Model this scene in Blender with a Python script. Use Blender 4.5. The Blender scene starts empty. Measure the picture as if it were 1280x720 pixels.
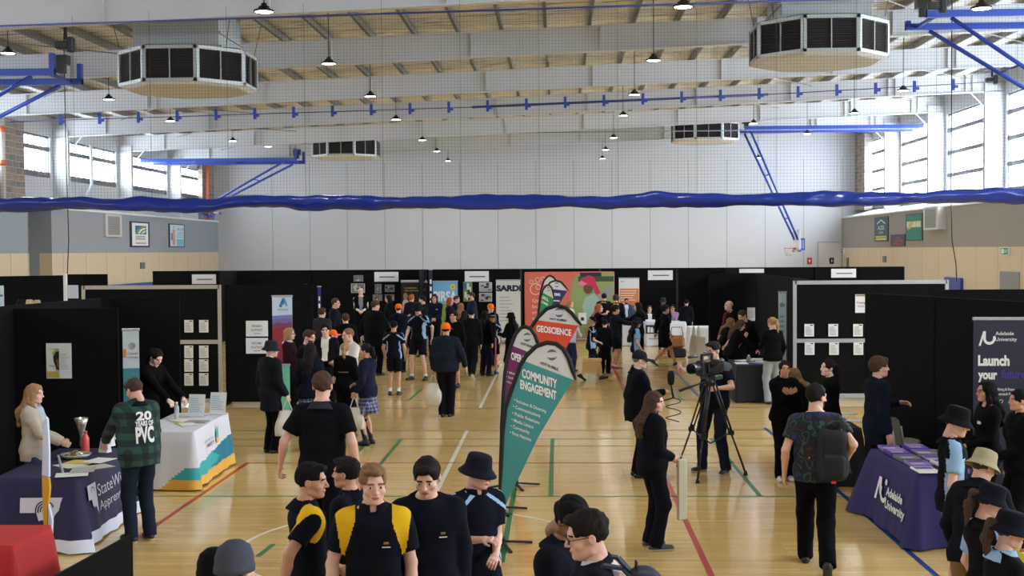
import bpy, math, random
import numpy as np
from mathutils import Vector, Matrix
S = bpy.context.scene
COL = S.collection
R = math.radians
# ------------------------------------------------------------------ camera
CAMP = Vector((0.0, 0.0, 3.05)); FPX = 1550.0
CM = Matrix.Rotation(R(2.14), 3, 'Z') @ Matrix.Rotation(R(90 - 1.75), 3, 'X') @ Matrix.Rotation(R(-0.39), 3, 'Z')
cd = bpy.data.cameras.new('camera'); cd.lens = FPX / 1280 * 36; cd.sensor_width = 36; cd.clip_end = 400; cd.clip_start = .1
cam = bpy.data.objects.new('camera', cd); COL.objects.link(cam)
cam.matrix_world = Matrix.Translation(CAMP) @ CM.to_4x4(); S.camera = cam
# ------------------------------------------------------------------ exposure, sky
S.view_settings.view_transform = 'Standard'; S.view_settings.look = 'None'
S.view_settings.exposure = 1.3; S.view_settings.gamma = 1; S.view_settings.use_curve_mapping = False
SKY_STRENGTH = 10.5
LAMP_POWER = 125
w = bpy.data.worlds.new('sky'); S.world = w; w.use_nodes = True
bg = w.node_tree.nodes['Background']; bg.inputs[0].default_value = (.80, .90, 1, 1); bg.inputs[1].default_value = SKY_STRENGTH
S.cycles.max_bounces = 8; S.cycles.diffuse_bounces = 4; S.cycles.glossy_bounces = 3; S.cycles.transparent_max_bounces = 12
S.cycles.sample_clamp_indirect = 6; S.cycles.use_denoising = True; S.cycles.caustics_reflective = False; S.cycles.caustics_refractive = False
XL, XR, YB, YF = -19.9, 16.35, -6.0, 72.0      # hall sides, back, far wall
XLU, XRU = -20.35, 17.5                        # upper walls with the windows
def roofz(x): return 8.43 + .038 * (x + 1.5)   # underside of the rafters
def portal(name, x, y0, y1, z0, z1, sgn):
    l = bpy.data.lights.new(name, 'AREA'); l.shape = 'RECTANGLE'; l.size = z1 - z0; l.size_y = y1 - y0
    l.cycles.is_portal = True
    o = bpy.data.objects.new(name, l); COL.objects.link(o); o.location = (x, (y0 + y1) / 2, (z0 + z1) / 2)
    o.rotation_euler = (0, R(90 * sgn), 0)
    return o
portal('window_light_portal_left', XLU - .3, YB, YF, 5.8, 8.3, -1)
portal('window_light_portal_right', XRU + .3, YB, YF, 4.9, 9.3, 1)

# ------------------------------------------------------------------ pixel helpers
def ray(px, py): return CM @ Vector(((px - 640) / FPX, (360 - py) / FPX, -1))
def at(px, py, Y):
    d = ray(px, py); return CAMP + d * (Y / d.y)
def atx(px, py, X):
    d = ray(px, py); return CAMP + d * (X / d.x)
def ground(px, py, z=0):
    d = ray(px, py); return CAMP + d * ((z - 3.05) / d.z)

# ------------------------------------------------------------------ materials
MT = {}
def mat(name, col=(.5, .5, .5), rough=.6, metal=0, noise=0, scale=20, bump=0, bscale=60, emit=None, estr=1, alpha=None, spec=.5, stretch=None):
    if name in MT: return MT[name]
    m = bpy.data.materials.new(name); m.use_nodes = True; n = m.node_tree.nodes; l = m.node_tree.links
    b = n['Principled BSDF']; b.inputs['Base Color'].default_value = (*col, 1); b.inputs['Roughness'].default_value = rough
    b.inputs['Metallic'].default_value = metal; b.inputs['Specular IOR Level'].default_value = spec
    m.diffuse_color = (*col, 1)
    if noise or bump:
        tc = n.new('ShaderNodeTexCoord'); mp = n.new('ShaderNodeMapping'); l.new(tc.outputs['Object'], mp.inputs[0])
        if stretch: mp.inputs['Scale'].default_value = stretch
    if noise:
        t = n.new('ShaderNodeTexNoise'); t.inputs['Scale'].default_value = scale; t.inputs['Detail'].default_value = 4
        l.new(mp.outputs[0], t.inputs['Vector'])
        mx = n.new('ShaderNodeMix'); mx.data_type = 'RGBA'
        mx.inputs[6].default_value = (*[c * (1 - noise) for c in col], 1); mx.inputs[7].default_value = (*[min(1, c * (1 + noise)) for c in col], 1)
        l.new(t.outputs['Fac'], mx.inputs[0]); l.new(mx.outputs[2], b.inputs['Base Color'])
    if bump:
        t2 = n.new('ShaderNodeTexNoise'); t2.inputs['Scale'].default_value = bscale; l.new(mp.outputs[0], t2.inputs['Vector'])
        bp = n.new('ShaderNodeBump'); bp.inputs['Strength'].default_value = bump; bp.inputs['Distance'].default_value = .01
        l.new(t2.outputs['Fac'], bp.inputs['Height']); l.new(bp.outputs[0], b.inputs['Normal'])
    if emit: b.inputs['Emission Color'].default_value = (*emit, 1); b.inputs['Emission Strength'].default_value = estr
    if alpha is not None: b.inputs['Alpha'].default_value = alpha
    MT[name] = m; return m
def srgb(r, g, b): return tuple(((c / 255 + .055) / 1.055) ** 2.4 if c > 10 else c / 255 / 12.92 for c in (r, g, b))
def C(name, r, g, b, rough=.6, **k): return mat(name, srgb(r, g, b), rough, **k)

# ------------------------------------------------------------------ mesh builder
class MB:
    def __init__(s): s.v = []; s.f = []; s.mi = []; s.sm = []; s.m = 0; s.smooth = False
    def add(s, vs, fs, m=None, M=None):
        o = len(s.v)
        s.v += [tuple(M @ Vector(v)) for v in vs] if M is not None else [tuple(v) for v in vs]
        for f in fs: s.f.append(tuple(i + o for i in f)); s.mi.append(s.m if m is None else m); s.sm.append(s.smooth)
        return s
    def box(s, a, b, m=None, M=None, bev=0):
        x0, x1 = sorted((a[0], b[0])); y0, y1 = sorted((a[1], b[1])); z0, z1 = sorted((a[2], b[2]))
        if bev:
            e = min(bev, (x1 - x0) / 2.01, (y1 - y0) / 2.01, (z1 - z0) / 2.01)
            vs = []; fs = []
            for k, (z, i) in enumerate(((z0, e), (z0 + e, 0), (z1 - e, 0), (z1, e))):
                X0, X1, Y0, Y1 = x0 + i, x1 - i, y0 + i, y1 - i; c = e
                vs += [(X0 + c, Y0, z), (X1 - c, Y0, z), (X1, Y0 + c, z), (X1, Y1 - c, z), (X1 - c, Y1, z), (X0 + c, Y1, z), (X0, Y1 - c, z), (X0, Y0 + c, z)]
                if k:
                    p = (k - 1) * 8
                    fs += [(p + j, p + (j + 1) % 8, p + 8 + (j + 1) % 8, p + 8 + j) for j in range(8)]
            fs += [tuple(range(7, -1, -1)), tuple(range(24, 32))]
            return s.add(vs, fs, m, M)
        vs = [(x0, y0, z0), (x1, y0, z0), (x1, y1, z0), (x0, y1, z0), (x0, y0, z1), (x1, y0, z1), (x1, y1, z1), (x0, y1, z1)]
        return s.add(vs, [(0, 3, 2, 1), (4, 5, 6, 7), (0, 1, 5, 4), (1, 2, 6, 5), (2, 3, 7, 6), (3, 0, 4, 7)], m, M)
    def bar(s, a, b, w, h=None, m=None, up=(0, 0, 1)):
        a = Vector(a); b = Vector(b); h = h or w; d = (b - a).normalized(); u = Vector(up)
        if abs(d.dot(u)) > .98: u = Vector((0, 1, 0))
        r = d.cross(u).normalized(); u = r.cross(d).normalized()
        vs = []
        for p in (a, b):
            for i, j in ((-1, -1), (1, -1), (1, 1), (-1, 1)): vs.append(p + r * (i * w / 2) + u * (j * h / 2))
        return s.add(vs, [(3, 2, 1, 0), (4, 5, 6, 7), (0, 1, 5, 4), (1, 2, 6, 5), (2, 3, 7, 6), (3, 0, 4, 7)], m)
    def tube(s, pts, r, seg=8, m=None, cap=True):
        pts = [Vector(p) for p in pts]; n = len(pts); rs = r if isinstance(r, (list, tuple)) else [r] * n
        vs = []; fs = []; pu = None
        for i, p in enumerate(pts):
            d = (pts[min(i + 1, n - 1)] - pts[max(i - 1, 0)])
            d = d.normalized() if d.length > 1e-9 else Vector((0, 0, 1))
            u = pu if pu is not None else (Vector((0, 0, 1)) if abs(d.z) < .95 else Vector((0, 1, 0)))
            a = d.cross(u).normalized(); u2 = a.cross(d).normalized(); pu = u2
            for k in range(seg):
                t = 2 * math.pi * k / seg; vs.append(p + a * (math.cos(t) * rs[i]) + u2 * (math.sin(t) * rs[i]))
            if i:
                q = (i - 1) * seg
                fs += [(q + k, q + (k + 1) % seg, q + seg + (k + 1) % seg, q + seg + k) for k in range(seg)]
        if cap: fs += [tuple(range(seg - 1, -1, -1)), tuple((n - 1) * seg + k for k in range(seg))]
        o = s.smooth; s.smooth = True; s.add(vs, fs, m); s.smooth = o
        return s
    def lathe(s, prof, c=(0, 0, 0), seg=20, m=None, M=None, sx=1, sy=1):
        vs = []; fs = []
        for i, (r, z) in enumerate(prof):
            for k in range(seg):
                t = 2 * math.pi * k / seg; vs.append((c[0] + r * math.cos(t) * sx, c[1] + r * math.sin(t) * sy, c[2] + z))
            if i:
                q = (i - 1) * seg
                fs += [(q + k, q + (k + 1) % seg, q + seg + (k + 1) % seg, q + seg + k) for k in range(seg)]
        o = s.smooth; s.smooth = True; s.add(vs, fs, m, M); s.smooth = o
        return s
    def sheet(s, fn, nu, nv, m=None, smooth=True):
        vs = [fn(i / nu, j / nv) for j in range(nv + 1) for i in range(nu + 1)]
        fs = [(j * (nu + 1) + i, j * (nu + 1) + i + 1, (j + 1) * (nu + 1) + i + 1, (j + 1) * (nu + 1) + i) for j in range(nv) for i in range(nu)]
        o = s.smooth; s.smooth = smooth; s.add(vs, fs, m); s.smooth = o; return s
    def build(s, name, mats, parent=None, loc=None, rz=0, **props):
        me = bpy.data.meshes.new(name); me.from_pydata(s.v, [], s.f)
        for m in (mats if isinstance(mats, (list, tuple)) else [mats]): me.materials.append(m)
        me.polygons.foreach_set('material_index', s.mi); me.polygons.foreach_set('use_smooth', s.sm); me.update()
        o = bpy.data.objects.new(name, me); COL.objects.link(o)
        if parent is not None: o.parent = parent
        if loc is not None: o.location = loc
        if rz: o.rotation_euler = (0, 0, rz)
        for k, v in props.items(): o[k] = v
        return o
def empty(name, loc=(0, 0, 0), rz=0, label=None, category=None, group=None, parent=None):
    o = bpy.data.objects.new(name, None); COL.objects.link(o); o.location = loc; o.rotation_euler = (0, 0, rz); o.empty_display_size = .1
    if label: o['label'] = label
    if category: o['category'] = category
    if group: o['group'] = group
    if parent: o.parent = parent
    return o
def tag(o, label, category, group=None):
    o['label'] = label; o['category'] = category
    if group: o['group'] = group
    return o
def struct(name, mb, mats, parent=None, label=None):
    o = mb.build(name, mats, parent)
    if parent is None: o['kind'] = 'structure'
    if label: o['label'] = label
    return o
def copy_tree(o, parent=None):
    c = o.copy(); COL.objects.link(c); c.parent = parent
    for ch in list(o.children): copy_tree(ch, c)
    return c
_tc = {}
def text_mesh(txt, bold=0, extrude=0):
    key = (txt, bold, extrude)
    if key not in _tc:
        cu = bpy.data.curves.new('t', 'FONT'); cu.body = txt; cu.size = 1; cu.align_x = 'LEFT'; cu.offset = bold; cu.extrude = extrude; cu.resolution_u = 3
        o = bpy.data.objects.new('t', cu); COL.objects.link(o)
        me = bpy.data.meshes.new_from_object(o.evaluated_get(bpy.context.evaluated_depsgraph_get()))
        vs = np.array([v.co[:] for v in me.vertices]); fs = [tuple(p.vertices) for p in me.polygons]
        COL.objects.unlink(o); bpy.data.objects.remove(o); bpy.data.curves.remove(cu); bpy.data.meshes.remove(me)
        if len(vs): vs[:, 0] -= vs[:, 0].min()
        _tc[key] = (vs, fs)
    return _tc[key]
class Sheet:
    """prints on a flat face: o = lower left corner, u = unit right, v = unit up; sizes in metres"""
    def __init__(s, o, u, v, W, H):
        s.o = Vector(o); s.u = Vector(u).normalized(); s.v = Vector(v).normalized(); s.n = s.u.cross(s.v).normalized(); s.W = W; s.H = H
    def p(s, x, y, l=0): return s.o + s.u * (x * s.W) + s.v * (y * s.H) + s.n * l
    def rect(s, mb, x0, y0, x1, y1, m, l=.004):
        mb.add([s.p(x0, y0, l), s.p(x1, y0, l), s.p(x1, y1, l), s.p(x0, y1, l)], [(0, 1, 2, 3)], m); return s
    def poly(s, mb, pts, m, l=.004):
        mb.add([s.p(x, y, l) for x, y in pts], [tuple(range(len(pts)))], m); return s
    def disc(s, mb, x, y, r, m, l=.004, k=16, sx=1, sy=1, a0=0, a1=360):
        a = [R(a0 + (a1 - a0) * i / k) for i in range(k + (a1 - a0 != 360))]
        mb.add([s.o + s.u * (x * s.W + r * sx * math.cos(t)) + s.v * (y * s.H + r * sy * math.sin(t)) + s.n * l for t in a], [tuple(range(len(a)))], m); return s
    def ring(s, mb, x, y, r, wd, m, l=.005, k=16, a0=0, a1=360, sx=1, sy=1):
        vs = []
        for i in range(k + 1):
            t = R(a0 + (a1 - a0) * i / k)
            for rr in (r, r - wd): vs.append(s.o + s.u * (x * s.W + rr * sx * math.cos(t)) + s.v * (y * s.H + rr * sy * math.sin(t)) + s.n * l)
        mb.add(vs, [(2 * i, 2 * i + 2, 2 * i + 3, 2 * i + 1) for i in range(k)], m); return s
    def lines(s, mb, x0, y0, x1, y1, n, m, l=.004, fill=.45, rnd=0):
        rn = random.Random(int(x0 * 97 + y0 * 31 + n))
        for i in range(n):
            h = (y1 - y0) / n; y = y1 - h * (i + 1)
            s.rect(mb, x0, y + h * (1 - fill) / 2, x1 - (x1 - x0) * rn.random() * rnd, y + h * (1 + fill) / 2, m, l)
        return s
    def text(s, mb, txt, x, y, h, m, w=None, l=.006, bold=.01, shear=0, rot=0):
        """h = cap height as a part of H, w = width as a part of W (None: natural)"""
        vs, fs = text_mesh(txt, bold)
        if not len(vs): return s
        k = h * s.H / .7; kx = k if w is None else w * s.W / vs[:, 0].max()
        cr, sr = math.cos(R(rot)), math.sin(R(rot)); out = []
        for vx, vy, _ in vs:
            a = vx * kx + shear * vy * k; b = vy * k
            out.append(s.o + s.u * (x * s.W + a * cr - b * sr) + s.v * (y * s.H + a * sr + b * cr) + s.n * l)
        mb.add(out, fs, m); return s
# ================================================================== the hall
# ---- floor: glossy timber boards running along the hall
def floor_mat():
    m = bpy.data.materials.new('gym_timber'); m.use_nodes = True; n = m.node_tree.nodes; l = m.node_tree.links; b = n['Principled BSDF']
    tc = n.new('ShaderNodeTexCoord'); mp = n.new('ShaderNodeMapping'); l.new(tc.outputs['Object'], mp.inputs[0])
    br = n.new('ShaderNodeTexBrick'); br.inputs['Scale'].default_value = 1; br.inputs['Brick Width'].default_value = 1.4; br.inputs['Row Height'].default_value = .085
    br.inputs['Mortar Size'].default_value = .0012; br.offset_frequency = 2; br.offset = .37
    br.inputs['Color1'].default_value = (*srgb(228, 196, 132), 1); br.inputs['Color2'].default_value = (*srgb(214, 178, 112), 1); br.inputs['Mortar'].default_value = (*srgb(150, 115, 75), 1)
    l.new(mp.outputs[0], br.inputs[0])
    mp2 = n.new('ShaderNodeMapping'); mp2.inputs['Scale'].default_value = (1.2, 22, 1); l.new(tc.outputs['Object'], mp2.inputs[0])
    t = n.new('ShaderNodeTexNoise'); t.inputs['Scale'].default_value = 1.6; t.inputs['Detail'].default_value = 6; l.new(mp2.outputs[0], t.inputs[0])
    mx = n.new('ShaderNodeMix'); mx.data_type = 'RGBA'; mx.blend_type = 'MULTIPLY'; mx.inputs[0].default_value = .5
    cr = n.new('ShaderNodeValToRGB'); cr.color_ramp.elements[0].color = (.74, .71, .66, 1); cr.color_ramp.elements[1].color = (1.15, 1.12, 1.08, 1); cr.color_ramp.elements[0].position = .3; cr.color_ramp.elements[1].position = .7
    l.new(t.outputs['Fac'], cr.inputs[0]); l.new(br.outputs['Color'], mx.inputs[6]); l.new(cr.outputs[0], mx.inputs[7]); l.new(mx.outputs[2], b.inputs['Base Color'])
    b.inputs['Roughness'].default_value = .11; b.inputs['Coat Weight'].default_value = .0; b.inputs['Coat Roughness'].default_value = .06; b.inputs['IOR'].default_value = 1.42
    mp3 = n.new('ShaderNodeMapping'); mp3.inputs['Scale'].default_value = (.5, 6, 1); l.new(tc.outputs['Object'], mp3.inputs[0])
    t3 = n.new('ShaderNodeTexNoise'); t3.inputs['Scale'].default_value = 1.5; t3.inputs['Detail'].default_value = 2; l.new(mp3.outputs[0], t3.inputs[0])
    bp = n.new('ShaderNodeBump'); bp.inputs['Strength'].default_value = .12; bp.inputs['Distance'].default_value = .02
    l.new(t3.outputs['Fac'], bp.inputs['Height']); l.new(bp.outputs[0], b.inputs['Normal']); l.new(bp.outputs[0], b.inputs['Coat Normal'])
    return m
fl = MB().box((XLU - 1.2, YB - .3, -.2), (XRU + .6, YF + .3, 0)); floor = struct('floor', fl, floor_mat())
LRED = C('line_red', 176, 40, 34, .3); LGRN = C('line_green', 35, 120, 62, .3); LBLU = C('line_blue', 28, 66, 132, .3); LNVY = C('line_navy', 70, 78, 96, .3); LWHT = C('line_white', 226, 220, 200, .3)
def gline(pts, wd, m, name='court_line'):
    mb = MB(); P = [Vector((p[0], p[1], .0)) for p in pts]; n = len(P); vs = []
    for i, p in enumerate(P):
        d = (P[min(i + 1, n - 1)] - P[max(i - 1, 0)]).normalized(); q = Vector((-d.y, d.x, 0)) * (wd / 2)
        vs += [p + q + Vector((0, 0, .0015)), p - q + Vector((0, 0, .0015))]
    mb.add(vs, [(2 * i + 1, 2 * i + 3, 2 * i + 2, 2 * i) for i in range(n - 1)])
    return mb.build(name, m, floor)
def yg(py): return ground(698, py).y
def along(px, py, y0, y1, m, wd=.05):
    x = ground(px, py).x; gline([(x, y0), (x, y1)], wd, m)
def across(py, m, x0=-17.5, x1=14.5, wd=.05, at_x=690):
    y = ground(at_x, py).y; gline([(x0, y), (x1, y)], wd, m)
xr = ground(278, 600).x; y_red = yg(578.5); y_g1 = yg(620)
gline([(xr, 4), (xr, y_red)], .06, LRED)
across(578.5, LRED, xr - .03, 9.5, .045, 698)
across(620.5, LGRN, -8, 9.5, .045, 698); across(557.5, LGRN, -8, 9.5, .04, 698); across(548.5, LGRN, -8, 9.5, .04, 698)
across(538, LNVY, -12, 12, .05, 698); across(510, LNVY, -12, 12, .05, 698); across(500, LGRN, -12, 12, .05, 698); across(486, LNVY, -12, 12, .06, 698)
x = ground(833, 600).x; gline([(x, 5), (x, 40)], .06, LRED)
x = ground(1055, 620).x; gline([(x, 4), (x, yg(535))], .06, LBLU); gline([(x - .6, yg(519)), (x - .6, 31)], .06, LBLU)
x = ground(689, 600).x; gline([(x, yg(548.5)), (x, yg(620.5))], .06, LGRN); gline([ground(627, 703).xy, ground(643.5, 610).xy], .06, LGRN)
x = ground(478, 577).x; gline([(x, yg(548.5)), (x, y_g1)], .06, LGRN); x = ground(450, 562).x; gline([(x, yg(548.5)), (x, y_g1)], .06, LGRN)
gline([(ground(893, 553).x, yg(548.5)), (ground(950, 620).x, y_g1)], .06, LGRN); gline([ground(838, 487).xy, ground(853, 500).xy], .06, LGRN)
gline([ground(512, 500).xy, ground(527, 486).xy], .06, LGRN); gline([ground(541, 500).xy, ground(552, 488).xy], .06, LGRN); gline([ground(322, 696).xy, ground(342, 680).xy], .06, LGRN)
x = ground(558, 590).x; gline([(x, yg(680)), (x, yg(538))], .06, LWHT); x = ground(600, 510).x; gline([(x, yg(510)), (x, 33)], .06, LWHT)
cc = ground(303, 682); gline([(cc.x + 1.8 - 1.8 * math.cos(t * math.pi / 24), cc.y + 1.8 * math.sin(t * math.pi / 24)) for t in range(49)], .05, LWHT)

# ---- far wall with panel joints and a door
WALLW = mat('far_wall_paint', srgb(196, 198, 202), .85, noise=.03, scale=.6); JOINT = C('panel_joint', 168, 166, 166, .9)
GREYP = C('grey_wall_paint', 146, 154, 162, .8); BRICKM = None
def brick_mat():
    m = bpy.data.materials.new('block_brick'); m.use_nodes = True; n = m.node_tree.nodes; l = m.node_tree.links
    tc = n.new('ShaderNodeTexCoord'); mp = n.new('ShaderNodeMapping'); mp.inputs['Rotation'].default_value = (R(90), 0, 0); l.new(tc.outputs['Object'], mp.inputs[0])
    br = n.new('ShaderNodeTexBrick'); br.inputs['Scale'].default_value = 1; br.inputs['Brick Width'].default_value = .55; br.inputs['Row Height'].default_value = .24; br.inputs['Mortar Size'].default_value = .012
    br.inputs['Color1'].default_value = (*srgb(158, 138, 122), 1); br.inputs['Color2'].default_value = (*srgb(120, 118, 120), 1); br.inputs['Mortar'].default_value = (*srgb(176, 170, 164), 1)
    ad = n.new('ShaderNodeVectorMath'); ad.operation = 'ADD'
    sx = n.new('ShaderNodeSeparateXYZ'); cx = n.new('ShaderNodeCombineXYZ'); l.new(tc.outputs['Object'], sx.inputs[0])
    a = n.new('ShaderNodeMath'); l.new(sx.outputs[0], a.inputs[0]); l.new(sx.outputs[1], a.inputs[1]); l.new(a.outputs[0], cx.inputs[0]); l.new(sx.outputs[2], cx.inputs[1])
    l.new(cx.outputs[0], br.inputs[0]); l.new(br.outputs['Color'], n['Principled BSDF'].inputs['Base Color']); n['Principled BSDF'].inputs['Roughness'].default_value = .9
    return m
BRICKM = brick_mat()
fw = MB().box((XLU - .6, YF, -.1), (XRU + .6, YF + .3, 11)); wall_far = struct('wall_far', fw, [WALLW, JOINT])
jm = MB()
for k in range(-8, 8):
    x = .9 + k * 2.2
    if XL < x < XR: jm.box((x, YF - .006, .0), (x + .05, YF + .0, 8.2))
jm.build('panel_joint', JOINT, wall_far)
def wd_panel_mat():
    return mat('plywood_lining', srgb(208, 190, 160), .5, noise=.06, scale=1.5, stretch=(1, 1, .15))
PLY = wd_panel_mat(); PLYJ = C('plywood_joint', 186, 152, 108, .7)
TRIMW = C('white_trim', 226, 226, 226, .5); STEELW = C('painted_steel', 206, 207, 209, .55, noise=.03, scale=2); UPW = C('upper_wall_white', 192, 196, 202, .75)
# left wall: lower lining, recess near the exit
R0, R1 = 45.9, 48.1
lw = MB()
for y0, y1 in ((YB, R0), (R1, YF)):
    lw.box((XL - .5, y0, -.1), (XL, y1, 3.05), 0); lw.box((XL - .5, y0, 3.05), (XL, y1, 4.8), 1)
lw.box((XL - 1.1, R0, -.1), (XL - .9, R1, 3.05), 0); lw.box((XL - 1.1, R0, 3.05), (XL - .9, R1, 4.8), 3)
lw.box((XL - .9, R1, -.1), (XL - .5, R1 + .15, 4.8), 1); lw.box((XL - .9, R0 - .15, -.1), (XL - .5, R0, 4.8), 1)
lw.box((XL - 1.1, R0 - .15, 4.8), (XL - .4, R1 + .15, 4.9), 2)
wall_left = struct('wall_left', lw, [PLY, GREYP, TRIMW, BRICKM])
j = MB()
for k in range(32):
    y = YB + k * 2.4
    if not R0 < y < R1: j.box((XL, y, 0), (XL + .004, y + .02, 3.05))
j.build('lining_joint', PLYJ, wall_left)
rw = MB().box((XR, YB, -.1), (XR + .5, YF, 3.05), 0).box((XR, YB, 3.05), (XR + .5, YF, 4.8), 1)
GREYR = C('warm_grey_wall_paint', 150, 145, 136, .8)
wall_right = struct('wall_right', rw, [PLY, GREYR])
j = MB()
for k in range(32): j.box((XR - .004, YB + k * 2.4, 0), (XR, YB + k * 2.4 + .02, 3.05))
j.build('lining_joint', PLYJ, wall_right)
# ledges
struct('trim_left_ledge', MB().box((XLU - .2, YB, 4.8), (XL + .06, YF, 4.88)), TRIMW)
t = MB(); t.add([(XR - .05, YB, 4.8), (XR - .05, YF, 4.8), (XRU, YF, 5.15), (XRU, YB, 5.15), (XR - .05, YB, 4.74), (XR - .05, YF, 4.74), (XRU, YF, 4.74), (XRU, YB, 4.74)], [(0, 1, 2, 3), (4, 5, 1, 0), (7, 6, 5, 4), (3, 2, 6, 7)])
struct('trim_right_ledge', t, TRIMW)
# back wall behind the camera
struct('wall_back', MB().box((XLU - .6, YB - .3, -.1), (XRU + .6, YB, 11)), WALLW)
# upper side walls with window openings between the frames
FY = [4.9 + 7.45 * k for k in range(9)]     # frame lines 4.9 ... 64.5
FY = [64.45 - 7.45 * k for k in range(9)][::-1]
ZWL, ZWR = (6.05, 7.72), (5.15, 9.02)
def upper(name, x0, x1, z0, z1, ztop, zb, mt):
    mb = MB().box((x0, YB, zb), (x1, YF, z0)).box((x0, YB, z1), (x1, YF, ztop))
    for y in FY + [YF - .2, YB + .2]: mb.box((x0, y - .38, z0), (x1, y + .38, z1))
    return struct(name, mb, mt)
upper('wall_left_upper', XLU - .25, XLU, *ZWL, 9.2, 4.8, UPW); upper('wall_right_upper', XRU, XRU + .25, *ZWR, 10.8, 4.74, UPW)
# brick piers beside the windows
struct('wall_left_brick', MB().box((XLU, 44.6, 4.88), (XLU + .25, 46.2, 8.0)).box((XLU, 69.6, 4.88), (XLU + .25, 72, 8.0)), BRICKM)
struct('wall_right_brick', MB().box((XRU - .45, 40.6, 5.15), (XRU, 44.6, 9.3)).box((XRU - .45, 69.8, 5.15), (XRU, 72, 9.4)), BRICKM)
# windows: frame, transoms, ribs and a pane
WFR = C('window_frame_grey', 104, 106, 112, .4, metal=.3)
def glass():
    m = bpy.data.materials.new('hazy_glass'); m.use_nodes = True; n = m.node_tree.nodes; l = m.node_tree.links
    n.remove(n['Principled BSDF']); out = n['Material Output']
    a = n.new('ShaderNodeBsdfTransparent'); a.inputs[0].default_value = (.95, .96, .97, 1); g = n.new('ShaderNodeBsdfGlossy'); g.inputs['Roughness'].default_value = .05
    mx = n.new('ShaderNodeMixShader'); mx.inputs[0].default_value = .05; l.new(a.outputs[0], mx.inputs[1]); l.new(g.outputs[0], mx.inputs[2]); l.new(mx.outputs[0], out.inputs[0]); return m
GLS = glass()
wn = 0
edges = [YB + .2] + FY + [YF - .2]
for side, x, (z0, z1), zs, rib in (('l', XLU - .12, ZWL, (6.2, 7.2), .62), ('r', XRU + .12, ZWR, (5.28, 6.27, 7.27, 8.28), 2.3)):
    for a, b in zip(edges[:-1], edges[1:]):
        y0, y1 = a + .38, b - .38; wn += 1
        if y1 - y0 < .5: continue
        pn = MB().box((x - .01, y0, z0), (x + .01, y1, z1)); win = pn.build('window_%d' % wn, GLS); win['kind'] = 'structure'
        fr = MB()
        for z in (z0 + .03, z1 - .03): fr.box((x - .05, y0, z - .05), (x + .05, y1, z + .05))
        for y in (y0, y1): fr.box((x - .05, y - .03, z0), (x + .05, y + .03, z1))
        fr.build('window_frame', WFR, win)
        tr = MB()
        for z in zs: tr.box((x - .08, y0, z - .085), (x + .08, y1, z + .085))
        tr.build('transom', WFR, win)
        rb = MB(); k = int((y1 - y0) / rib)
        for i in range(1, k + 1):
            y = y0 + (y1 - y0) * i / (k + 1); rb.box((x - .02, y - .03, z0), (x + .02, y + .03, z1))
        if k: rb.build('glazing_bar', WFR, win)
# structural frames: column each side and a rafter across
def i_section(mb, a, b, dep, fw_, tf=.03, tw=.03):
    a = Vector(a); b = Vector(b); d = b - a
    for z0, z1, w_ in ((0, tf, fw_), (tf, dep - tf, tw), (dep - tf, dep, fw_)):
        vs = []
        for p in (a, b):
            for y, z in ((-w_ / 2, z0), (w_ / 2, z0), (w_ / 2, z1), (-w_ / 2, z1)): vs.append((p.x, p.y + y, p.z + z))
        mb.add(vs, [(0, 1, 2, 3), (7, 6, 5, 4), (0, 4, 5, 1), (1, 5, 6, 2), (2, 6, 7, 3), (3, 7, 4, 0)])
DEP = .72
for y in FY:
    mb = MB(); a = (XLU, y, roofz(XLU)); b = (XRU, y, roofz(XRU)); i_section(mb, a, b, DEP, .24)
    for x in (-18.2, -14, -10, -6.3, -2.4, 1.2, 5.5, 9.2, 13, 16):
        for dx in ((0, .28) if x in (-14, 13, 16) else (0,)): mb.box((x + dx, y - .11, roofz(x)), (x + dx + .02, y + .11, roofz(x) + DEP))
    # knee pieces
    for sx, x0 in ((1, XLU + .75), (-1, XRU - .85)): mb.bar((x0, y - .1, roofz(x0) - .02 - .5), (x0 + sx * .5, y - .1, roofz(x0 + sx * .5) + .02), .06, .05)
    struct('rafter', mb, STEELW)
    mb = MB()
    for x0, x1, zt, zb in ((XLU, XLU + .62, roofz(XLU) + .3, 3.2), (XRU - .75, XRU, roofz(XRU) + .3, 4.9)):
        mb.box((x0, y - .12, zb if x0 > 0 else 4.88), (x1, y - .09, zt)); mb.box((x0, y + .09, zb if x0 > 0 else 4.88), (x1, y + .12, zt)); mb.box((x0 + .02, y - .1, zb if x0 > 0 else 4.88), (x1 - .0, y + .1, zt))
    struct('column', mb, STEELW)
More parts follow.
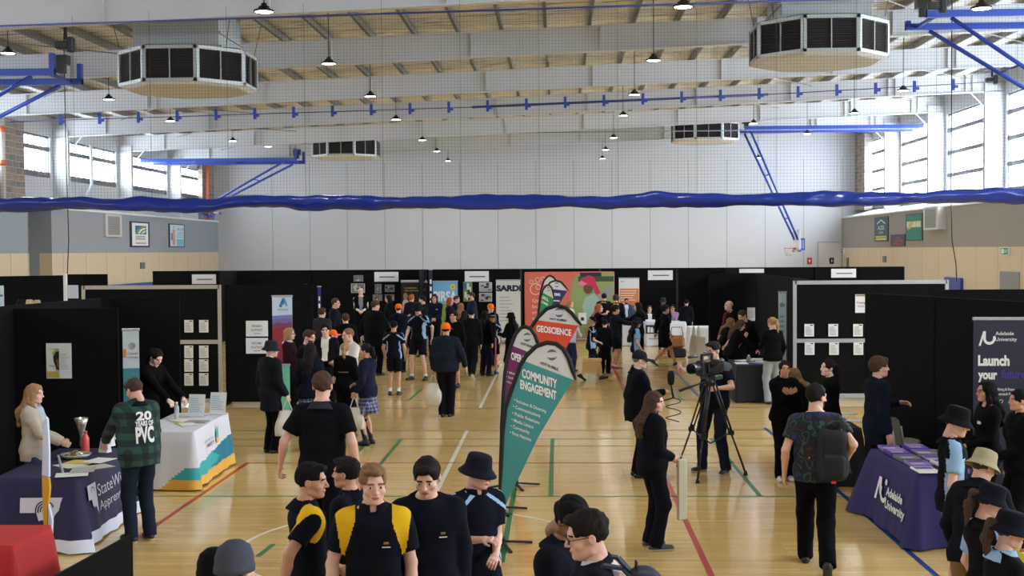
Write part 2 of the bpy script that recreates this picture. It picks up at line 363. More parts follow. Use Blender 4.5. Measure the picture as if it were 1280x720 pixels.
# roof deck and purlins
def deck_mat():
    m = bpy.data.materials.new('roof_deck'); m.use_nodes = True; n = m.node_tree.nodes; l = m.node_tree.links; b = n['Principled BSDF']
    tc = n.new('ShaderNodeTexCoord'); mp = n.new('ShaderNodeMapping'); mp.inputs['Scale'].default_value = (.35, 2.4, 1); l.new(tc.outputs['Object'], mp.inputs[0])
    t = n.new('ShaderNodeTexNoise'); t.inputs['Scale'].default_value = 2.2; t.inputs['Detail'].default_value = 8; t.inputs['Distortion'].default_value = 1.2; l.new(mp.outputs[0], t.inputs[0])
    cr = n.new('ShaderNodeValToRGB'); e = cr.color_ramp.elements; e[0].position = .36; e[0].color = (*srgb(150, 150, 152), 1); e[1].position = .6; e[1].color = (*srgb(240, 240, 238), 1)
    e2 = cr.color_ramp.elements.new(.46); e2.color = (*srgb(228, 231, 236), 1)
    l.new(t.outputs['Fac'], cr.inputs[0]); l.new(cr.outputs[0], b.inputs['Base Color']); b.inputs['Roughness'].default_value = .45; b.inputs['Metallic'].default_value = .2
    bp = n.new('ShaderNodeBump'); bp.inputs['Strength'].default_value = .6; bp.inputs['Distance'].default_value = .05; l.new(t.outputs['Fac'], bp.inputs['Height']); l.new(bp.outputs[0], b.inputs['Normal'])
    return m
mb = MB(); x0, x1 = XLU - .8, XRU + .8; z0, z1 = roofz(x0) + DEP + .22, roofz(x1) + DEP + .22
mb.add([(x0, YB - .3, z0), (x1, YB - .3, z1), (x1, YF + .3, z1), (x0, YF + .3, z0), (x0, YB - .3, z0 + .15), (x1, YB - .3, z1 + .15), (x1, YF + .3, z1 + .15), (x0, YF + .3, z0 + .15)],
       [(0, 3, 2, 1), (4, 5, 6, 7), (0, 1, 5, 4), (1, 2, 6, 5), (2, 3, 7, 6), (3, 0, 4, 7)])
struct('ceiling', mb, deck_mat())
PURL = C('galvanised_purlin', 142, 142, 140, .45, metal=.35)
pur = None
for k in range(31):
    x = XLU + .5 + k * 1.22
    if pur is None:
        mb = MB().box((-.035, YB, 0), (.035, YF, .2)).box((-.035, YB, 0), (.06, YF, .012)); pur = struct('purlin', mb, PURL)
    else:
        c = pur.copy(); COL.objects.link(c); pur_ = c; c.location = (0, 0, 0)
        c.location = (x, 0, roofz(x) + DEP + .005); continue
    pur.location = (x, 0, roofz(x) + DEP + .005)
# roof bracing rods
mb = MB()
for y0 in FY[3:-1]:
    for a, b in ((-12, -17.5), (5, 10), (-17.5, -12), (10, 16)): mb.tube([(a, y0 + .2, roofz(a) + .55), (b, y0 + 7.2, roofz(b) + .55)], .018, 5)
struct('trim_1', mb, PURL)
# doors
DOORG = C('door_grey', 140, 140, 140, .5); DKG = C('dark_hardware', 40, 42, 45, .4)
dm = MB().box((XR - .04, atx(1251, 340, XR).y, 0), (XR + .01, atx(1275, 340, XR).y, 2.15)); d1 = struct('door_1', dm, DOORG)
MB().box((XR - .07, atx(1275, 340, XR).y + .12, 1.0), (XR - .04, atx(1275, 340, XR).y + .3, 1.04)).build('door_handle', DKG, d1)
ya, yb = atx(1052, 340, XR).y, atx(1061, 340, XR).y
dm = MB().box((XR - .04, max(yb, 68.4), 0), (XR + .01, 70.9, 2.5)); d2 = struct('door_2', dm, C('door_dark', 120, 118, 112, .5)); MB().box((XR - .07, 68.6, 1), (XR - .04, 68.8, 1.04)).build('door_handle', DKG, d2)
a = at(1023, 305, YF); b = at(1050, 305, YF)
dm = MB().box((a.x, YF - .04, 0), (XR - .1, YF + .01, 3.35)); d3 = struct('door_3', dm, C('door_white', 205, 200, 196, .7))
MB().box((a.x - .06, YF - .05, 0), (a.x, YF - .01, 3.41)).box((a.x, YF - .05, 3.35), (XR - .1, YF - .01, 3.41)).build('door_frame', JOINT, d3)
dm = MB().box((XL - .91, 46.3, 0), (XL - .86, 47.3, 2.15)); d4 = struct('door_4', dm, C('door_blue_grey', 84, 92, 104, .5)); MB().box((XL - .86, 46.4, 1), (XL - .82, 46.6, 1.04)).build('door_handle', DKG, d4)
# blue wall pads behind the booths
BLUEV = C('blue_vinyl_pad', 34, 60, 150, .4)
p = at(1178, 348, 40); 
tag(MB().box((XR - .14, 50.7, .1), (XR - .01, 52.8, 1.8), bev=.03).build('wall_pad', BLUEV), 'blue padded wall mat behind the right silver framed display board', 'wall pad')
tag(MB().box((XL + .01, 52, .1), (XL + .12, 62, 1.62), bev=.03).build('wall_pad', BLUEV), 'long blue padded mat low on the left plywood wall', 'wall pad')
# ================================================================== fixtures
BLK = C('black_metal', 18, 18, 20, .4); ALU = C('silver_alu', 190, 190, 188, .35, metal=.4); BLUEM = C('blue_powder_coat', 40, 72, 172, .38)
WHT = C('white_plastic', 235, 235, 235, .4)
# ---- air conditioning diffusers: eight sided boxes hanging from roof ducts
GALV = C('galvanised_duct', 170, 174, 174, .5, metal=.15, noise=.05, scale=1.5); LOUV = C('louvre_dark', 46, 40, 38, .6); PALEF = C('diffuser_frame', 205, 214, 220, .4)
UND = C('diffuser_base', 206, 208, 212, .6)
def hvac(x, y, z, label, dw=1.05):
    e = empty('air_diffuser', (x, y, z), 0, label, 'air conditioning vent', 'eight sided air diffusers under the roof')
    r = 1.69; h = .86
    cs = [(r * math.cos(R(22.5 + 45 * k)), r * math.sin(R(22.5 + 45 * k))) for k in range(8)]
    mb = MB(); n = 8
    vs = [(a, b, 0) for a, b in cs] + [(a, b, h) for a, b in cs] + [(a * .9, b * .9, -.06) for a, b in cs] + [(a * .9, b * .9, h + .06) for a, b in cs]
    mb.add(vs, [(16 + k, 16 + (k + 1) % n, (k + 1) % n, k)[::-1] for k in range(n)], 0); mb.add(vs, [tuple(range(23, 15, -1))], 0); mb.add(vs, [tuple(range(24, 32))] + [(8 + k, 8 + (k + 1) % n, 24 + (k + 1) % n, 24 + k) for k in range(n)], 1)
    mb.add([(a * .94, b * .94, z_) for z_ in (0, h) for a, b in cs], [(k, (k + 1) % n, 8 + (k + 1) % n, 8 + k) for k in range(n)], 1)
    mb.build('casing', [UND, GALV], e)
    for k in range(n):
        a = Vector((*cs[k], 0)); b = Vector((*cs[(k + 1) % n], 0)); d = (b - a).normalized(); L = (b - a).length; nn = Vector((d.y, -d.x, 0))
        M = Matrix.Translation(a) @ Matrix(((d.x, nn.x, 0, 0), (d.y, nn.y, 0, 0), (0, 0, 1, 0), (0, 0, 0, 1)))
        f = MB()
        for q in ((0, 0, .07, h), (L - .07, 0, L, h), (0, 0, L, .08), (0, h - .08, L, h)): f.box((q[0], -.05, q[1]), (q[2], .02, q[3]), 0, M)
        f.box((L / 2 - .012, -.04, .08), (L / 2 + .012, .012, h - .08), 1, M)
        fo = f.build('grille_frame', [PALEF if k % 2 == 0 else GALV, GALV], e)
        g = MB()
        for i in range(13):
            zz = .1 + i * (h - .2) / 12.5
            g.add([(.07, .0, zz), (L - .07, .0, zz), (L - .07, -.05, zz + .05), (.07, -.05, zz + .05)], [(0, 1, 2, 3)], 0, M)
        g.box((.06, -.07, .06), (L - .06, -.055, h - .06), 0, M); g.build('louvre', LOUV, fo)
    ztop = roofz(x) + DEP + .2 - z
    d = MB().box((-dw, -dw, h), (dw, dw, ztop)); d.box((-dw - .05, -dw - .05, h + .35), (dw + .05, dw + .05, h + .4)); d.box((-dw - .1, -dw - .1, h), (dw + .1, dw + .1, h + .05)); d.build('duct', GALV, e)
    for i, j_ in ((-1, -1), (1, -1), (1, 1), (-1, 1)): MB().tube([(i * 1.3, j_ * 1.3, h), (i * 1.5, j_ * 1.5, ztop)], .008, 4).build('hanger_wire', BLK, e)
hv = [(at(236.5, 112, 30.9), 'eight sided grey air diffuser hanging from a duct above the left, nearest left'), (at(1022, 77, 30.9), 'eight sided air diffuser under its duct high on the right, nearest right'),
      (at(433, 197, 60.7), 'far eight sided air diffuser left of the middle, before the white wall'), (at(881, 177, 60.7), 'far eight sided air diffuser right of the middle, before the white wall')]
for p, lb in hv: hvac(p.x, p.y, p.z, lb)
# ---- pendant lamps
LENS = mat('lamp_lens', (1, 1, 1), .5, emit=(1, .97, .92), estr=14)
def pendant_proto():
    e = empty('pendant_lamp', (0, 0, 0), 0, 'x', 'ceiling lamp', 'round black pendant lamps')
    MB().lathe([(.0, .155), (.05, .15), (.06, .1), (.1, .09), (.11, .05), (.19, .02), (.2, -.02), (.175, -.02), (.17, .01), (0, .01)], seg=18).build('lamp_housing', BLK, e)
    MB().lathe([(0, -.012), (.17, -.012), (.172, .0), (0, .004)], seg=18).build('lens', LENS, e)
    return e
PLIGHT = bpy.data.lights.new('pendant_light', 'SPOT'); PLIGHT.energy = LAMP_POWER; PLIGHT.spot_size = R(150); PLIGHT.spot_blend = .6; PLIGHT.shadow_soft_size = .16; PLIGHT.color = (1, .98, .94)
lamps = [(330, 14, 23.4), (854, 8, 23.4), (1227, 10, 23.4), (10, 66, 30.9), (411, 79, 30.9), (817, 75, 30.9), (136, 124, 38.3), (463, 120, 38.3), (793, 118, 38.3), (1129, 113, 38.3),
         (213, 151, 45.8), (495, 149, 45.8), (779, 144, 45.8), (1068, 141, 45.8), (291, 176, 53.2), (528, 175, 53.2), (767, 172, 53.2), (1009, 167, 53.2), (335, 183, 57.5), (546, 189, 60.7), (757, 187, 60.7), (942, 154, 50.8), (948, 197, 66), (560, 201, 67.5), (753, 198, 67.5)]
lp = None
rows = {23.4: 'nearest the camera', 30.9: 'in line with the near air diffusers', 38.3: 'in the third row from the camera', 45.8: 'in the fourth row from the camera', 53.2: 'in the fifth row from the camera', 57.5: 'above the far left hoop arms', 60.7: 'in the row by the far air diffusers', 50.8: 'up against the rafter above the far right hoop arms', 66: 'beside the slanted arms of the far right hoop', 67.5: 'in the last row before the white wall'}
xs_ = {}
for x_, y_, Y in lamps: xs_.setdefault(Y, []).append(x_)
names_ = {1: ['the one '], 2: ['left one ', 'right one '], 3: ['leftmost ', 'middle one ', 'rightmost '], 4: ['leftmost ', 'second from left ', 'third from left ', 'rightmost ']}
for x_, y_, Y in lamps:
    p = at(x_, y_, Y)
    if lp is None: lp = pendant_proto(); o = lp
    else: o = copy_tree(lp)
    o.location = p
    row = sorted(xs_[Y]); q = names_[len(row)][row.index(x_)]
    o['label'] = 'round black pendant lamp, ' + q + rows[Y]
    top = roofz(p.x) + DEP + .2 - p.z
    MB().tube([(0, 0, .15), (0, 0, top)], .011, 5).build('hanging_rod', BLK, o)
    lo = bpy.data.objects.new('pendant_light', PLIGHT); COL.objects.link(lo); lo.location = p + Vector((0, 0, -.03))
for Y, row_ in ((16.0, 'first row out from the balcony'), (8.6, 'row over the front pupils'), (1.2, 'row right above the balcony')):   # unseen lamp rows added above the frame to light the foreground
    for x_, q in ((-13.2, 'grey wall end'), (-5.6, 'second'), (2.0, 'third'), (9.6, 'fourth')):
        o = copy_tree(lp); o.location = (x_, Y, 7.75 + x_ * .02); o['label'] = 'added unseen black pendant lamp overhead, ' + q + ', ' + row_; o['group'] = 'added unseen black pendant lamps overhead'
        lo = bpy.data.objects.new('pendant_light', PLIGHT); COL.objects.link(lo); lo.location = o.location + Vector((0, 0, -.03))
# ---- basketball hoops on folding blue arms
NETW = C('hoop_net', 225, 225, 222, .7); RIM = C('rim_red', 214, 62, 44, .4); BOARD = mat('acrylic_board', srgb(225, 232, 238), .1, alpha=.55)
def hoop(side, y0, y1, zb, xend, drop, label):
    """side -1 left wall / +1 right wall; two wall arms at y0, y1 at height zb out to xend; drop = hub of the board (x, z)"""
    s = -side; xw = XLU if side < 0 else XRU; ym = (y0 + y1) / 2
    e = empty('basketball_hoop', (xend, ym, zb), 0, label, 'basketball hoop'); O = Vector((xend, ym, zb))
    def L(x, y, z): return Vector((x, y, z)) - O
    for y in (y0, y1): MB().bar(L(xw, y, zb), L(xend, y, zb), .14, .17).build('wall_arm', BLUEM, e)
    for x in (xend - .3 * s, xend - 3.4 * s): MB().bar(L(x, y0, zb - .0), L(x, y1, zb - .0), .08).build('cross_tube', BLUEM, e)
    for y in (y0, y1): MB().box(L(xend - .12 * s, y - .08, zb - .08), L(xend, y + .08, roofz(xend) + .05 if drop[2] else zb + .1)).build('hanger_post', BLUEM, e)
    bx, bz, fold = drop
    yb0, yb1 = ym - .45, ym + .45
    d = MB(); x0 = xend - (.6 if fold else .25) * s
    for y, yy in ((y0, yb0), (y1, yb1)): d.tube([L(x0, y, zb - .1), L(bx, yy, bz + .2)], .055, 8)
    for t_ in (.4, .8):
        a = L(x0, y0, zb - .1).lerp(L(bx, yb0, bz + .2), t_); b = L(x0, y1, zb - .1).lerp(L(bx, yb1, bz + .2), t_); d.tube([a, b], .03, 6)
    d.build('folding_arm', BLUEM, e)
    # board with rim, in a frame that is upright when lowered and tipped when folded
    ang = R(0 if not fold else 62) * s
    M = Matrix.Translation(L(bx, ym, bz)) @ Matrix.Rotation(-ang, 4, 'Y') @ Matrix.Scale(s, 4, (1, 0, 0))
    MB().box((-.01, -.9, -.35), (.02, .9, .7), 0, M).build('backboard', BOARD, e)
    b = MB()
    for q in ((-.9, -.35, .9, -.31), (-.9, .66, .9, .7), (-.9, -.35, -.86, .7), (.86, -.35, .9, .7)): b.box((-.03, q[0], q[1]), (.03, q[2], q[3]), 0, M)
    b.box((-.04, -.95, -.38), (.04, -.5, -.28), 1, M).box((-.04, .5, -.38), (.04, .95, -.28), 1, M); b.box((-.35, -.3, -.3), (-.02, .3, -.22), 1, M); b.box((-.35, -.3, .2), (-.02, .3, .28), 1, M); b.bar(M @ Vector((-.33, -.28, -.26)), M @ Vector((-.33, -.28, .24)), .05, m=1); b.bar(M @ Vector((-.33, .28, -.26)), M @ Vector((-.33, .28, .24)), .05, m=1)
    b.build('board_frame', [WHT, BLUEM], e)
    r = MB(); r.tube([M @ Vector((.38 + .225 * math.cos(t * math.pi / 10), .225 * math.sin(t * math.pi / 10), -.2)) for t in range(21)], .014, 6)
    r.box((.0, -.08, -.24), (.17, .08, -.17), 0, M); r.bar(M @ Vector((.02, 0, -.28)), M @ Vector((.2, 0, -.2)), .03); ro = r.build('rim', RIM, e)
    nt = MB()
    for t in range(12):
        a0, a1, a2 = t * math.pi / 6, (t + .5) * math.pi / 6, (t + 1) * math.pi / 6
        P = lambda a, rr, z: M @ Vector((.38 + rr * math.cos(a), rr * math.sin(a), z))
        nt.tube([P(a0, .22, -.21), P(a1, .18, -.33), P(a0, .14, -.45), P(a1, .13, -.58)], .006, 4); nt.tube([P(a2, .22, -.21), P(a1, .18, -.33), P(a2, .14, -.45), P(a1, .13, -.58)], .006, 4)
    nt.build('net', NETW, ro)
    mt = MB().box(L(xend - .35 * s, ym - .15, zb + .3), L(xend, ym + .12, zb + .55)).box(L(xend - .3 * s, ym - .1, zb + .1), L(xend - .1 * s, ym + .1, zb + .4)); mt.build('winch_box', BLK, e)
a = at(103, 102, 32.6); hoop(-1, 30.8, 32.6, a.z, a.x, (-17.4, 5.1, True), 'folded basketball hoop on blue arms at the near left')
a = at(1132, 34, 32.5); hoop(1, 30.7, 32.5, a.z, a.x, (13.9, 5.6, True), 'folded basketball hoop on blue arms at the near right')
a = at(376, 201, 61); hoop(-1, 60, 62, a.z, a.x, (at(262, 262, 61).x, at(262, 262, 61).z, True), 'folded basketball hoop with red rim before the far left windows')
a = at(928, 162, 61); b = at(996, 305, 61); hoop(1, 60.2, 62, a.z, a.x, (b.x, 3.25, False), 'lowered basketball hoop with clear backboard and red rim at the far right')
# ---- lifted divider curtain: fine netting with a blue vinyl roll along its foot
YN = 26.6; NETM = C('divider_netting', 60, 58, 58, .8)
def ztop(x): return at(640, 12, YN).z + (x - at(640, 12, YN).x) * .018
x0, x1 = at(-6, 250, YN).x - 2, at(1290, 250, YN).x + 1.6
cur = empty('divider_curtain', (0, YN, 4), 0, 'lifted divider curtain of fine netting with a blue vinyl roll at its foot', 'divider curtain'); cl = Vector((0, YN, 4))
wob = [(0, 0), (40, -2), (100, -4), (140, 0), (175, -2), (215, 4), (262, 4), (300, -6), (350, -4), (380, 1), (420, -2), (480, 1), (540, 0), (620, 0), (660, 1), (700, 0), (715, 1), (760, 5), (800, 0), (820, -3), (850, 0), (900, 1), (960, 0), (1010, -1), (1100, 2), (1160, 0), (1200, -3), (1240, -4), (1290, 0)]
def rollc(px):
    for (a, va), (b, vb) in zip(wob[:-1], wob[1:]):
        if a <= px <= b:
            t = (px - a) / (b - a); t = t * t * (3 - 2 * t); dv = va + (vb - va) * t; break
    else: dv = 0
    base = 256.5 + (px - 0) * (-4.5) / 640 if px < 640 else 252 + (px - 640) * (-6) / 640
    return at(px, base + dv * .55, YN)
# roll surface: creased tube
pts = [rollc(px) for px in range(-4, 1290, 6)]
rn = random.Random(5); ph = [rn.uniform(0, 6.28) for _ in range(9)]
def rollfn(u, v):
    i = u * (len(pts) - 1); k = min(int(i), len(pts) - 2); p = pts[k].lerp(pts[k + 1], i - k); t = 2 * math.pi * v; x = p.x
    r = .15 + .010 * math.sin(x * 1.7 + ph[0] + 2 * math.sin(t + ph[1])) + .010 * math.sin(x * 5.1 + ph[2] + 1.5 * math.cos(t * 2 + ph[3])) + .006 * math.sin(x * 11 + ph[4] + 3 * math.sin(t + x * .7))
    r *= 1 + .12 * math.cos(t * 2 + math.sin(x * .9 + ph[5]) * 2)
    return Vector((x, YN + r * 1.1 * math.cos(t), p.z + r * math.sin(t) * (.95 if math.sin(t) > 0 else 1.0))) - cl
BLUEC = mat('blue_vinyl', srgb(22, 48, 138), .2, bump=.5, bscale=9, noise=.15, scale=3)
MB().sheet(rollfn, 900, 28).build('vinyl_roll', BLUEC, cur)
nm = MB(); cell = .07; r_ = .0016
zb_ = pts[len(pts) // 2].z
k = int((x1 - x0) / cell)
for i in range(k + 1):
    x = x0 + i * cell; th = r_ * (1.5 if i % 24 == 0 else 1); zt = ztop(x) - 0; nm.add([(x - th, 0, zb_ - 4), (x + th, 0, zb_ - 4), (x + th, 0, zt - 4), (x - th, 0, zt - 4), (x, th, zb_ - 4), (x, th, zt - 4)], [(0, 1, 2, 3), (1, 4, 5, 2), (4, 0, 3, 5)])
i = 0
while True:
    z = zb_ + i * cell; i += 1
    za, zc = ztop(x0), ztop(x1)
    if z > zc: break
    xs0 = x0 if z < za else x0 + (z - za) / .018
    nm.add([(xs0, 0, z - r_ - 4), (x1, 0, z - r_ - 4), (x1, 0, z + r_ - 4), (xs0, 0, z + r_ - 4), (xs0, r_, z - 4), (x1, r_, z - 4)], [(0, 1, 2, 3), (2, 3, 4, 5)][:1] + [(3, 2, 5, 4), (4, 5, 1, 0)])
no = nm.build('netting', NETM, cur); no['kind'] = 'stuff'
t = MB().tube([Vector((x0, YN, ztop(x0))) - cl, Vector((x1, YN, ztop(x1))) - cl], .022, 8); t.build('top_rail', C('blue_rail', 42, 58, 130, .4), cur)
lr = MB()
for i in range(26):
    x = x0 + .4 + i * 1.68; lr.tube([Vector((x, YN + .02, zb_)) - cl, Vector((x, YN + .02, roofz(x) + .1)) - cl], .0035, 4)
lr.build('lift_rope', C('lift_rope', 70, 68, 66, .8), cur)
# cords hanging to the booths
for pts_, lb in (([(82, 175), (84, 240), (86, 300), (84, 345)], 'black cable hanging from the roof down to the left booths'), ([(1189, 255), (1190, 300), (1195, 330), (1196, 352)], 'black cable hanging beside the right wall vent')):
    ps_ = [at(a_, b_, 33) for a_, b_ in pts_]; mb = MB().tube([Vector((ps_[0].x, 33, roofz(ps_[0].x) + DEP + .22))] + ps_, .014, 6); tag(mb.build('hanging_cable', BLK), lb, 'cable')
# two more curtain tracks further back
trk = empty('curtain_track', (0, 45, 8.3), 0, 'blue bracketed curtain track crossing the hall below the rafters', 'curtain track'); o_ = Vector((0, 45, 8.3))
pa, pb, pc, pd = at(-10, 153, 45), at(590, 134, 45), at(960, 118, 45), at(1230, 103, 45)
MB().tube([pa - o_, pb - o_], .018, 6).tube([pb - o_, pc - o_], .045, 8).tube([pc - o_, pd - o_], .018, 6).build('rail', C('blue_track', 44, 54, 120, .4), trk)
for k in range(24):
    x_ = 76 + 48.5 * k
    if x_ > 1215: break
    yy = 153 - (x_ + 10) * 19 / 600 if x_ < 590 else 134 - (x_ - 590) * .0455
    p = at(x_, yy, 44.9) - o_
    MB().box((p.x - .05, p.y - .04, p.z - .18), (p.x + .05, p.y + .04, p.z + .22)).box((p.x - .02, p.y - .06, p.z - .1), (p.x + .16, p.y + .04, p.z)).build('bracket', BLUEM, trk)
trk2 = MB().tube([at(55, 174, 57.6), at(640, 166, 57.6), at(1218, 160, 57.6)], .028, 6); tag(trk2.build('curtain_track', C('steel_blue_rail', 120, 124, 160, .3)), 'thin steel curtain rail crossing the far end of the hall', 'curtain track')
# orange pipes on the left wall
ORG = C('orange_pipe', 206, 96, 52, .5)
tag(MB().tube([(XLU + .45, 70, 4.9), (XLU + .45, 70, 8)], .09, 10).build('wall_pipe', ORG), 'orange upright pipe near the far left corner', 'pipe')
p = at(3, 200, 43.8); tag(MB().tube([(XLU + .5, 43.8, 4.9), (XLU + .5, 43.8, 8)], .1, 10, 0).tube([(XLU + .5, 43.8, 6.2), (XLU + .5, 43.8, 6.4)], .13, 10, 1).tube([(XLU + .5, 43.8, 7.4), (XLU + .5, 43.8, 7.6)], .13, 10, 1).build('wall_pipe', [C('pipe_white', 205, 195, 190, .5), ORG]), 'white upright pipe with orange collars at the left edge', 'pipe')
tag(MB().tube([(XLU + .3, 52.8, 7.7), (XLU + .3, 52.8, 6), (XLU + .3, 52.3, 5.6), (XLU + .3, 52.2, 4.9)], .07, 8).build('downpipe', UPW), 'white bent downpipe before the left windows', 'pipe')
# ---- things on the side walls
def wall_sheet(px0, py0, px1, py1, side, name, label, cat, fn, dep=.04, group=None, frame=BLK):
    X = XL if side < 0 else XR
    a = atx(px0, (py0 + py1) / 2, X); b = atx(px1, (py0 + py1) / 2, X); zt = atx((px0 + px1) / 2, py0, X).z; zb = atx((px0 + px1) / 2, py1, X).z
    y0, y1 = sorted((a.y, b.y)); sgn = -side
    e = empty(name, (X, (y0 + y1) / 2, zb), 0, label, cat, group)
    f = MB().box((0, y0 - (y0 + y1) / 2, 0), (sgn * dep, y1 - (y0 + y1) / 2, zt - zb)); f.build('frame', frame, e)
    W = y1 - y0; H = zt - zb
    if side < 0: sh = Sheet((dep + .002, -W / 2, 0), (0, 1, 0), (0, 0, 1), W, H); sh.n = Vector((1, 0, 0))
    else: sh = Sheet((-dep - .002, W / 2, 0), (0, -1, 0), (0, 0, 1), W, H); sh.n = Vector((-1, 0, 0))
    mb = MB(); mats = fn(sh, mb); mb.build('print', mats, e)
WP = C('paper_white', 232, 232, 232, .6); LB = C('print_light_blue', 120, 186, 214, .6); GRN = C('print_green', 120, 168, 52, .6); TXB = C('print_text_grey', 96, 100, 110, .6); DBL = C('print_blue', 70, 104, 176, .6)
def f1(s, mb):
    s.rect(mb, .08, .06, .92, .94, 0, .001); s.rect(mb, .24, .5, .82, .84, 1, .003)
    for r, m in ((.42, 2), (.34, 0), (.28, 2), (.2, 0), (.13, 2)): s.disc(mb, .82, .5, r / .42 * .32 * s.H, m, .004 + (.45 - r) * .01, 10, .55 * s.W / (.34 * s.H), 1, 90, 180) if r < .42 else s.disc(mb, .82, .5, .33 * s.H, m, .004, 10, .55 * s.W / (.34 * s.H), 1, 90, 180)
    s.lines(mb, .25, .28, .75, .46, 3, 3); s.lines(mb, .25, .12, .8, .2, 2, 3); return [WP, DBL, GRN, TXB]
wall_sheet(162, 277, 186, 309, -1, 'framed_poster', 'white framed poster with green and blue hill emblem on left wall', 'poster', f1)
def f2(s, mb):
    s.rect(mb, .06, .04, .94, .96, 0, .001); s.rect(mb, .45, .06, .92, .34, 1, .003); s.disc(mb, .28, .85, .09, 2, .004, 12); s.rect(mb, .2, .1, .36, .75, 2, .004); s.rect(mb, .12, .3, .2, .6, 3, .005); s.text(mb, 'AUS', .5, .72, .12, 3, .4); s.lines(mb, .5, .4, .9, .66, 3, 1, .005); return [C('pale_blue_print', 196, 220, 232, .6), LB, C('print_skin', 196, 150, 128, .6), DBL]
wall_sheet(210.5, 280, 230, 309, -1, 'framed_poster', 'light blue framed sport poster nearest the far left corner', 'poster', f2)
def vent(s, mb):
    s.rect(mb, .12, .08, .88, .92, 1, .002)
    for k in range(9): s.rect(mb, .14, .12 + k * .085, .86, .15 + k * .085, 2, .006)
    return [WHT, C('vent_grey', 150, 150, 146, .6), C('vent_slat', 120, 120, 118, .6)]
wall_sheet(129, 268, 149, 296, -1, 'wall_vent', 'pale boxed wall vent left of the hill poster', 'vent', vent, .12, None, C('vent_box', 200, 198, 194, .6))
wall_sheet(1164, 258, 1183, 287, 1, 'wall_vent', 'pale boxed wall vent near the hanging cable on right wall', 'vent', vent, .35, None, C('vent_box', 200, 198, 194, .6))
def f3(s, mb):
    s.rect(mb, .08, .04, .92, .96, 0, .001); s.poly(mb, [(.5, .9), (.82, .74), (.78, .7), (.5, .84), (.22, .7), (.18, .74)], 1, .003); s.text(mb, 'AZE', .25, .48, .16, 1, .5); s.text(mb, 'ON', .35, .32, .08, 1, .3); s.rect(mb, .1, .17, .9, .23, 2, .003); s.rect(mb, .1, .06, .9, .14, 2, .003); return [C('poster_slate', 58, 82, 92, .6), C('poster_cream', 190, 210, 206, .6), C('poster_yellow', 206, 196, 96, .6)]
wall_sheet(1094, 271, 1111, 302, 1, 'framed_poster', 'dark slate framed poster with white roof emblem and yellow strips', 'poster', f3)
def f4(s, mb):
    s.rect(mb, .06, .04, .94, .96, 0, .001); s.rect(mb, .08, .5, .92, .72, 1, .003); s.poly(mb, [(.1, .42), (.3, .44), (.5, .72), (.3, .72)], 2, .004); s.disc(mb, .65, .6, .12, 2, .004); s.text(mb, 'SA', .5, .56, .08, 3, .3, .008); return [C('poster_teal', 44, 128, 112, .6), C('poster_pale', 206, 206, 176, .6), C('poster_ochre', 206, 176, 90, .6), WP]
wall_sheet(1133, 267, 1154, 301, 1, 'framed_poster', 'teal framed poster with cream band on right wall', 'poster', f4)
def f5(s, mb):
    s.rect(mb, .04, .05, .96, .95, 0, .001); s.text(mb, 'THE', .4, .66, .16, 1, .3); s.text(mb, 'CENTRE', .25, .36, .2, 1, .6); s.lines(mb, .2, .1, .8, .3, 2, 1, .004); return [C('poster_plum', 78, 74, 92, .6), C('poster_red', 190, 66, 80, .6)]
wall_sheet(1114, 293, 1132, 308, 1, 'framed_poster', 'small dark poster with red lettering between the right wall posters', 'poster', f5)
def exitf(s, mb): s.rect(mb, .05, .08, .95, .92, 0, .001); s.rect(mb, .12, .2, .4, .8, 1, .003); s.text(mb, 'EXIT', .46, .34, .34, 1, .42, .004); return [C('exit_green', 30, 150, 100, .5), WHT]
wall_sheet(1253.5, 309, 1263.5, 319, 1, 'exit_sign', 'green exit sign above the grey door on the right', 'exit sign', exitf, .08, None, WHT)
wall_sheet(1052, 310, 1056, 317, 1, 'exit_sign', 'small green exit sign by the far right corner', 'exit sign', exitf, .08, None, WHT)
e = empty('exit_sign', (XL - .78, 46.8, 2.45), 0, 'green exit sign in the left wall recess', 'exit sign'); MB().box((0, -.25, 0), (.06, .25, .34)).build('case', WHT, e); s = Sheet((.062, -.25, 0), (0, 1, 0), (0, 0, 1), .5, .34); s.n = Vector((1, 0, 0)); mb = MB(); mm = exitf(s, mb); mb.build('print', mm, e)
def thf(s, mb): s.rect(mb, .15, .5, .85, .9, 0, .001); return [C('lcd', 90, 100, 104, .4)]
wall_sheet(175, 328, 180, 336, -1, 'wall_controller', 'small grey control box on the left plywood wall', 'control box', thf, .06, None, C('ctrl_grey', 110, 110, 112, .5))
wall_sheet(1104.5, 320, 1108, 328, 1, 'wall_controller', 'small grey control box on the right plywood wall', 'control box', thf, .06, None, C('ctrl_grey', 110, 110, 112, .5))
for px, py in ((1012, 326), (1039.5, 326)):
    p = at(px, py, YF - .02); mb = MB().box((p.x - .13, p.y - .02, p.z - .18), (p.x + .13, p.y, p.z + .18), 0); s = Sheet((p.x - .13, p.y - .021, p.z - .18), (1, 0, 0), (0, 0, 1), .26, .36); s.disc(mb, .5, .5, .05, 1, .002); s.rect(mb, .42, .2, .58, .75, 1, .003)
    tag(mb.build('fire_sign', [C('sign_red', 196, 40, 36, .5), WHT]), 'small red fire sign on the far wall, ' + ('left' if px < 1020 else 'right') + ' one of the pair', 'sign')
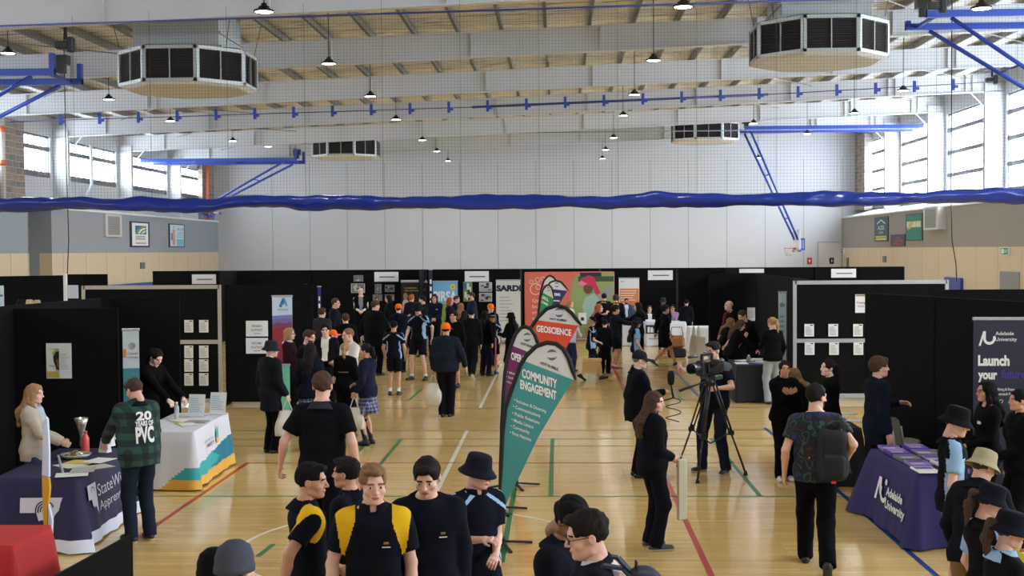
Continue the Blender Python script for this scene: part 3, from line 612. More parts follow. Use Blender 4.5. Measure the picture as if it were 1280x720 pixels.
# black speaker boxes high up
for px, py, Y, lb in ((82, 55, 29, 'black loudspeaker under the roof at the top left'), (1240, 99, 49, 'black loudspeaker at the top of a column by the right windows'), (1172, 6, 30, 'black winch motor above the near right hoop arms')):
    p = at(px, py, Y); e = empty('loudspeaker' if 'loud' in lb else 'winch_motor', p, 0, lb, 'loudspeaker' if 'loud' in lb else 'motor')
    MB().box((-.24, -.1, -.12), (.06, .12, .06), bev=.03).box((.05, -.1, -.2), (.2, .1, .16), bev=.03).build('casing', BLK, e); MB().bar((0, 0, .1), (0, 0, roofz(p.x) + DEP + .21 - p.z), .06).build('bracket', BLK, e)
# ================================================================== the fair: boards, banners, flags, tables
BFAB = mat('black_board_fabric', (.0045, .0045, .005), .95, noise=.3, scale=30, spec=.15); BEIGEF = C('beige_board_frame', 178, 170, 158, .4, metal=.2); SILF = C('silver_board_frame', 176, 178, 182, .35, metal=.3)
def board(p0, p1, label, h=2.4, frame=None, rails=(), group='black fabric display boards', postm=None, z0=.06):
    p0 = Vector((*p0, 0)); p1 = Vector((*p1, 0)); d = p1 - p0; L = d.length; a = math.atan2(d.y, d.x)
    e = empty('display_board', p0, a, label, 'display board', group); fr = frame or BFAB; w_ = .07 if frame else .035; pd = .022 if frame else .012
    MB().box((w_ * .6, -.012, z0 + .03), (L - w_ * .6, .012, h - .02)).build('fabric_panel', BFAB, e)
    n = max(1, round(L / 1.9)) if not frame else 1
    for k in range(n + 1):
        x = L * k / n; MB().box((x - w_ / 2, -pd, z0 if p0.y < 40 else 0), (x + w_ / 2, pd, h), bev=.004).build('post', postm or fr, e)
        if p0.y < 40: MB().box((x - .03, -.24, 0), (x + .03, .24, .06), bev=.01).build('foot', fr, e)
    if frame: MB().box((0, -.022, h - .075), (L, .022, h)).build('top_rail', fr, e); MB().box((0, -.022, z0), (L, .022, z0 + .08)).build('bottom_rail', fr, e)
    else: MB().box((0, -.014, h - .022), (L, .014, h)).build('top_rail', fr, e); MB().box((0, -.014, z0), (L, .014, z0 + .03)).build('bottom_rail', fr, e)
    for z in rails: MB().box((0, -.02, z - .04), (L, .02, z + .04)).build('middle_rail', fr, e)
    return e
board((-7.1, 12.6), (-6.62, 17.66), 'black board running away from the camera along the beige blazer woman\'s stall')
board((-6.82, 15.3), (-5.52, 15.3), 'black board carrying the yellow portrait poster behind the dark blue table', h=2.36)
board((-6.5, 17.75), (-5.5, 17.75), 'black board behind the plaid jacket man and the dark haired leaning woman')
board((-9.45, 24.35), (-6.72, 24.35), 'beige framed board pinned with rows of paper sheets on the left', frame=BEIGEF, rails=(1.27,))
board((-6.62, 24.45), (-4.9, 24.45), 'black board with two white notices beside the tall letter A banner')
board((-16.8, 34.5), (-14.1, 36.3), 'black board at the far left before the plywood wall')
board((-15.1, 37.6), (-13.85, 37.6), 'short black board behind the white post at the left')
YBK = 43.0; bx = [-14.2, -11.2, -8.6, -6.3, -4.62, -1.3, 1.45, 4.1, 5.8, 8.8, 11.85]
bl = ['leftmost board of the back row, with one white sign', 'back row board next to the leftmost one, behind the two slim banners', 'back row board with black and white photographs left of its white sign', 'back row board with the black and yellow banner before it', 'back row board behind the green and yellow flower banner', 'back row board behind the big coral banner, left half', 'back row board between the coral banner and the orange text poster', 'back row board behind the smiling seated woman, with a white sign', 'back row board behind the tall slim white banner and the bald man', 'rightmost board of the back row, near the far right hoop']
for k in range(10): board((bx[k], YBK), (bx[k + 1], YBK), bl[k], group='boards of the back row')
for k, lb in ((1, 'black divider board running forward left of the dark slim banner'), (4, 'black divider board beside the slim dark blue banner edge'), (8, 'black divider board right of the seated woman in lilac')): board((bx[k], 42.9), (bx[k], 40.6 if k != 4 else 41), lb, group='divider boards of the back row')
board((4.72, 24.95), (7.72, 24.95), 'silver framed board pinned with two rows of white sheets', frame=SILF, rails=(1.2,))
board((5.2, 32.9), (5.08, 25.3), 'long black side board running back behind the black covered table')
board((4.4, 17.9), (6.0, 13.4), 'angled black board behind the purple cloth table'); board((5.7, 19.2), (7.4, 19.2), 'black board standing behind the angled board on the right')
board((-3.84, 8.7), (-3.7, 10.5), 'low black board slanting in the bottom left corner', h=.62, z0=.03)
# ---- flat things on the boards: px box at depth Y, facing the camera end of the hall
def pane(px0, py0, px1, py1, Y, name, label, cat, base, fn=None, mats=(), group=None, th=.006, z0=None):
    a = at(px0, (py0 + py1) / 2, Y); b = at(px1, (py0 + py1) / 2, Y); zt = at((px0 + px1) / 2, py0, Y).z; zb = at((px0 + px1) / 2, py1, Y).z if z0 is None else z0
    W = b.x - a.x; H = zt - zb; e = MB().box((0, 0, 0), (W, th, H)).build(name, base, None, (a.x, Y - .004, zb)); tag(e, label, cat, group)
    if fn:
        s = Sheet((0, 0, 0), (1, 0, 0), (0, 0, 1), W, H); mb = MB(); fn(s, mb); mb.build('print', list(mats), e)
    return e
TX = C('print_black', 30, 30, 34, .6); TXG = C('print_grey', 150, 152, 156, .6)
signs = [(240, 343, 270, 355, 0, 'leftmost of the back row'), (468, 340, 498, 352, 1, 'above the black and white photographs'), (581, 339, 611, 352, 2, 'between the flower banner and the pale grey banner'), (810, 338, 841, 350, 3, 'above the smiling seated woman'), (924, 336, 955, 341, 4, 'right of the slim white banner'), (1039, 336, 1070, 347, 5, 'rightmost of the back row'), (501, 350, 533, 352.5, 6, 'above the black and yellow banner')]
words_ = ['Administration', 'Environmental', 'Mining', 'Transport', 'Careers', 'Information', '']
for x0, y0, x1, y1, k, lb in signs:
    pane(x0, y0, x1, y1, YBK - .018, 'booth_sign', 'white booth sign high up, ' + lb, 'sign', WP, (lambda s, mb, k=k: s.lines(mb, .2, .38, .85, .58, 1, 0, .004, .6)) if k not in (4, 6) else None, [TXB], 'white booth signs')
def fphoto(s, mb):
    rn = random.Random(int(s.W * 1e4) + int(s.H * 1e3)); s.rect(mb, .03, .03, .97, .97, 0, .001)
    for k in range(9):
        x, y = rn.random() * .7 + .05, rn.random() * .6 + .05; s.rect(mb, x, y, min(.95, x + .12 + rn.random() * .2), min(.95, y + .12 + rn.random() * .25), rn.choice((1, 2, 3)), .002 + k * .0005)
PHM = [C('photo_mid', 118, 120, 122, .5), C('photo_dark', 40, 42, 46, .5), C('photo_light', 190, 190, 188, .5), C('photo_brown', 120, 98, 82, .5)]
for x0, y0, x1, y1, lb in ((442, 344, 454, 352, 'small dark photo print with white letters above the other photos'), (439, 354.5, 456, 366, 'grey photo print behind the bald man in the black vest'), (468.5, 355, 477, 367, 'upright grey photo print left of the brown one'), (481, 356, 493, 365, 'brown tinted photo print right of the upright grey one'), (466, 368, 478, 376, 'wide grey photo print below the upright one'), (481, 368, 493, 376, 'photo print behind the dark haired profile man'),
                         (579, 352, 590.5, 377, 'tall colour photo print right of the flower banner'), (599, 353, 615, 364.5, 'upper light grey plan print next to the pale grey banner'), (599, 366, 615, 377, 'lower light grey plan print next to the pale grey banner')):
    base = WP if x0 > 590 or x0 == 439 else (PHM[0] if x0 < 590 else WP)
    pane(x0, y0, x1, y1, YBK - .018, 'photo_print', lb, 'photo print', base, fphoto, PHM if x0 < 570 else ([C('plan_bg', 186, 188, 192, .6), PHM[1], PHM[0], PHM[2]] if x0 > 590 else [GRN, PHM[1], WP, DBL]))
# papers on the silver and beige boards
def fpaper(s, mb): s.lines(mb, .12, .1, .88, .8, 9, 0, .003, .35, .4); s.rect(mb, .6, .86, .88, .94, 1, .003)
for k, (x0, y0) in enumerate([(1005.5, 405), (1035.5, 405), (1066.5, 405), (1006, 428), (1036.5, 428), (1067, 428)]):
    pane(x0, y0, x0 + 12, y0 + 15.5, 24.92, 'pinned_sheet', 'white paper sheet on the silver framed board, ' + ('above' if k < 3 else 'below') + ' the rail, ' + ('left', 'middle', 'right')[k % 3], 'paper sheet', WP, fpaper, [TXG, TX], 'sheets on the silver board')
pane(1069, 368, 1083, 391, 24.925, 'notice', 'white notice with brown top and the word Training, on the silver framed board', 'notice', WP, lambda s, mb: (s.rect(mb, .05, .9, .95, .98, 0), s.text(mb, 'Training', .1, .5, .12, 1, .8), s.lines(mb, .2, .3, .8, .42, 2, 2)), [C('tan_print', 150, 116, 80, .6), TX, TXG])
CREAMP = C('paper_cream', 226, 222, 210, .6)
rows_ = [(400, 415.5), (432, 447.5), (449, 464.5), (466.5, 482)]
for c, (x0, x1) in enumerate(((216.5, 225), (230.5, 241.5), (249, 260.5))):
    for r, (y0, y1) in enumerate(rows_):
        pane(x0, y0, x1, y1, 24.31, 'pinned_sheet', 'cream paper sheet on the beige framed board, ' + ('left', 'middle', 'right')[c] + ' column, ' + ('top', 'second', 'third', 'bottom')[r] + ' row', 'paper sheet', CREAMP, fpaper, [TXG, TX], 'sheets on the beige board')
for y0, t1, t2, lb in ((401, 'FINISH', 'SUPPORT', 'upper white notice on the black board beside the letter A banner'), (422.5, 'RESUME', 'STATION', 'lower white notice on the black board beside the letter A banner')):
    pane(307.5, y0, 335, y0 + 19.5, 24.4, 'notice', lb, 'notice', WP, lambda s, mb, t1=t1, t2=t2: (s.text(mb, t1, .28, .6, .14, 0, .44), s.text(mb, t2, .24, .34, .14, 0, .52), s.lines(mb, .35, .14, .65, .22, 1, 0)), [TXB])
pane(58, 429, 89.5, 473, 15.27, 'portrait_poster', 'white and yellow poster with a dark half face portrait', 'poster', WP, lambda s, mb: (s.poly(mb, [(.02, .02), (.52, .02), (.5, .2), (.02, .2)], 0), s.poly(mb, [(.24, .72), (.4, .86), (.52, .84), (.52, .2), (.36, .22), (.42, .34), (.3, .46), (.3, .62)], 0), s.poly(mb, [(.28, .62), (.4, .76), (.52, .78), (.52, .24), (.4, .26), (.36, .36), (.3, .48)], 1, .006), s.poly(mb, [(.4, .52), (.52, .56), (.52, .3), (.46, .3)], 2, .008), s.lines(mb, .56, .25, .9, .72, 9, 3, .004, .25, .4), s.text(mb, 'Young', .1, .34, .05, 1, .22, .01), s.text(mb, 'Careers', .12, .82, .04, 3, .3)), [C('poster_mustard', 196, 178, 84, .6), TX, C('face_brown', 120, 86, 60, .6), TXG])
for y0, y1, x1, lb in ((422, 446, 7.5, 'dark framed photo at the left edge, the upper one'), (473, 498, 11, 'dark framed photo at the left edge, the lower one')):
    e = pane(1, y0, x1, y1, 15.27, 'framed_photo', lb, 'photo', WHT, lambda s, mb: (s.rect(mb, .04, .05, .96, .95, 0, .002), s.disc(mb, .6, .5, .08, 1, .004), s.disc(mb, .7, .4, .04, 2, .006)), [PHM[1], PHM[0], C('photo_rose', 170, 110, 110, .5)])
# ---- pull-up banners
def pullup(px0, px1, pyt, Y, label, base, fn, mats, yaw=0, cassette=SILF, group='pull-up banners'):
    a = at(px0, pyt, Y); b = at(px1, pyt, Y); W = (b.x - a.x) / max(.1, math.cos(R(yaw))); H = (a.z + b.z) / 2
    e = empty('pull_up_banner', (a.x, Y, 0), R(yaw), label, 'banner', group)
    MB().box((0, 0, .1), (W, .006, H)).build('banner_sheet', base, e); MB().box((-.01, -.015, H - .02), (W + .01, .02, H + .015), bev=.005).build('top_rail', cassette, e)
    MB().box((-.02, -.09, .02), (W + .02, .12, .11), bev=.02).build('base_case', cassette, e); MB().tube([(W / 2, .03, .1), (W / 2, .03, H)], .01, 6).build('support_pole', cassette, e)
    s = Sheet((0, 0, .1), (1, 0, 0), (0, 0, 1), W, H - .1); mb = MB(); fn(s, mb); mb.build('print', list(mats), e); return e
TEALP = C('print_teal', 62, 134, 140, .6); ORP = C('print_orange', 226, 138, 74, .6)
pullup(153, 171.5, 412, 16.7, 'narrow teal and white pull-up banner behind the plaid jacket man', TEALP, lambda s, mb: (s.rect(mb, 0, .72, 1, 1, 0), s.disc(mb, .55, .88, .05, 2), s.lines(mb, .2, .78, .9, .84, 2, 2), s.rect(mb, .02, .8, .2, .86, 1, .006), s.text(mb, 'GET', .3, .56, .06, 1, .5), s.text(mb, 'IT', .38, .44, .05, 1, .3), s.lines(mb, .2, .3, .8, .38, 3, 0)), [C('banner_pale', 200, 208, 212, .6), ORP, TXG], yaw=18)
pullup(340, 365, 370, 23.5, 'tall pale blue banner with a blue letter A over purple and red hills', C('banner_iceblue', 204, 220, 242, .6), lambda s, mb: (s.poly(mb, [(0, .0), (1, .0), (1, .80), (0, .79)], 3, .003), s.poly(mb, [(0, .0), (1, .0), (1, .765), (.6, .75), (.3, .76), (0, .745)], 4, .005), s.poly(mb, [(0, 0), (1, 0), (1, .73), (.5, .715), (0, .70)], 5, .007), s.poly(mb, [(0, .79), (1, .80), (1, .83), (0, .82)], 2, .004),
    s.poly(mb, [(.34, .905), (.46, .895), (.64, .965), (.6, .985), (.52, .98)], 0, .005), s.poly(mb, [(.56, .985), (.66, .975), (.78, .91), (.7, .905), (.64, .93), (.46, .91), (.46, .925), (.6, .945)], 1, .007), s.lines(mb, .25, .865, .8, .885, 2, 6)), [C('a_blue', 30, 110, 170, .5), C('a_teal', 60, 170, 190, .5), C('hill_blue', 120, 130, 190, .6), C('hill_lilac', 122, 106, 160, .6), C('hill_plum', 120, 66, 110, .6), C('hill_red', 160, 40, 60, .6), TXG], cassette=SILF)
pullup(344, 362, 456, 21.2, 'low mint green banner stand with white lettering between the pupils', C('mint_banner', 116, 208, 176, .6), lambda s, mb: (s.text(mb, 'to', .05, .7, .08, 0, .3), s.rect(mb, 0, .0, 1, .22, 0)), [WP])
def vtext(s, mb, m): 
    for k in range(6): s.rect(mb, .25, .3 + k * .1, .75, .36 + k * .1, m)
NAVYP = C('print_navy', 24, 32, 66, .6); TEALD = C('print_deep_teal', 22, 74, 90, .6)
pullup(380, 385, 356, 30, 'slim dark teal banner with white upright lettering, left one of two', TEALD, lambda s, mb: vtext(s, mb, 0), [WP], yaw=0)
pullup(397, 401, 358, 34, 'slim dark violet banner with white upright lettering, right one of two', C('print_violet', 44, 40, 110, .6), lambda s, mb: vtext(s, mb, 0), [WP])
pullup(536, 540.5, 337, 40.6, 'slim tall dark blue banner edge left of the flower banner', NAVYP, lambda s, mb: vtext(s, mb, 0), [WP])
YEL = C('print_yellow', 214, 190, 70, .6); SKINP = C('print_face', 176, 134, 112, .6)
pullup(501.5, 534, 352.5, 42.4, 'black banner with yellow lettering and printed people', C('banner_black', 22, 22, 22, .6), lambda s, mb: (s.text(mb, 'CAREERS', .12, .88, .022, 0, .48), s.text(mb, 'OPEN YOUR MINE', .12, .83, .022, 0, .54), s.text(mb, 'mE', .76, .84, .035, 1, .16), s.poly(mb, [(.04, .1), (.28, .1), (.28, .64), (.22, .68), (.1, .68), (.04, .62)], 1), s.disc(mb, .16, .74, .1, 2, .005, 12, .8, 1.2), s.poly(mb, [(.3, .1), (.55, .1), (.55, .6), (.48, .65), (.34, .65), (.3, .6)], 3), s.disc(mb, .42, .72, .1, 2, .005, 12, .8, 1.2)), [YEL, C('print_shirt', 206, 208, 212, .6), SKINP, C('print_grey_suit', 80, 86, 96, .6)], cassette=SILF)
def pirsa(s, mb):
    s.rect(mb, 0, .6, 1, 1, 0, .002); s.rect(mb, 0, 0, 1, .6, 1, .002); rn = random.Random(3)
    for k in range(26): s.disc(mb, rn.random() * .94 + .03, rn.random() * .55 + .03, .03 + rn.random() * .03, 2 if k % 3 else 3, .003 + k * .0003, 8)
    s.disc(mb, .8, .9, .1, 2, .004, 12); s.disc(mb, .8, .9, .04, 3, .006); s.text(mb, 'PIRSA', .03, .66, .16, 4, .94, .012, .04)
pullup(541, 572, 351.5, 41.6, 'green and yellow flower banner with big white PIRSA lettering', C('banner_white', 220, 222, 224, .6), pirsa, [C('sky_print', 110, 176, 222, .6), C('meadow_print', 128, 152, 62, .6), C('flower_yellow', 222, 200, 50, .6), GRN, C('letter_white', 238, 240, 242, .6)])
pullup(620, 650.5, 350, 40.5, 'pale grey banner with big dark blue SARDI lettering', C('banner_warm_grey', 204, 202, 196, .6), lambda s, mb: (s.text(mb, 'SARDI', .01, .82, .09, 0, 1.02, .006, .06), s.lines(mb, .14, .3, .68, .74, 8, 1, .004, .25, .4)), [C('sardi_navy', 16, 24, 52, .6), TXG])
pullup(773.5, 799, 347.5, 42.2, 'white banner with an orange text block and a green landscape', WP, lambda s, mb: (s.text(mb, 'ATC', .08, .93, .02, 3, .16), s.rect(mb, .04, .56, .98, .82, 0), s.lines(mb, .08, .6, .85, .8, 5, 2, .006, .3, .3), s.rect(mb, 0, .2, 1, .55, 1), s.poly(mb, [(0, .5), (.4, .56), (1, .5), (1, .62), (.6, .58)], 0, .005)), [ORP, C('print_forest', 66, 106, 82, .6), WP, TX])
pullup(894, 905.5, 348, 36, 'tall slim white banner with a red heart and dark photo top', C('banner_cool_white', 204, 222, 232, .6), lambda s, mb: (s.poly(mb, [(0, .82), (1, .82), (1, 1), (0, 1)], 2, .003), s.poly(mb, [(.2, .82), (1, .82), (1, .94)], 1, .006), s.rect(mb, .2, .94, .8, .98, 3, .006), s.rect(mb, 0, .8, 1, .82, 0, .006), s.poly(mb, [(.25, .75), (.5, .69), (.75, .75), (.5, .76)], 4, .006), s.lines(mb, .2, .35, .8, .64, 7, 5)), [GRN, NAVYP, C('pale_top', 206, 210, 206, .6), TX, C('heart_red', 190, 30, 50, .6), LB])
pullup(973, 983, 365, 27, 'narrow white banner with dark letters left of the silver framed board', C('banner_cool_white', 204, 222, 232, .6), lambda s, mb: (s.text(mb, 'tlv', .2, .84, .05, 0, .6), s.lines(mb, .2, .5, .7, .76, 5, 1)), [NAVYP, LB])
pullup(1217, 1279, 398, 13.9, 'dark blue university banner with white Launch your future lettering', C('banner_midnight', 28, 30, 58, .6), lambda s, mb: (
    s.poly(mb, [(.1, .86), (.14, .86), (.23, .935), (.19, .935)], 0), s.poly(mb, [(.19, .935), (.24, .935), (.24, .885), (.21, .88)], 0, .007), s.ring(mb, .31, .9, .075, .03, 0, .005, 12, 160, 380, .9, 1.0), s.text(mb, 'Adelaide', .43, .915, .018, 0, .36), s.text(mb, 'University', .43, .885, .018, 0, .42),
    s.text(mb, 'Launch', .09, .76, .05, 0, .62, .005, .045), s.text(mb, 'your', .09, .69, .045, 0, .38, .005, .045), s.text(mb, 'future', .55, .695, .042, 1, .6 * .8, .005, .02), s.text(mb, '• Mining & Resources', .42, .63, .014, 0, .5), s.text(mb, 'Outreach Program', .45, .606, .014, 0, .45), s.ring(mb, .55, .575, .02, .005, 0)), [WP, C('future_blue', 56, 52, 150, .5)], yaw=-4)
# big coral backdrop
def coral(s, mb):
    s.rect(mb, 0, 0, 1, 1, 0, .001); pts = [(.56 - .14 * math.sin(R(a)) * 1.0, 1 - .5 * (1 - math.cos(R(a))) * 1.0) for a in range(0, 100, 10)]
    s.poly(mb, [(1, 0), (1, 1), (.66, 1), (.58, .96), (.54, .88), (.52, .76), (.51, .6), (.53, .4), (.57, .2), (.6, 0)], 1, .003)
    s.rect(mb, .62, .94, .86, 1, 2, .005); s.rect(mb, .6, .86, 1, .94, 5, .004); s.poly(mb, [(.75, .55), (.98, .85), (.98, .65), (.85, .5)], 6, .004)
    s.poly(mb, [(.7, .2), (.64, .48), (.68, .62), (.78, .68), (.88, .5), (.86, .2)], 4, .006)
    s.disc(mb, .71, .76, .18, 3, .008, 14, .9, 1.1); s.poly(mb, [(.61, .8), (.63, .9), (.72, .96), (.78, .93), (.8, .84), (.85, .68), (.8, .66), (.75, .8)], 7, .012); s.poly(mb, [(.59, .81), (.63, .88), (.7, .83), (.66, .8)], 8, .014)
    for x, y, r in ((.07, .86, .07), (.14, .89, .09), (.2, .91, .07)): s.ring(mb, x, y, r, .02, 9, .005, 12)
    s.ring(mb, .12, .75, .2, .03, 9, .005, 16); s.ring(mb, .15, .78, .09, .02, 9, .006, 12)
    for k, t in enumerate(('Qual', 'busi', 'envir', 'solu')): s.text(mb, t, .08, .55 - k * .09, .05, 9, .11)
a = at(655.5, 340, 41.9); b = at(768, 338, 41.9)
e = empty('backdrop_banner', (a.x, 41.9, 0), 0, 'wide coral backdrop with a printed child in a pink cap on grass', 'banner'); W = b.x - a.x; H = a.z
MB().box((0, 0, .05), (W, .05, H), bev=.04).build('fabric_wall', C('coral_print', 214, 106, 88, .6), e)
s = Sheet((.02, -.002, .08), (1, 0, 0), (0, 0, 1), W - .04, H - .11); mb = MB(); coral(s, mb); mb.build('print', [C('coral_print', 214, 106, 88, .6), C('grass_print', 142, 160, 96, .6), NAVYP, C('child_brown', 106, 66, 50, .6), C('child_shirt', 160, 186, 170, .6), C('dark_leaf', 60, 78, 48, .6), C('path_grey', 150, 150, 146, .6), C('cap_pink', 200, 44, 82, .6), C('cap_pale', 226, 130, 150, .6), C('line_pale', 240, 200, 186, .6)], e)
# pane with letters behind the leaning man, white boards at left
board((4.0, 33.1), (5.7, 33.1), 'short black board carrying the light grey poster with black upright letters')
pane(934, 384.5, 951, 401, 33.08, 'poster', 'light grey poster with black upright lettering behind the leaning man', 'poster', C('paper_grey', 186, 186, 180, .6), lambda s, mb: (s.text(mb, 'OCP', .62, .1, .2, 0, .0001) if 0 else s.rect(mb, .62, .6, .9, .9, 0), s.rect(mb, .62, .2, .9, .5, 0), s.lines(mb, .08, .2, .5, .8, 6, 1)), [TX, TXG])
pane(-8, 357, 5, 385, 30, 'poster', 'white poster with a green dash at the far left edge', 'poster', C('banner_cool_white', 204, 222, 232, .6), lambda s, mb: s.rect(mb, .6, .5, .9, .6, 0), [TEALP])
pane(82, 356.5, 98, 373, 31, 'whiteboard', 'white panel seen above the beige framed board', 'whiteboard', C('pale_panel', 196, 206, 218, .6))
tag(MB().box((-.04, -.04, 0), (.04, .04, at(82, 342, 31).z), bev=.01).build('white_post', TRIMW, None, at(82, 372, 31).xy.to_3d()), 'thin white post at the end of the far left black board', 'post')
# ---- feather flags
FBLK = C('flag_black_sleeve', 16, 15, 16, .7); FWH = C('flag_white', 206, 204, 202, .7)
def swirl(mb, P, x, y, r, m, l):
    for a0 in (20, 200):
        vs = []
        for i in range(9):
            t = R(a0 + i * 17); w_ = .45 * math.sin(math.pi * i / 8) + .05
            for q in (1, 1 - w_): vs.append(P(x + r * q * math.cos(t), y + r * q * 1.1 * math.sin(t), l))
        mb.add(vs, [(2 * i, 2 * i + 1, 2 * i + 3, 2 * i + 2) for i in range(8)], m)
def flag(Y, outer, inner_w, tip_low, split, colr, label, texts=(), logo=None, basexy=None, polefoot=None, group='tall feather flags'):
    """outer: px outline of the pole sleeve from foot to tip; tip_low: px points of the free edge back to the foot"""
    base = at(*polefoot, Y); e = empty('feather_flag', (base.x, Y, 0), 0, label, 'flag', group); O = Vector((base.x, Y, 0))
    def P(px, py, l=0): q = at(px, py, Y); return Vector((q.x, Y - l, q.z)) - O
    inn = []
    n = len(outer)
    for i, p in enumerate(outer):
        a = outer[max(i - 1, 0)]; b = outer[min(i + 1, n - 1)]; d = Vector((b[0] - a[0], b[1] - a[1])).normalized(); w_ = inner_w * (.55 if i < 2 or i > n - 2 else 1)
        inn.append((p[0] - d.y * w_, p[1] + d.x * w_))
    sl = MB()
    vs = [P(*p, l) for l in (.012, -.012) for q in zip(outer, inn) for p in q]; N = 2 * n
    fs = []
    for i in range(n - 1):
        a = 2 * i; fs += [(a, a + 1, a + 3, a + 2), (N + a + 2, N + a + 3, N + a + 1, N + a), (a, a + 2, N + a + 2, N + a), (a + 1, N + a + 1, N + a + 3, a + 3)]
    sl.smooth = True; sl.add(vs, fs).build('pole_sleeve', FBLK, e)
    # sail: strips between inner edge and the free edge
    free = tip_low                     # from tip down to foot
    def lerp_path(path, t):
        ls = [math.dist(path[i], path[i + 1]) for i in range(len(path) - 1)]; T = sum(ls) * t
        for i, l_ in enumerate(ls):
            if T <= l_ or i == len(ls) - 1: f = min(1, T / l_) if l_ else 0; return (path[i][0] + (path[i + 1][0] - path[i][0]) * f, path[i][1] + (path[i + 1][1] - path[i][1]) * f)
            T -= l_
    poly = inn + free
    (sx0, sy0), (sx1, sy1) = split
    def side(p): return (sx1 - sx0) * (p[1] - sy0) - (sy1 - sy0) * (p[0] - sx0)   # <0 above the split
    def clip(pts, sg):
        out = []
        for i in range(len(pts)):
            a, b = pts[i], pts[(i + 1) % len(pts)]; da, db = side(a) * sg, side(b) * sg
            if da >= 0: out.append(a)
            if da * db < 0: t = da / (da - db); out.append((a[0] + (b[0] - a[0]) * t, a[1] + (b[1] - a[1]) * t))
        return out
    for sg, m, nm in ((1, colr, 'coloured_sail'), (-1, FWH, 'white_sail')):
        pl = clip(poly, sg); k = len(pl)
        if k < 3: continue
        mb = MB(); mb.add([P(x, y, l) for l in (.003, -.003) for x, y in pl], [tuple(range(k)), tuple(range(2 * k - 1, k - 1, -1))] + [(i, i + k, (i + 1) % k + k, (i + 1) % k) for i in range(k)]).build(nm, m, e)
    mb = MB()
    def ftext(t, x, y, h, w_, rot, m=0, bold=.035):
        vs, fs = text_mesh(t, bold); kx = w_ / vs[:, 0].max(); ky = h / .7; cr, sr = math.cos(R(rot)), math.sin(R(rot))
        mb.add([P(x + vx * kx * cr, y + vx * kx * sr - vy * ky, .0125 - .006) for vx, vy, _ in vs], fs, m)
    for t in texts: ftext(*t)
    if logo: swirl(mb, P, logo[0], logo[1], logo[2], 1, .007)
    if texts or logo: mb.build('lettering', [WP, TXB, TX], e)
    MB().tube([P(outer[0][0] + inner_w * .4, outer[0][1] - 4), P(polefoot[0] + inner_w * .4, polefoot[1])], .012, 8).build('pole', BLK, e)
    bm_ = MB()
    for a_ in (20, 110, 200, 290): bm_.bar((0, 0, .05), (.34 * math.cos(R(a_)), .34 * math.sin(R(a_)), .012), .035, .02)
    bm_.box((-.05, -.05, .03), (.05, .05, .09), bev=.01); bm_.build('cross_base', BLK, e)
    return e
TEALF = C('flag_teal', 62, 142, 142, .7); PURF = C('flag_purple', 112, 34, 92, .7); ORF = C('flag_orange', 216, 74, 38, .7); GRF = C('flag_green', 34, 140, 74, .7); NVF = C('flag_navy', 46, 38, 92, .7)
flag(12.7, [(625, 676), (623, 620), (623.5, 580), (625, 545), (629, 510), (635.4, 490), (641.5, 473), (648, 455), (656, 442.5), (668.8, 430.5), (683, 425.4), (696, 427), (706, 434), (713.5, 447), (718, 461), (721, 474)], 5.5, [(716, 476), (698, 504), (673, 546), (652, 590), (636, 622), (629, 640)], ((656, 451.5), (715, 474)), TEALF, 'teal feather flag with white COMMUNITY ENGAGEMENT lettering, nearest of all',
     [('COMMUNITY', 652.5, 471, 10.5, 46, 18, 0), ('ENGAGEMENT', 650.2, 485, 10.5, 47.5, 18, 0), ('• Inclusion & Diversity', 642.5, 501.5, 4.2, 43, 20, 0, .01), ('• Communications', 641.5, 509.5, 4.2, 36, 20, 0, .01), ('• Public Relations', 640.5, 518, 4.2, 36, 20, 0, .01), ('• Media Liaison', 639.5, 526, 4.2, 29, 20, 0, .01), ('• Community', 638.5, 534, 4.2, 25, 20, 0, .01), ('• First Nations', 637.5, 542, 4.2, 28, 20, 0, .01), ('HOT RUBBLE', 675.5, 455, 3.6, 24, 21, 2, .02)], (690, 443.5, 6.4), polefoot=(626, 690))
flag(14.4, [(623.5, 628), (624, 570), (625, 530), (627, 490), (629, 465), (631.5, 450), (636, 433), (642.7, 416), (650, 407.8), (657, 406), (664.6, 409), (671, 418), (676, 432), (680, 446)], 4.6, [(677, 448), (660, 500), (642, 555), (629, 590)], ((639.6, 431.7), (678, 447)), PURF, 'purple feather flag with white lettering, left of the orange one',
     [('OPERATIONS', 639, 449, 9, 34, 17, 0), ('• Mining', 634, 466, 2.6, 14, 16, 0, .01), ('• Drilling', 633, 472, 2.6, 14, 16, 0, .01), ('• Processing', 632.5, 478, 2.6, 18, 16, 0, .01), ('HOT RUBBLE', 651, 430, 2.8, 20, 19, 2)], (659, 421.5, 5), polefoot=(624, 640))
flag(15.9, [(641, 600), (643, 560), (646, 510), (651, 460), (656, 430), (662, 408), (671, 394.6), (682, 384), (696, 379.4), (708, 382.5), (716.7, 390), (723, 398), (728, 406)], 4.8, [(723, 407), (706.7, 437), (690, 475), (672, 520), (650, 580)], ((668.8, 399.8), (723, 407)), ORF, 'orange feather flag with white GEOSCIENCE lettering',
     [('GEOSCIENCE', 670.4, 414, 7.6, 44, 7.5, 0), ('HOT RUBBLE', 687.5, 399.6, 2.3, 21, 6, 2)], (699, 390.5, 5.5), polefoot=(643, 609))
flag(25.6, [(668, 450), (669.5, 420), (672, 385), (675, 362), (679, 350), (684, 344.4), (688, 343.2), (693, 346), (697, 352)], 2.3, [(695, 353), (688, 372), (676, 420)], ((678, 357.5), (696, 350)), ORF, 'orange and white feather flag furthest back, behind the dark blue one', (), None, polefoot=(669, 456))
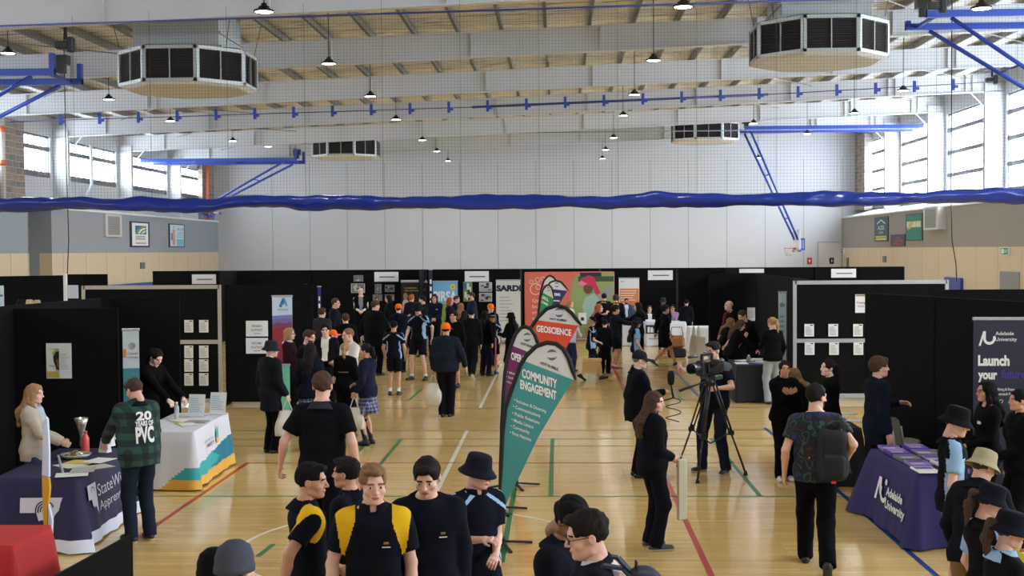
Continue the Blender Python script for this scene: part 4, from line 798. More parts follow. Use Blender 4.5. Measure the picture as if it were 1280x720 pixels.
flag(24.9, [(674, 450), (676, 415), (679, 380), (682, 360), (687, 352), (694.5, 349.3), (702, 351.5), (707, 357), (711, 363)], 2.3, [(709, 363.5), (700, 379), (690, 410), (680, 440)], ((684, 360.5), (709, 363.5)), NVF, 'dark blue feather flag with white lettering in the back trio', [('SYSTEMS', 682, 369, 3.4, 18.5, 3, 0), ('skills', 692, 376.5, 1.8, 8, 4, 0)], (696, 356, 2.8), polefoot=(676, 452))
flag(24.2, [(668, 456), (669.5, 420), (672, 393), (675, 372), (678, 361.5), (682, 356.4), (686.5, 355), (690.6, 359), (692.6, 366), (693.5, 375)], 2.0, [(691.5, 376), (686, 395), (674, 440)], ((678, 365.5), (691.7, 373)), GRF, 'green feather flag in the back trio', [('DRILL', 677, 372.5, 3.6, 10, 27, 0), ('COMMS', 676, 378, 3, 10, 27, 0)], (685.5, 361.5, 2.2), polefoot=(669, 462))
# ---- cloths and tables
def cloth(cx, cy, W, L, h, rot, name, label, m, mats_fn=None, flare=.06, drop=.02, group=None, seed=1, rip=.012, bands=None, rows=12):
    e = empty(name, (cx, cy, 0), rot, label, 'tablecloth', group); rn = random.Random(seed)
    cs = [(-W / 2, -L / 2), (W / 2, -L / 2), (W / 2, L / 2), (-W / 2, L / 2)]; per = []
    for i in range(4):
        a = Vector(cs[i]); b = Vector(cs[(i + 1) % 4]); d = (b - a); nn = Vector((d.y, -d.x)).normalized(); k = max(8, int(d.length / .04))
        for j in range(k): t = j / k; per.append((a + d * t, nn, min(t, 1 - t) * d.length))
    n = len(per); ph = [rn.uniform(0, 6.28) for _ in range(4)]; vs = []; fs = []; fz = []
    for r in range(rows + 1):
        v = r / rows; z = h - (h - drop) * v
        for i, (p, nn, dc) in enumerate(per):
            if dc < .12: q = (p / max(.01, p.length)); nn2 = (nn + q * (1 - dc / .12) * .8).normalized()
            else: nn2 = nn
            amp = flare * v * (1 + 1.6 * max(0, 1 - dc / .15)) + rip * v * (math.sin(i * .42 + ph[0]) + .7 * math.sin(i * .9 + ph[1] + v)) - .012 * (1 - min(1, v * 6))
            zz = z if r < rows else z + .008 * math.sin(i * .3 + ph[2])
            vs.append((p.x + nn2.x * amp, p.y + nn2.y * amp, zz))
    mb = MB(); mb.smooth = True
    for r in range(rows):
        for i in range(n):
            j = (i + 1) % n; mb_m = 0
            if bands: mb_m = bands(per[i][0], per[i][1], 1 - (r + .5) / rows)
            fs.append(((r + 1) * n + i, (r + 1) * n + j, r * n + j, r * n + i)); fz.append(mb_m)
    o = len(mb.v); mb.v += vs
    for f, k in zip(fs, fz): mb.f.append(f); mb.mi.append(k); mb.sm.append(True)
    mb.f.append(tuple(range(n))); mb.mi.append(0); mb.sm.append(False)
    mb.build('cloth', m, e)
    return e
def table(*a): return None   # the tables themselves are wholly hidden by their cloths
def _table(cx, cy, W, L, h, rot, label):
    e = empty('folding_table', (cx, cy, 0), rot, label, 'table', 'folding tables under cloths'); MB().box((-W / 2, -L / 2, h - .04), (W / 2, L / 2, h), bev=.01).build('table_top', C('table_grey', 150, 150, 148, .5), e)
    for i in (-1, 1):
        for j in (-1, 1): MB().tube([(i * (W / 2 - .08), j * (L / 2 - .15), 0), (i * (W / 2 - .08), j * (L / 2 - .15), h - .03)], .014, 6).build('leg', BLK, e)
PURC = C('cloth_purple_blue', 33, 27, 90, .75, noise=.1, scale=4); NAVC = C('cloth_navy', 26, 22, 64, .75, noise=.1, scale=4); WHC = C('cloth_white', 214, 214, 222, .75); REDC = C('cloth_red', 178, 20, 26, .7); BLC = C('cloth_black', 16, 18, 26, .85)
CTEAL = C('cloth_teal', 50, 164, 164, .75); CDTEAL = C('cloth_dark_teal', 24, 116, 138, .75); CYEL = C('cloth_yellow', 226, 172, 66, .75)
# university table, right
ga_, gb_ = ground(1136, 686), ground(1073, 640); tw, tl = .68, gb_.y - ga_.y - .16; tr = math.atan2(ga_.x - gb_.x, gb_.y - ga_.y); tx, ty = (ga_.x + gb_.x) / 2 + .1 + tw / 2, (ga_.y + gb_.y) / 2
table(tx, ty, tw, tl, .74, tr, 'folding table under the purple university cloth')
e = cloth(tx, ty, tw, tl, .752, tr, 'purple_tablecloth', 'purple blue cloth with white Adelaide University lettering, right table', PURC, seed=3, flare=.1)
s = Sheet((-tw / 2 - .115, tl / 2, .0), (0, -1, 0), (.09, 0, .75), tl, .75); s.n = Vector((-1, 0, 0)); mb = MB()
def aulogo(s, mb, x, y, k, m=0):
    s.poly(mb, [(x, y), (x + .035 * k, y), (x + .085 * k, y + .3 * k), (x + .055 * k, y + .3 * k)], m); s.poly(mb, [(x + .06 * k, y + .3 * k), (x + .11 * k, y + .3 * k), (x + .12 * k, y + .1 * k), (x + .095 * k, y + .08 * k)], m, .008)
    s.ring(mb, x + .165 * k, y + .14 * k, .11 * k, .045 * k, m, .006, 14, 150, 330, 1, .95); s.disc(mb, x + .19 * k, y + .27 * k, .03 * k, m, .006)
aulogo(s, mb, .28, .38, 1.15); s.text(mb, 'Adelaide', .52, .52, .12, 0, .33, bold=.03); s.text(mb, 'University', .52, .34, .12, 0, .4, bold=.03); mb.build('lettering', [WP], e)
# stacks of booklets on it
LIL = C('booklet_lilac', 150, 122, 196, .5); VIO = C('booklet_violet', 92, 62, 150, .5)
rn = random.Random(9); k = 0
for r in range(5):
    for c in range(2):
        k += 1; h_ = rn.uniform(.015, .045); x = tx - .17 + c * .3 + rn.uniform(-.02, .02) - (r - 2) * .0; y = ty + .68 - r * .34
        bm = (LIL, VIO, PHM[0], LIL, WP)[(r + c) % 5]; mb = MB().box((-.11, -.15, 0), (.11, .15, h_), 0, bev=.002); s = Sheet((-.11, -.15, h_), (1, 0, 0), (0, 1, 0), .22, .3); s.rect(mb, .08, .5, .92, .92, 1, .001); s.lines(mb, .1, .1, .7, .4, 4, 2, .001)
        o = mb.build('booklet_stack', [bm, VIO if bm is not VIO else LIL, WP], None, (x, y, .758), rn.uniform(-.1, .1)); tag(o, 'stack of %s booklets on the purple cloth, %s row from the far end, %s side' % (('lilac', 'violet', 'grey', 'lilac', 'white')[(r + c) % 5], ('first', 'second', 'third', 'fourth', 'fifth')[r], ('left', 'right')[c]), 'booklets', 'booklets on the purple cloth')
# white table on the left with coloured bands
wa, wb = ground(246, 613), ground(290, 581); wx = wa.x - .45; wy = (wa.y + wb.y) / 2
table(wx, wy, .78, 1.9, .74, R(2), 'folding table under the white teal and yellow cloth')
def wbands(p, nn, v):
    if nn.x < .5 and nn.y > -.5: return 0
    if nn.y < -.5 and nn.x < .5 and p.x < -.08 + v * .9: return 0
    if nn.x >= .5: u = (p.y + .95) / 1.9
    else: u = 0 - (.39 - p.x) / 1.9 * 1.0
    y1 = .17 + .03 * max(0, u); y2 = .33 + .22 * u if u >= 0 else .33
    if v < y1: return 3
    if v < y2 + .05: return 2 if (u > .45 and v > .2 + (1 - u) * .6 - .1) or (u > .35 and v < .17 + .45 * (u - .3)) else 1
    return 0
e = cloth(wx, wy, .78, 1.9, .752, R(2), 'white_tablecloth', 'white cloth with teal and yellow swooshes beside the red court line', [WHC, CTEAL, CDTEAL, CYEL], bands=wbands, rows=48, seed=8, flare=.05)
s = Sheet((.39 + .066, -.95, .0), (0, 1, 0), (-.045, 0, .75), 1.9, .75); s.n = Vector((1, 0, 0)); mb = MB(); s.text(mb, 'EXPLORE YOUR', .2, .72, .045, 0, .28, bold=.005); s.text(mb, 'SAFETY', .28, .62, .06, 1, .2, bold=.03); s.poly(mb, [(.53, .7), (.6, .7), (.6, .92), (.53, .78)], 2); s.rect(mb, .53, .6, .6, .7, 3); mb.build('lettering', [TXG, TXB, CTEAL, CYEL], e)
# papers and holders on it
ACR = mat('clear_acrylic', (.85, .9, .95), .05, alpha=.3)
for px, py, lb in ((247, 517, 'left one'), (268, 512, 'right one')):
    e = empty('leaflet_holder', (at(px, py, wy + .55).x, wy + (.45 if px < 250 else .68), .755), R(-8), 'tilted white leaflet holder on the white table, ' + lb, 'leaflet holder', 'leaflet holders on the white table')
    MB().add([(-.12, 0, 0), (.12, 0, 0), (.12, .07, .31), (-.12, .07, .31), (-.12, .004, 0), (.12, .004, 0), (.12, .074, .31), (-.12, .074, .31)], [(0, 1, 2, 3), (7, 6, 5, 4), (0, 3, 7, 4), (1, 5, 6, 2), (3, 2, 6, 7)]).build('sheet', WP, e)
    s = Sheet((-.12, -.003, 0), (1, 0, 0), (0, .07, .31), .24, .318); mb = MB(); s.lines(mb, .1, .2, .9, .85, 8, 0, .002, .25, .4); mb.build('print', LB, e); MB().box((-.12, .0, -.0), (.12, .12, .008)).build('foot', ACR, e)
for k, (dx, dy, c) in enumerate(((.0, -.1, YEL), (.1, -.3, WP), (-.1, .05, CREAMP), (.15, -.05, TXG))): tag(MB().box((-.105, -.15, 0), (.105, .15, .004 + .002 * k)).build('leaflet', c, None, (wx + dx + .05, wy + dy, .757), k * .5), ('yellow', 'white', 'cream', 'grey')[k] + ' leaflet lying flat on the white table', 'leaflet', 'leaflets on the white table')
def bottle(x, y, z, label, col, h=.22, r=.033, capm=None, cat='bottle'):
    e = empty('drink_bottle', (x, y, z), 0, label, cat); MB().lathe([(0, 0), (r, 0), (r * 1.02, .01), (r, h * .55), (r, h * .68), (r * .45, h * .85), (r * .4, h * .9), (0, h * .9)], seg=16).build('bottle_body', col, e)
    MB().lathe([(0, h * .89), (r * .5, h * .89), (r * .5, h), (0, h)], seg=14).build('cap', capm or WHT, e); return e
q = at(221, 521, wy + .3); bottle(q.x, wy + .3, .755, 'clear water bottle on the far left corner of the white table', mat('clear_plastic', (.7, .75, .8), .08, alpha=.5), .23)
# state apprenticeship table, near left
sx_, sy_ = ground(102, 692).x - .02, 13.9
sa = ground(96, 690); sb = ground(196, 640)
sw, sl_ = .86, 1.95
scx = sa.x - sw / 2 - .06; scy = sa.y + sl_ / 2 + .02
table(scx, scy, sw - .06, sl_ - .04, .74, R(3), 'folding table under the dark blue apprentice cloth')
e = cloth(scx, scy, sw, sl_, .752, R(3), 'navy_tablecloth', 'dark blue cloth with white State Apprentices lettering and a white hem', [NAVC, C('cloth_pale_hem', 208, 212, 226, .75)], seed=21, flare=.1, bands=lambda p, nn, v: 1 if v < .14 else 0)
SAF = [(0, 1), (.72, 1), (.72, .62), (.95, .62), (1, .0), (.9, .12), (.82, .2), (.7, .3), (.62, .22), (.5, .3), (.55, .42), (.38, .36), (.3, .42), (0, .44)]
SAF = [(.0, .55), (.0, 1), (1, 1), (1, .0), (.92, .12), (.84, .16), (.8, .26), (.68, .3), (.58, .24), (.5, .34), (.42, .3), (.36, .55)]
mb = MB(); s = Sheet((-sw / 2 + .3, -sl_ / 2 - .1, 0), (1, 0, 0), (0, .09, .75), .46, .75); s.n = Vector((0, -1, 0)); s.poly(mb, [(x, .3 + y * .45) for x, y in SAF], 0)
for r_2 in (.1, .075, .05): s.ring(mb, .55, .58, r_2, .012, 1, .008, 14, 20, 200)
s2 = Sheet((sw / 2 + .112, -sl_ / 2 + .1, 0), (0, 1, 0), (-.09, 0, .75), sl_ - .2, .75); s2.n = Vector((1, 0, 0)); s2.poly(mb, [(.06 + x * .15, .38 + y * .46) for x, y in SAF], 0); s2.ring(mb, .14, .72, .06, .012, 1, .008, 12, 0, 180)
s2.text(mb, 'StateWide', .23, .62, .17, 0, .62, bold=.0); s2.text(mb, 'Apprentices', .23, .42, .13, 0, .62, bold=.0); mb.build('lettering', [C('print_silver', 196, 196, 206, .6), NAVC], e)
Z = .757
for k, (px, py, c, lb) in enumerate(((88, 582, CREAMP, 'cream paper sheet nearest the woman'), (102, 578, YEL, 'yellow tinted sheet'), (90, 594, WP, 'long white leaflet at the near edge'), (120, 585, CREAMP, 'cream round edged leaflet by the plaid man'), (124, 577, WP, 'white sheet by the plaid man'), (104, 589, PHM[2], 'small grey card'))):
    g = ground(px, py, Z); tag(MB().box((-.12, -.16, 0), (.12, .16, .004)).build('leaflet', c, None, (g.x, g.y, Z + .003 * k), .5 * k + .9), lb + ' on the dark blue cloth', 'leaflet', 'papers on the dark blue cloth')
g = ground(107, 567, Z); bottle(g.x, g.y, Z, 'coral pink drink bottle on the dark blue table', C('bottle_coral', 226, 96, 88, .4), .26, .042, C('cap_coral', 190, 90, 90, .4))
g = ground(95, 572, Z); e = empty('sweet_tray', (g.x, g.y, Z), .3, 'shallow tray of gold wrapped sweets on the dark blue table', 'tray'); MB().lathe([(0, .004), (.13, .004), (.17, .045), (.165, .045), (.12, .01), (0, .01)], seg=20).build('tray', ALU, e)
rn = random.Random(4); mb = MB()
for k in range(46):
    a_ = rn.uniform(0, 6.28); r_3 = rn.uniform(0, .12); zz = .02 + (.13 - r_3) * .5 * rn.random(); mb.box((-.022, -.012, -.008), (.022, .012, .008), rn.choice((0, 0, 1)), Matrix.Translation((r_3 * math.cos(a_), r_3 * math.sin(a_), zz)) @ Matrix.Rotation(rn.uniform(0, 3), 4, 'Z') @ Matrix.Rotation(rn.uniform(-.6, .6), 4, 'X'), bev=.004)
so = mb.build('wrapped_sweets', [C('gold_foil', 190, 160, 96, .25, metal=.7), C('silver_foil', 200, 196, 188, .25, metal=.7)], e); so['kind'] = 'stuff'
g = ground(98, 560, Z); e = empty('foil_cone', (g.x, g.y + .1, Z + .0), 0, 'clear cellophane bouquet cone standing by the sweets', 'cellophane cone'); MB().lathe([(.02, 0), (.028, .02), (.02, .12), (.06, .26), (.085, .34), (.08, .34), (.05, .24), (0, .14)], seg=9).build('cellophane', C('silver_foil', 200, 196, 188, .25, metal=.7), e)
for k, (px, py) in enumerate(((128, 566), (133, 558), (139, 549))):
    g = ground(px, py, Z + .0); e = empty('leaflet_rack', (g.x, g.y, Z), R(-20), 'white leaflet rack on the dark blue table, ' + ('lowest', 'middle', 'tallest')[k] + ' step', 'leaflet rack', 'leaflet racks by the plaid jacket man')
    MB().add([(-.06, 0, 0), (.06, 0, 0), (.06, .05, .16 + .03 * k), (-.06, .05, .16 + .03 * k), (-.06, .09, 0), (.06, .09, 0)], [(0, 1, 2, 3), (4, 3, 2, 5), (0, 3, 4), (1, 5, 2)]).build('stand', WHT, e); s = Sheet((-.06, -.002, 0), (1, 0, 0), (0, .05, .18), .12, .18); mb = MB(); s.lines(mb, .15, .2, .8, .8, 5, 0, .002); mb.build('print', DBL, e)
g = ground(79, 592, Z); e = empty('display_easel', (g.x, g.y, Z), R(30), 'small silver display easel on the dark blue table', 'easel'); MB().bar((0, 0, 0), (-.05, -.02, .2), .03, .012).bar((0, .06, 0), (-.05, -.02, .2), .02, .01).build('easel_leg', ALU, e)
# red table at the left edge
ra = at(31, 637, 9.8); tw2 = 1.4; table(ra.x - tw2 / 2 + .02, ra.y + .1, tw2 - .05, .7, .74, 0, 'folding table under the red cloth'); cloth(ra.x - tw2 / 2 + .02, ra.y + .1, tw2, .75, .755, 0, 'red_tablecloth', 'bright red cloth on the table at the bottom left corner', REDC, seed=31, flare=.06)
# slim yellow and white flag in front
Yf = 10.9; b0 = at(58, 700, Yf); e = empty('slim_flag', (b0.x, Yf, 0), 0, 'slim white and yellow flag seen edge on in front of the dark blue table', 'flag'); O = Vector((b0.x, Yf, 0))
def PF(px, py, l=0): q = at(px, py, Yf); return Vector((q.x, Yf + l, q.z)) - O
mb = MB()
def slim(pts, m):
    k = len(pts); mb.add([PF(x, y, l) for l in (-.02, .02) for x, y in pts], [tuple(range(k)), tuple(range(2 * k - 1, k - 1, -1))] + [(i, i + k, (i + 1) % k + k, (i + 1) % k) for i in range(k)], m)
slim([(55, 532), (58, 521), (60, 524), (62, 560), (62, 596), (53.5, 593)], 0); slim([(53.5, 593), (62, 598), (63, 610), (60, 640), (61, 704), (58.5, 704), (54.5, 640)], 1); slim([(61.5, 630), (66, 650), (65, 680), (62, 704), (61, 704)], 0)
mb.build('sail', [C('flag_pale', 200, 210, 232, .6), C('flag_gold', 206, 158, 40, .6)], e)
MB().tube([PF(56, 545, .03), PF(55, 650, .03), PF(57, 706, .03)], .01, 6).build('pole', C('pole_brown', 120, 96, 84, .4), e); MB().box((-.06, -.06, 0), (.06, .06, .12), bev=.02).build('base_block', C('pole_brown', 120, 96, 84, .4), e); MB().bar((0, 0, .02), (-.3, 0, .02), .03, .02).bar((0, 0, .02), (.35, 0, .02), .03, .02).bar((0, 0, .02), (.0, .4, .02), .03, .02).build('base_leg', ALU, e)
# dark tables in the booths
def cloth_table(px0, px1, pyt, pyb, Y, L, label, m, tlabel, rot=0, seed=5, h=.75, tn='tablecloth'):
    a = at(px0, pyb, Y); b = at(px1, pyb, Y); W = b.x - a.x; cx = (a.x + b.x) / 2; cy = Y + L / 2
    table(cx, cy, W - .04, L - .04, h - .012, rot, tlabel); return cloth(cx, cy, W, L, h, rot, tn, label, m, seed=seed, flare=.03, rip=.008)
cloth_table(921, 962, 450, 500, 24.6, 1.3, 'black cloth with papers, left of the silver framed board', BLC, 'folding table under the black cloth left of the silver board')
cloth_table(778, 812, 412, 431, 39.2, .8, 'white printed cloth left of the smiling seated woman', WHC, 'folding table under the white cloth left of the seated woman', seed=12)
e = cloth_table(808, 826, 401, 431, 39.0, .8, 'white cloth with a black panel reading lis before the seated woman', WHC, 'folding table before the smiling seated woman', seed=13, h=.8)
mb = MB(); s = Sheet((-.25, -.44, 0), (1, 0, 0), (0, .0, .8), .5, .8); s.rect(mb, 0, .5, .96, .84, 0); s.text(mb, 'lis', .12, .56, .2, 1, .68, .012, .04); s.lines(mb, .1, .25, .9, .35, 1, 2); mb.build('lettering', [TX, WP, TXG], e)
cloth_table(836, 858, 402, 431, 39.3, .7, 'white cloth behind the walking boy in black shorts', WHC, 'folding table behind the walking boy', seed=14); cloth_table(862, 892, 419, 445, 36.5, .8, 'white cloth to the left of the tall slim banner', WHC, 'folding table left of the tall slim banner', seed=15)
cloth_table(1030, 1078, 512, 560, 15.9, 1.6, 'black cloth with scattered papers behind the backpack man', BLC, 'folding table behind the backpack man', seed=16)
for k, (x, y, z, r_4) in enumerate(((-.2, 16.3, .757, .2), (.15, 16.5, .757, .6), (-.05, 16.9, .757, -.3), (.1, 17.1, .757, .1))): 
    q = at(1054, 512, 16.7); tag(MB().box((-.15, -.11, 0), (.15, .11, .006)).build('leaflet', WP, None, (q.x + x, y, .757 + k * .007), r_4), ('nearest', 'second', 'third', 'furthest')[k] + ' white sheet on the black cloth table behind the backpack man', 'leaflet', 'sheets on the black cloth behind the backpack man')
for k, (x, y, c) in enumerate(((-.25, .2, WP), (.1, .3, LIL), (.25, .6, CREAMP), (-.1, .8, WP), (.2, 1.1, WP))): 
    q = at(941, 450, 25); tag(MB().box((-.12, -.16, 0), (.12, .16, .012)).build('leaflet', c, None, (q.x + x, 24.65 + y, .757), k * .7), ('white', 'lilac', 'cream', 'long white', 'far white')[k] + ' leaflet on the black cloth table left of the silver board', 'leaflet', 'leaflets on the black cloth table')
q = at(940, 440, 25); bottle(q.x - .02, 25.3, .757, 'brown paper coffee cup on the black cloth table', C('cup_brown', 140, 112, 88, .6), .13, .04, cat='cup'); bottle(q.x + .35, 25.1, .757, 'small clear bottle on the black cloth table', WHT, .17, .025)
# two grey chairs by the purple table
def chair(px, py, Y, rz, label):
    g = at(px, py, Y); e = empty('meeting_chair', (g.x, g.y, 0), rz, label, 'chair', 'grey meeting chairs on the right'); gm = C('chair_grey', 150, 150, 144, .6)
    MB().box((-.24, -.24, .43), (.24, .24, .48), bev=.02).build('seat', gm, e); mb = MB(); mb.sheet(lambda u, v: (-.22 + .44 * u, -.22 - .06 * v - .05 * (1 - (2 * u - 1) ** 2), .52 + .36 * v - .06 * abs(2 * u - 1) ** 3 * v), 10, 8)
    mb.sheet(lambda u, v: (-.22 + .44 * u, -.25 - .06 * v - .05 * (1 - (2 * u - 1) ** 2), .52 + .36 * v - .06 * abs(2 * u - 1) ** 3 * v), 10, 8); mb.build('backrest', gm, e)
    for i in (-1, 1):
        for j_ in (-1, 1): MB().tube([(i * .2, j_ * .2, .44), (i * .24, j_ * .25, 0)], .012, 6).build('leg', ALU, e)
    MB().tube([(-.2, -.2, .44), (-.2, -.25, .75)], .012, 6).build('back_post', ALU, e); MB().tube([(.2, -.2, .44), (.2, -.25, .75)], .012, 6).build('back_post', ALU, e)
chair(1127, 540, 16.7, R(250), 'grey chair beside the university table, left of two'); chair(1146, 545, 15.8, R(240), 'grey chair beside the university table, right of two')
# yellow table edge at the right
ya_ = at(1262, 628, 9.3); cloth(ya_.x + .6, 9.6, 1.0, .8, .76, 0, 'yellow_tablecloth', 'yellow cloth on the table at the right edge', [C('cloth_lemon', 214, 200, 60, .7)], seed=41); table(ya_.x + .6, 9.6, .95, .75, .745, 0, 'folding table under the yellow cloth')
# ================================================================== people
def surface_nets(F, org, h):
    F = F.astype(np.float32); nx, ny, nz = F.shape; S_ = F < 0
    cnt = np.zeros((nx - 1, ny - 1, nz - 1), np.float32); acc = np.zeros((nx - 1, ny - 1, nz - 1, 3), np.float32); cr = []
    for ax in range(3):
        sl0 = [slice(None)] * 3; sl1 = [slice(None)] * 3; sl0[ax] = slice(0, -1); sl1[ax] = slice(1, None)
        a, b = F[tuple(sl0)], F[tuple(sl1)]; m = S_[tuple(sl0)] != S_[tuple(sl1)]; idx = np.argwhere(m)
        t = a[m] / (a[m] - b[m]); pos = idx.astype(np.float32); pos[:, ax] += t; inside = S_[tuple(sl0)][m]
        o1, o2 = [i for i in range(3) if i != ax]
        for d1 in (0, -1):
            for d2 in (0, -1):
                c = idx.copy(); c[:, o1] += d1; c[:, o2] += d2
                ok = (c[:, o1] >= 0) & (c[:, o2] >= 0) & (c[:, o1] < cnt.shape[o1]) & (c[:, o2] < cnt.shape[o2]); cc = c[ok]
                np.add.at(cnt, tuple(cc.T), 1); np.add.at(acc, tuple(cc.T), pos[ok])
        cr.append((idx, inside, ax, o1, o2))
    act = cnt > 0; ids = -np.ones(cnt.shape, np.int64); n = int(act.sum()); ids[act] = np.arange(n)
    V = acc[act] / cnt[act][:, None] * h + np.array(org); faces = []
    for idx, inside, ax, o1, o2 in cr:
        ok = (idx[:, o1] > 0) & (idx[:, o2] > 0) & (idx[:, o1] < cnt.shape[o1]) & (idx[:, o2] < cnt.shape[o2]); idx = idx[ok]; ins = inside[ok]
        def g(d1, d2):
            c = idx.copy(); c[:, o1] += d1; c[:, o2] += d2; return ids[tuple(c.T)]
        q = np.stack([g(-1, -1), g(0, -1), g(0, 0), g(-1, 0)], 1); flip = ins ^ (ax == 1); q[~flip] = q[~flip][:, ::-1]; faces.append(q)
    return V, np.concatenate(faces) if faces else np.zeros((0, 4), int)
class SDF:
    def __init__(s): s.p = []
    def add(s, lo, hi, fn, k=.02, op='u'): s.p.append((np.array(lo, float), np.array(hi, float), fn, k, op)); return s
    def cone(s, a, b, ra, rb, k=.02, op='u', flat=False, side=None, ea=1.0, eb=1.0, flata=False):
        """round cone a->b; side = direction in which the radius is scaled by ea (at a) / eb (at b)"""
        a = np.array(a, float); b = np.array(b, float); d = b - a; L = float(np.linalg.norm(d)) + 1e-9; d = d / L
        sd = np.array(side, float) if side is not None else None
        if sd is not None: sd = sd - d * sd.dot(d); sd /= np.linalg.norm(sd) + 1e-9
        m = max(ra, rb) * max(1, ea, eb)
        def fn(P):
            q = P - a; w = q @ d; t = np.clip(w / L, 0, 1); r = ra + (rb - ra) * t; ex = w - t * L; lat = q - w[..., None] * d
            if sd is None: l2 = (lat ** 2).sum(-1); dist = np.sqrt(l2 + ex ** 2) - r
            else:
                u = lat @ sd; l2 = (lat ** 2).sum(-1) - u * u; e = ea + (eb - ea) * t
                dist = (np.sqrt(np.maximum(l2, 0) / r ** 2 + (u / (r * e)) ** 2 + (ex / r) ** 2) - 1) * r * np.minimum(1, (1 + e) / 2)
            if flat: dist = np.maximum(dist, w - L)
            if flata: dist = np.maximum(dist, -w)
            return dist
        return s.add(np.minimum(a, b) - m, np.maximum(a, b) + m, fn, k, op)
    def ell(s, c, r, k=.02, op='u', M=None):
        c = np.array(c, float); r = np.array(r, float); m = max(r)
        def fn(P):
            q = P - c
            if M is not None: q = q @ M
            return (np.sqrt(((q / r) ** 2).sum(-1)) - 1) * min(r) * .5 + (np.sqrt(((q / r) ** 2).sum(-1)) - 1) * .5 * (r.mean())
        return s.add(c - (r if M is None else m), c + (r if M is None else m), fn, k, op)
    def half(s, c, n):
        """cut away the side n points to"""
        c = np.array(c, float); n = np.array(n, float); n /= np.linalg.norm(n)
        return s.add([-9] * 3, [9] * 3, lambda P: (P - c) @ n, 0, 'i')
    def mesh(s, h, noise=0, nf=9, seed=0, lo=None, hi=None):
        us = [p for p in s.p if p[4] == 'u']
        L = np.min([p[0] for p in us], 0) - 2.5 * h - noise * 2; H = np.max([p[1] for p in us], 0) + 2.5 * h + noise * 2
        if lo is not None: L = np.maximum(L, lo)
        if hi is not None: H = np.minimum(H, hi)
        n = np.ceil((H - L) / h).astype(int) + 1; ax = [L[i] + np.arange(n[i]) * h for i in range(3)]; F = np.full(tuple(n), .5)
        for lo_, hi_, fn, k, op in s.p:
            m = 2 * k + 2 * h + noise
            i0 = np.maximum(0, np.floor((lo_ - m - L) / h).astype(int)); i1 = np.minimum(n, np.ceil((hi_ + m - L) / h).astype(int) + 1)
            if (i1 <= i0).any(): continue
            sl = tuple(slice(i0[i], i1[i]) for i in range(3)); P = np.stack(np.meshgrid(*[ax[i][sl[i]] for i in range(3)], indexing='ij'), -1); d = fn(P); f = F[sl]
            if op == 'u':
                if k > 0: q = np.maximum(k - np.abs(f - d), 0) / k; F[sl] = np.minimum(f, d) - q * q * k * .25
                else: F[sl] = np.minimum(f, d)
            elif op == 's':
                if k > 0: q = np.maximum(k - np.abs(f + d), 0) / k; F[sl] = np.maximum(f, -d) + q * q * k * .25
                else: F[sl] = np.maximum(f, -d)
            else: F[sl] = np.maximum(f, d)
        if noise:
            rn = np.random.RandomState(seed); G = np.zeros_like(F); X, Y, Z = np.meshgrid(*ax, indexing='ij')
            for i in range(5):
                v = rn.normal(size=3); v *= nf * (1 + .5 * i) / np.linalg.norm(v); G += np.sin(X * v[0] + Y * v[1] + Z * v[2] + rn.uniform(0, 6)) / (1 + .4 * i)
            F += noise * G * .5
        F[0], F[-1], F[:, 0], F[:, -1], F[:, :, 0], F[:, :, -1] = (.1,) * 6
        return surface_nets(F, L, h)
def mesh_obj(name, VF, mats, parent, mi=None):
    V, Fq = VF; me = bpy.data.meshes.new(name); me.vertices.add(len(V)); me.vertices.foreach_set('co', V.astype(np.float32).ravel())
    me.loops.add(len(Fq) * 4); me.loops.foreach_set('vertex_index', Fq.astype(np.int32).ravel()); me.polygons.add(len(Fq)); me.polygons.foreach_set('loop_start', np.arange(0, len(Fq) * 4, 4, dtype=np.int32))
    for m in (mats if isinstance(mats, (list, tuple)) else [mats]): me.materials.append(m)
    me.update(calc_edges=True); me.polygons.foreach_set('use_smooth', [True] * len(Fq))
    if mi is not None: me.polygons.foreach_set('material_index', np.asarray(mi, np.int32))
    me.validate(); o = bpy.data.objects.new(name, me); COL.objects.link(o); o.parent = parent; return o
def joinVF(parts):
    V = []; Fq = []; o = 0
    for v, f in parts: V.append(v); Fq.append(f + o); o += len(v)
    return np.concatenate(V), np.concatenate(Fq)
def nv(v): v = np.array(v, float); return v / (np.linalg.norm(v) + 1e-9)
def ik(a, t, l1, l2, pole):
    a = np.array(a, float); t = np.array(t, float); d = t - a; L = np.linalg.norm(d); mx = (l1 + l2) * .998
    if L > mx: t = a + d / L * mx; d = t - a; L = mx
    L = max(L, abs(l1 - l2) + .01); x = (l1 * l1 - l2 * l2 + L * L) / (2 * L); y = math.sqrt(max(0, l1 * l1 - x * x)); dn = nv(d); p = np.array(pole, float); p = nv(p - dn * p.dot(dn)); return a + dn * x + p * y, t
SK = {'fair': srgb(216, 168, 148), 'tan': srgb(196, 144, 116), 'brown': srgb(142, 96, 70), 'pale': srgb(228, 186, 168)}
HC = {'brown': srgb(74, 54, 42), 'dark': srgb(30, 24, 22), 'black': srgb(16, 14, 15), 'blond': srgb(186, 152, 100), 'lightbrown': srgb(128, 96, 68), 'red': srgb(168, 88, 50), 'grey': srgb(110, 104, 100), 'sandy': srgb(160, 126, 90)}
def skm(k): return mat('skin_' + k, SK[k], .5, noise=.06, scale=14, spec=.4)
def hairm(k): return mat('hair_' + k, HC[k], .8, noise=.4, scale=60, bump=.6, bscale=120, stretch=(1, 1, .2), spec=.15)
LIPS = mat('lip_skin', srgb(176, 98, 90), .4); EYEW = mat('eye_white', srgb(225, 222, 218), .25); EYED = mat('eye_dark', srgb(38, 28, 22), .2)
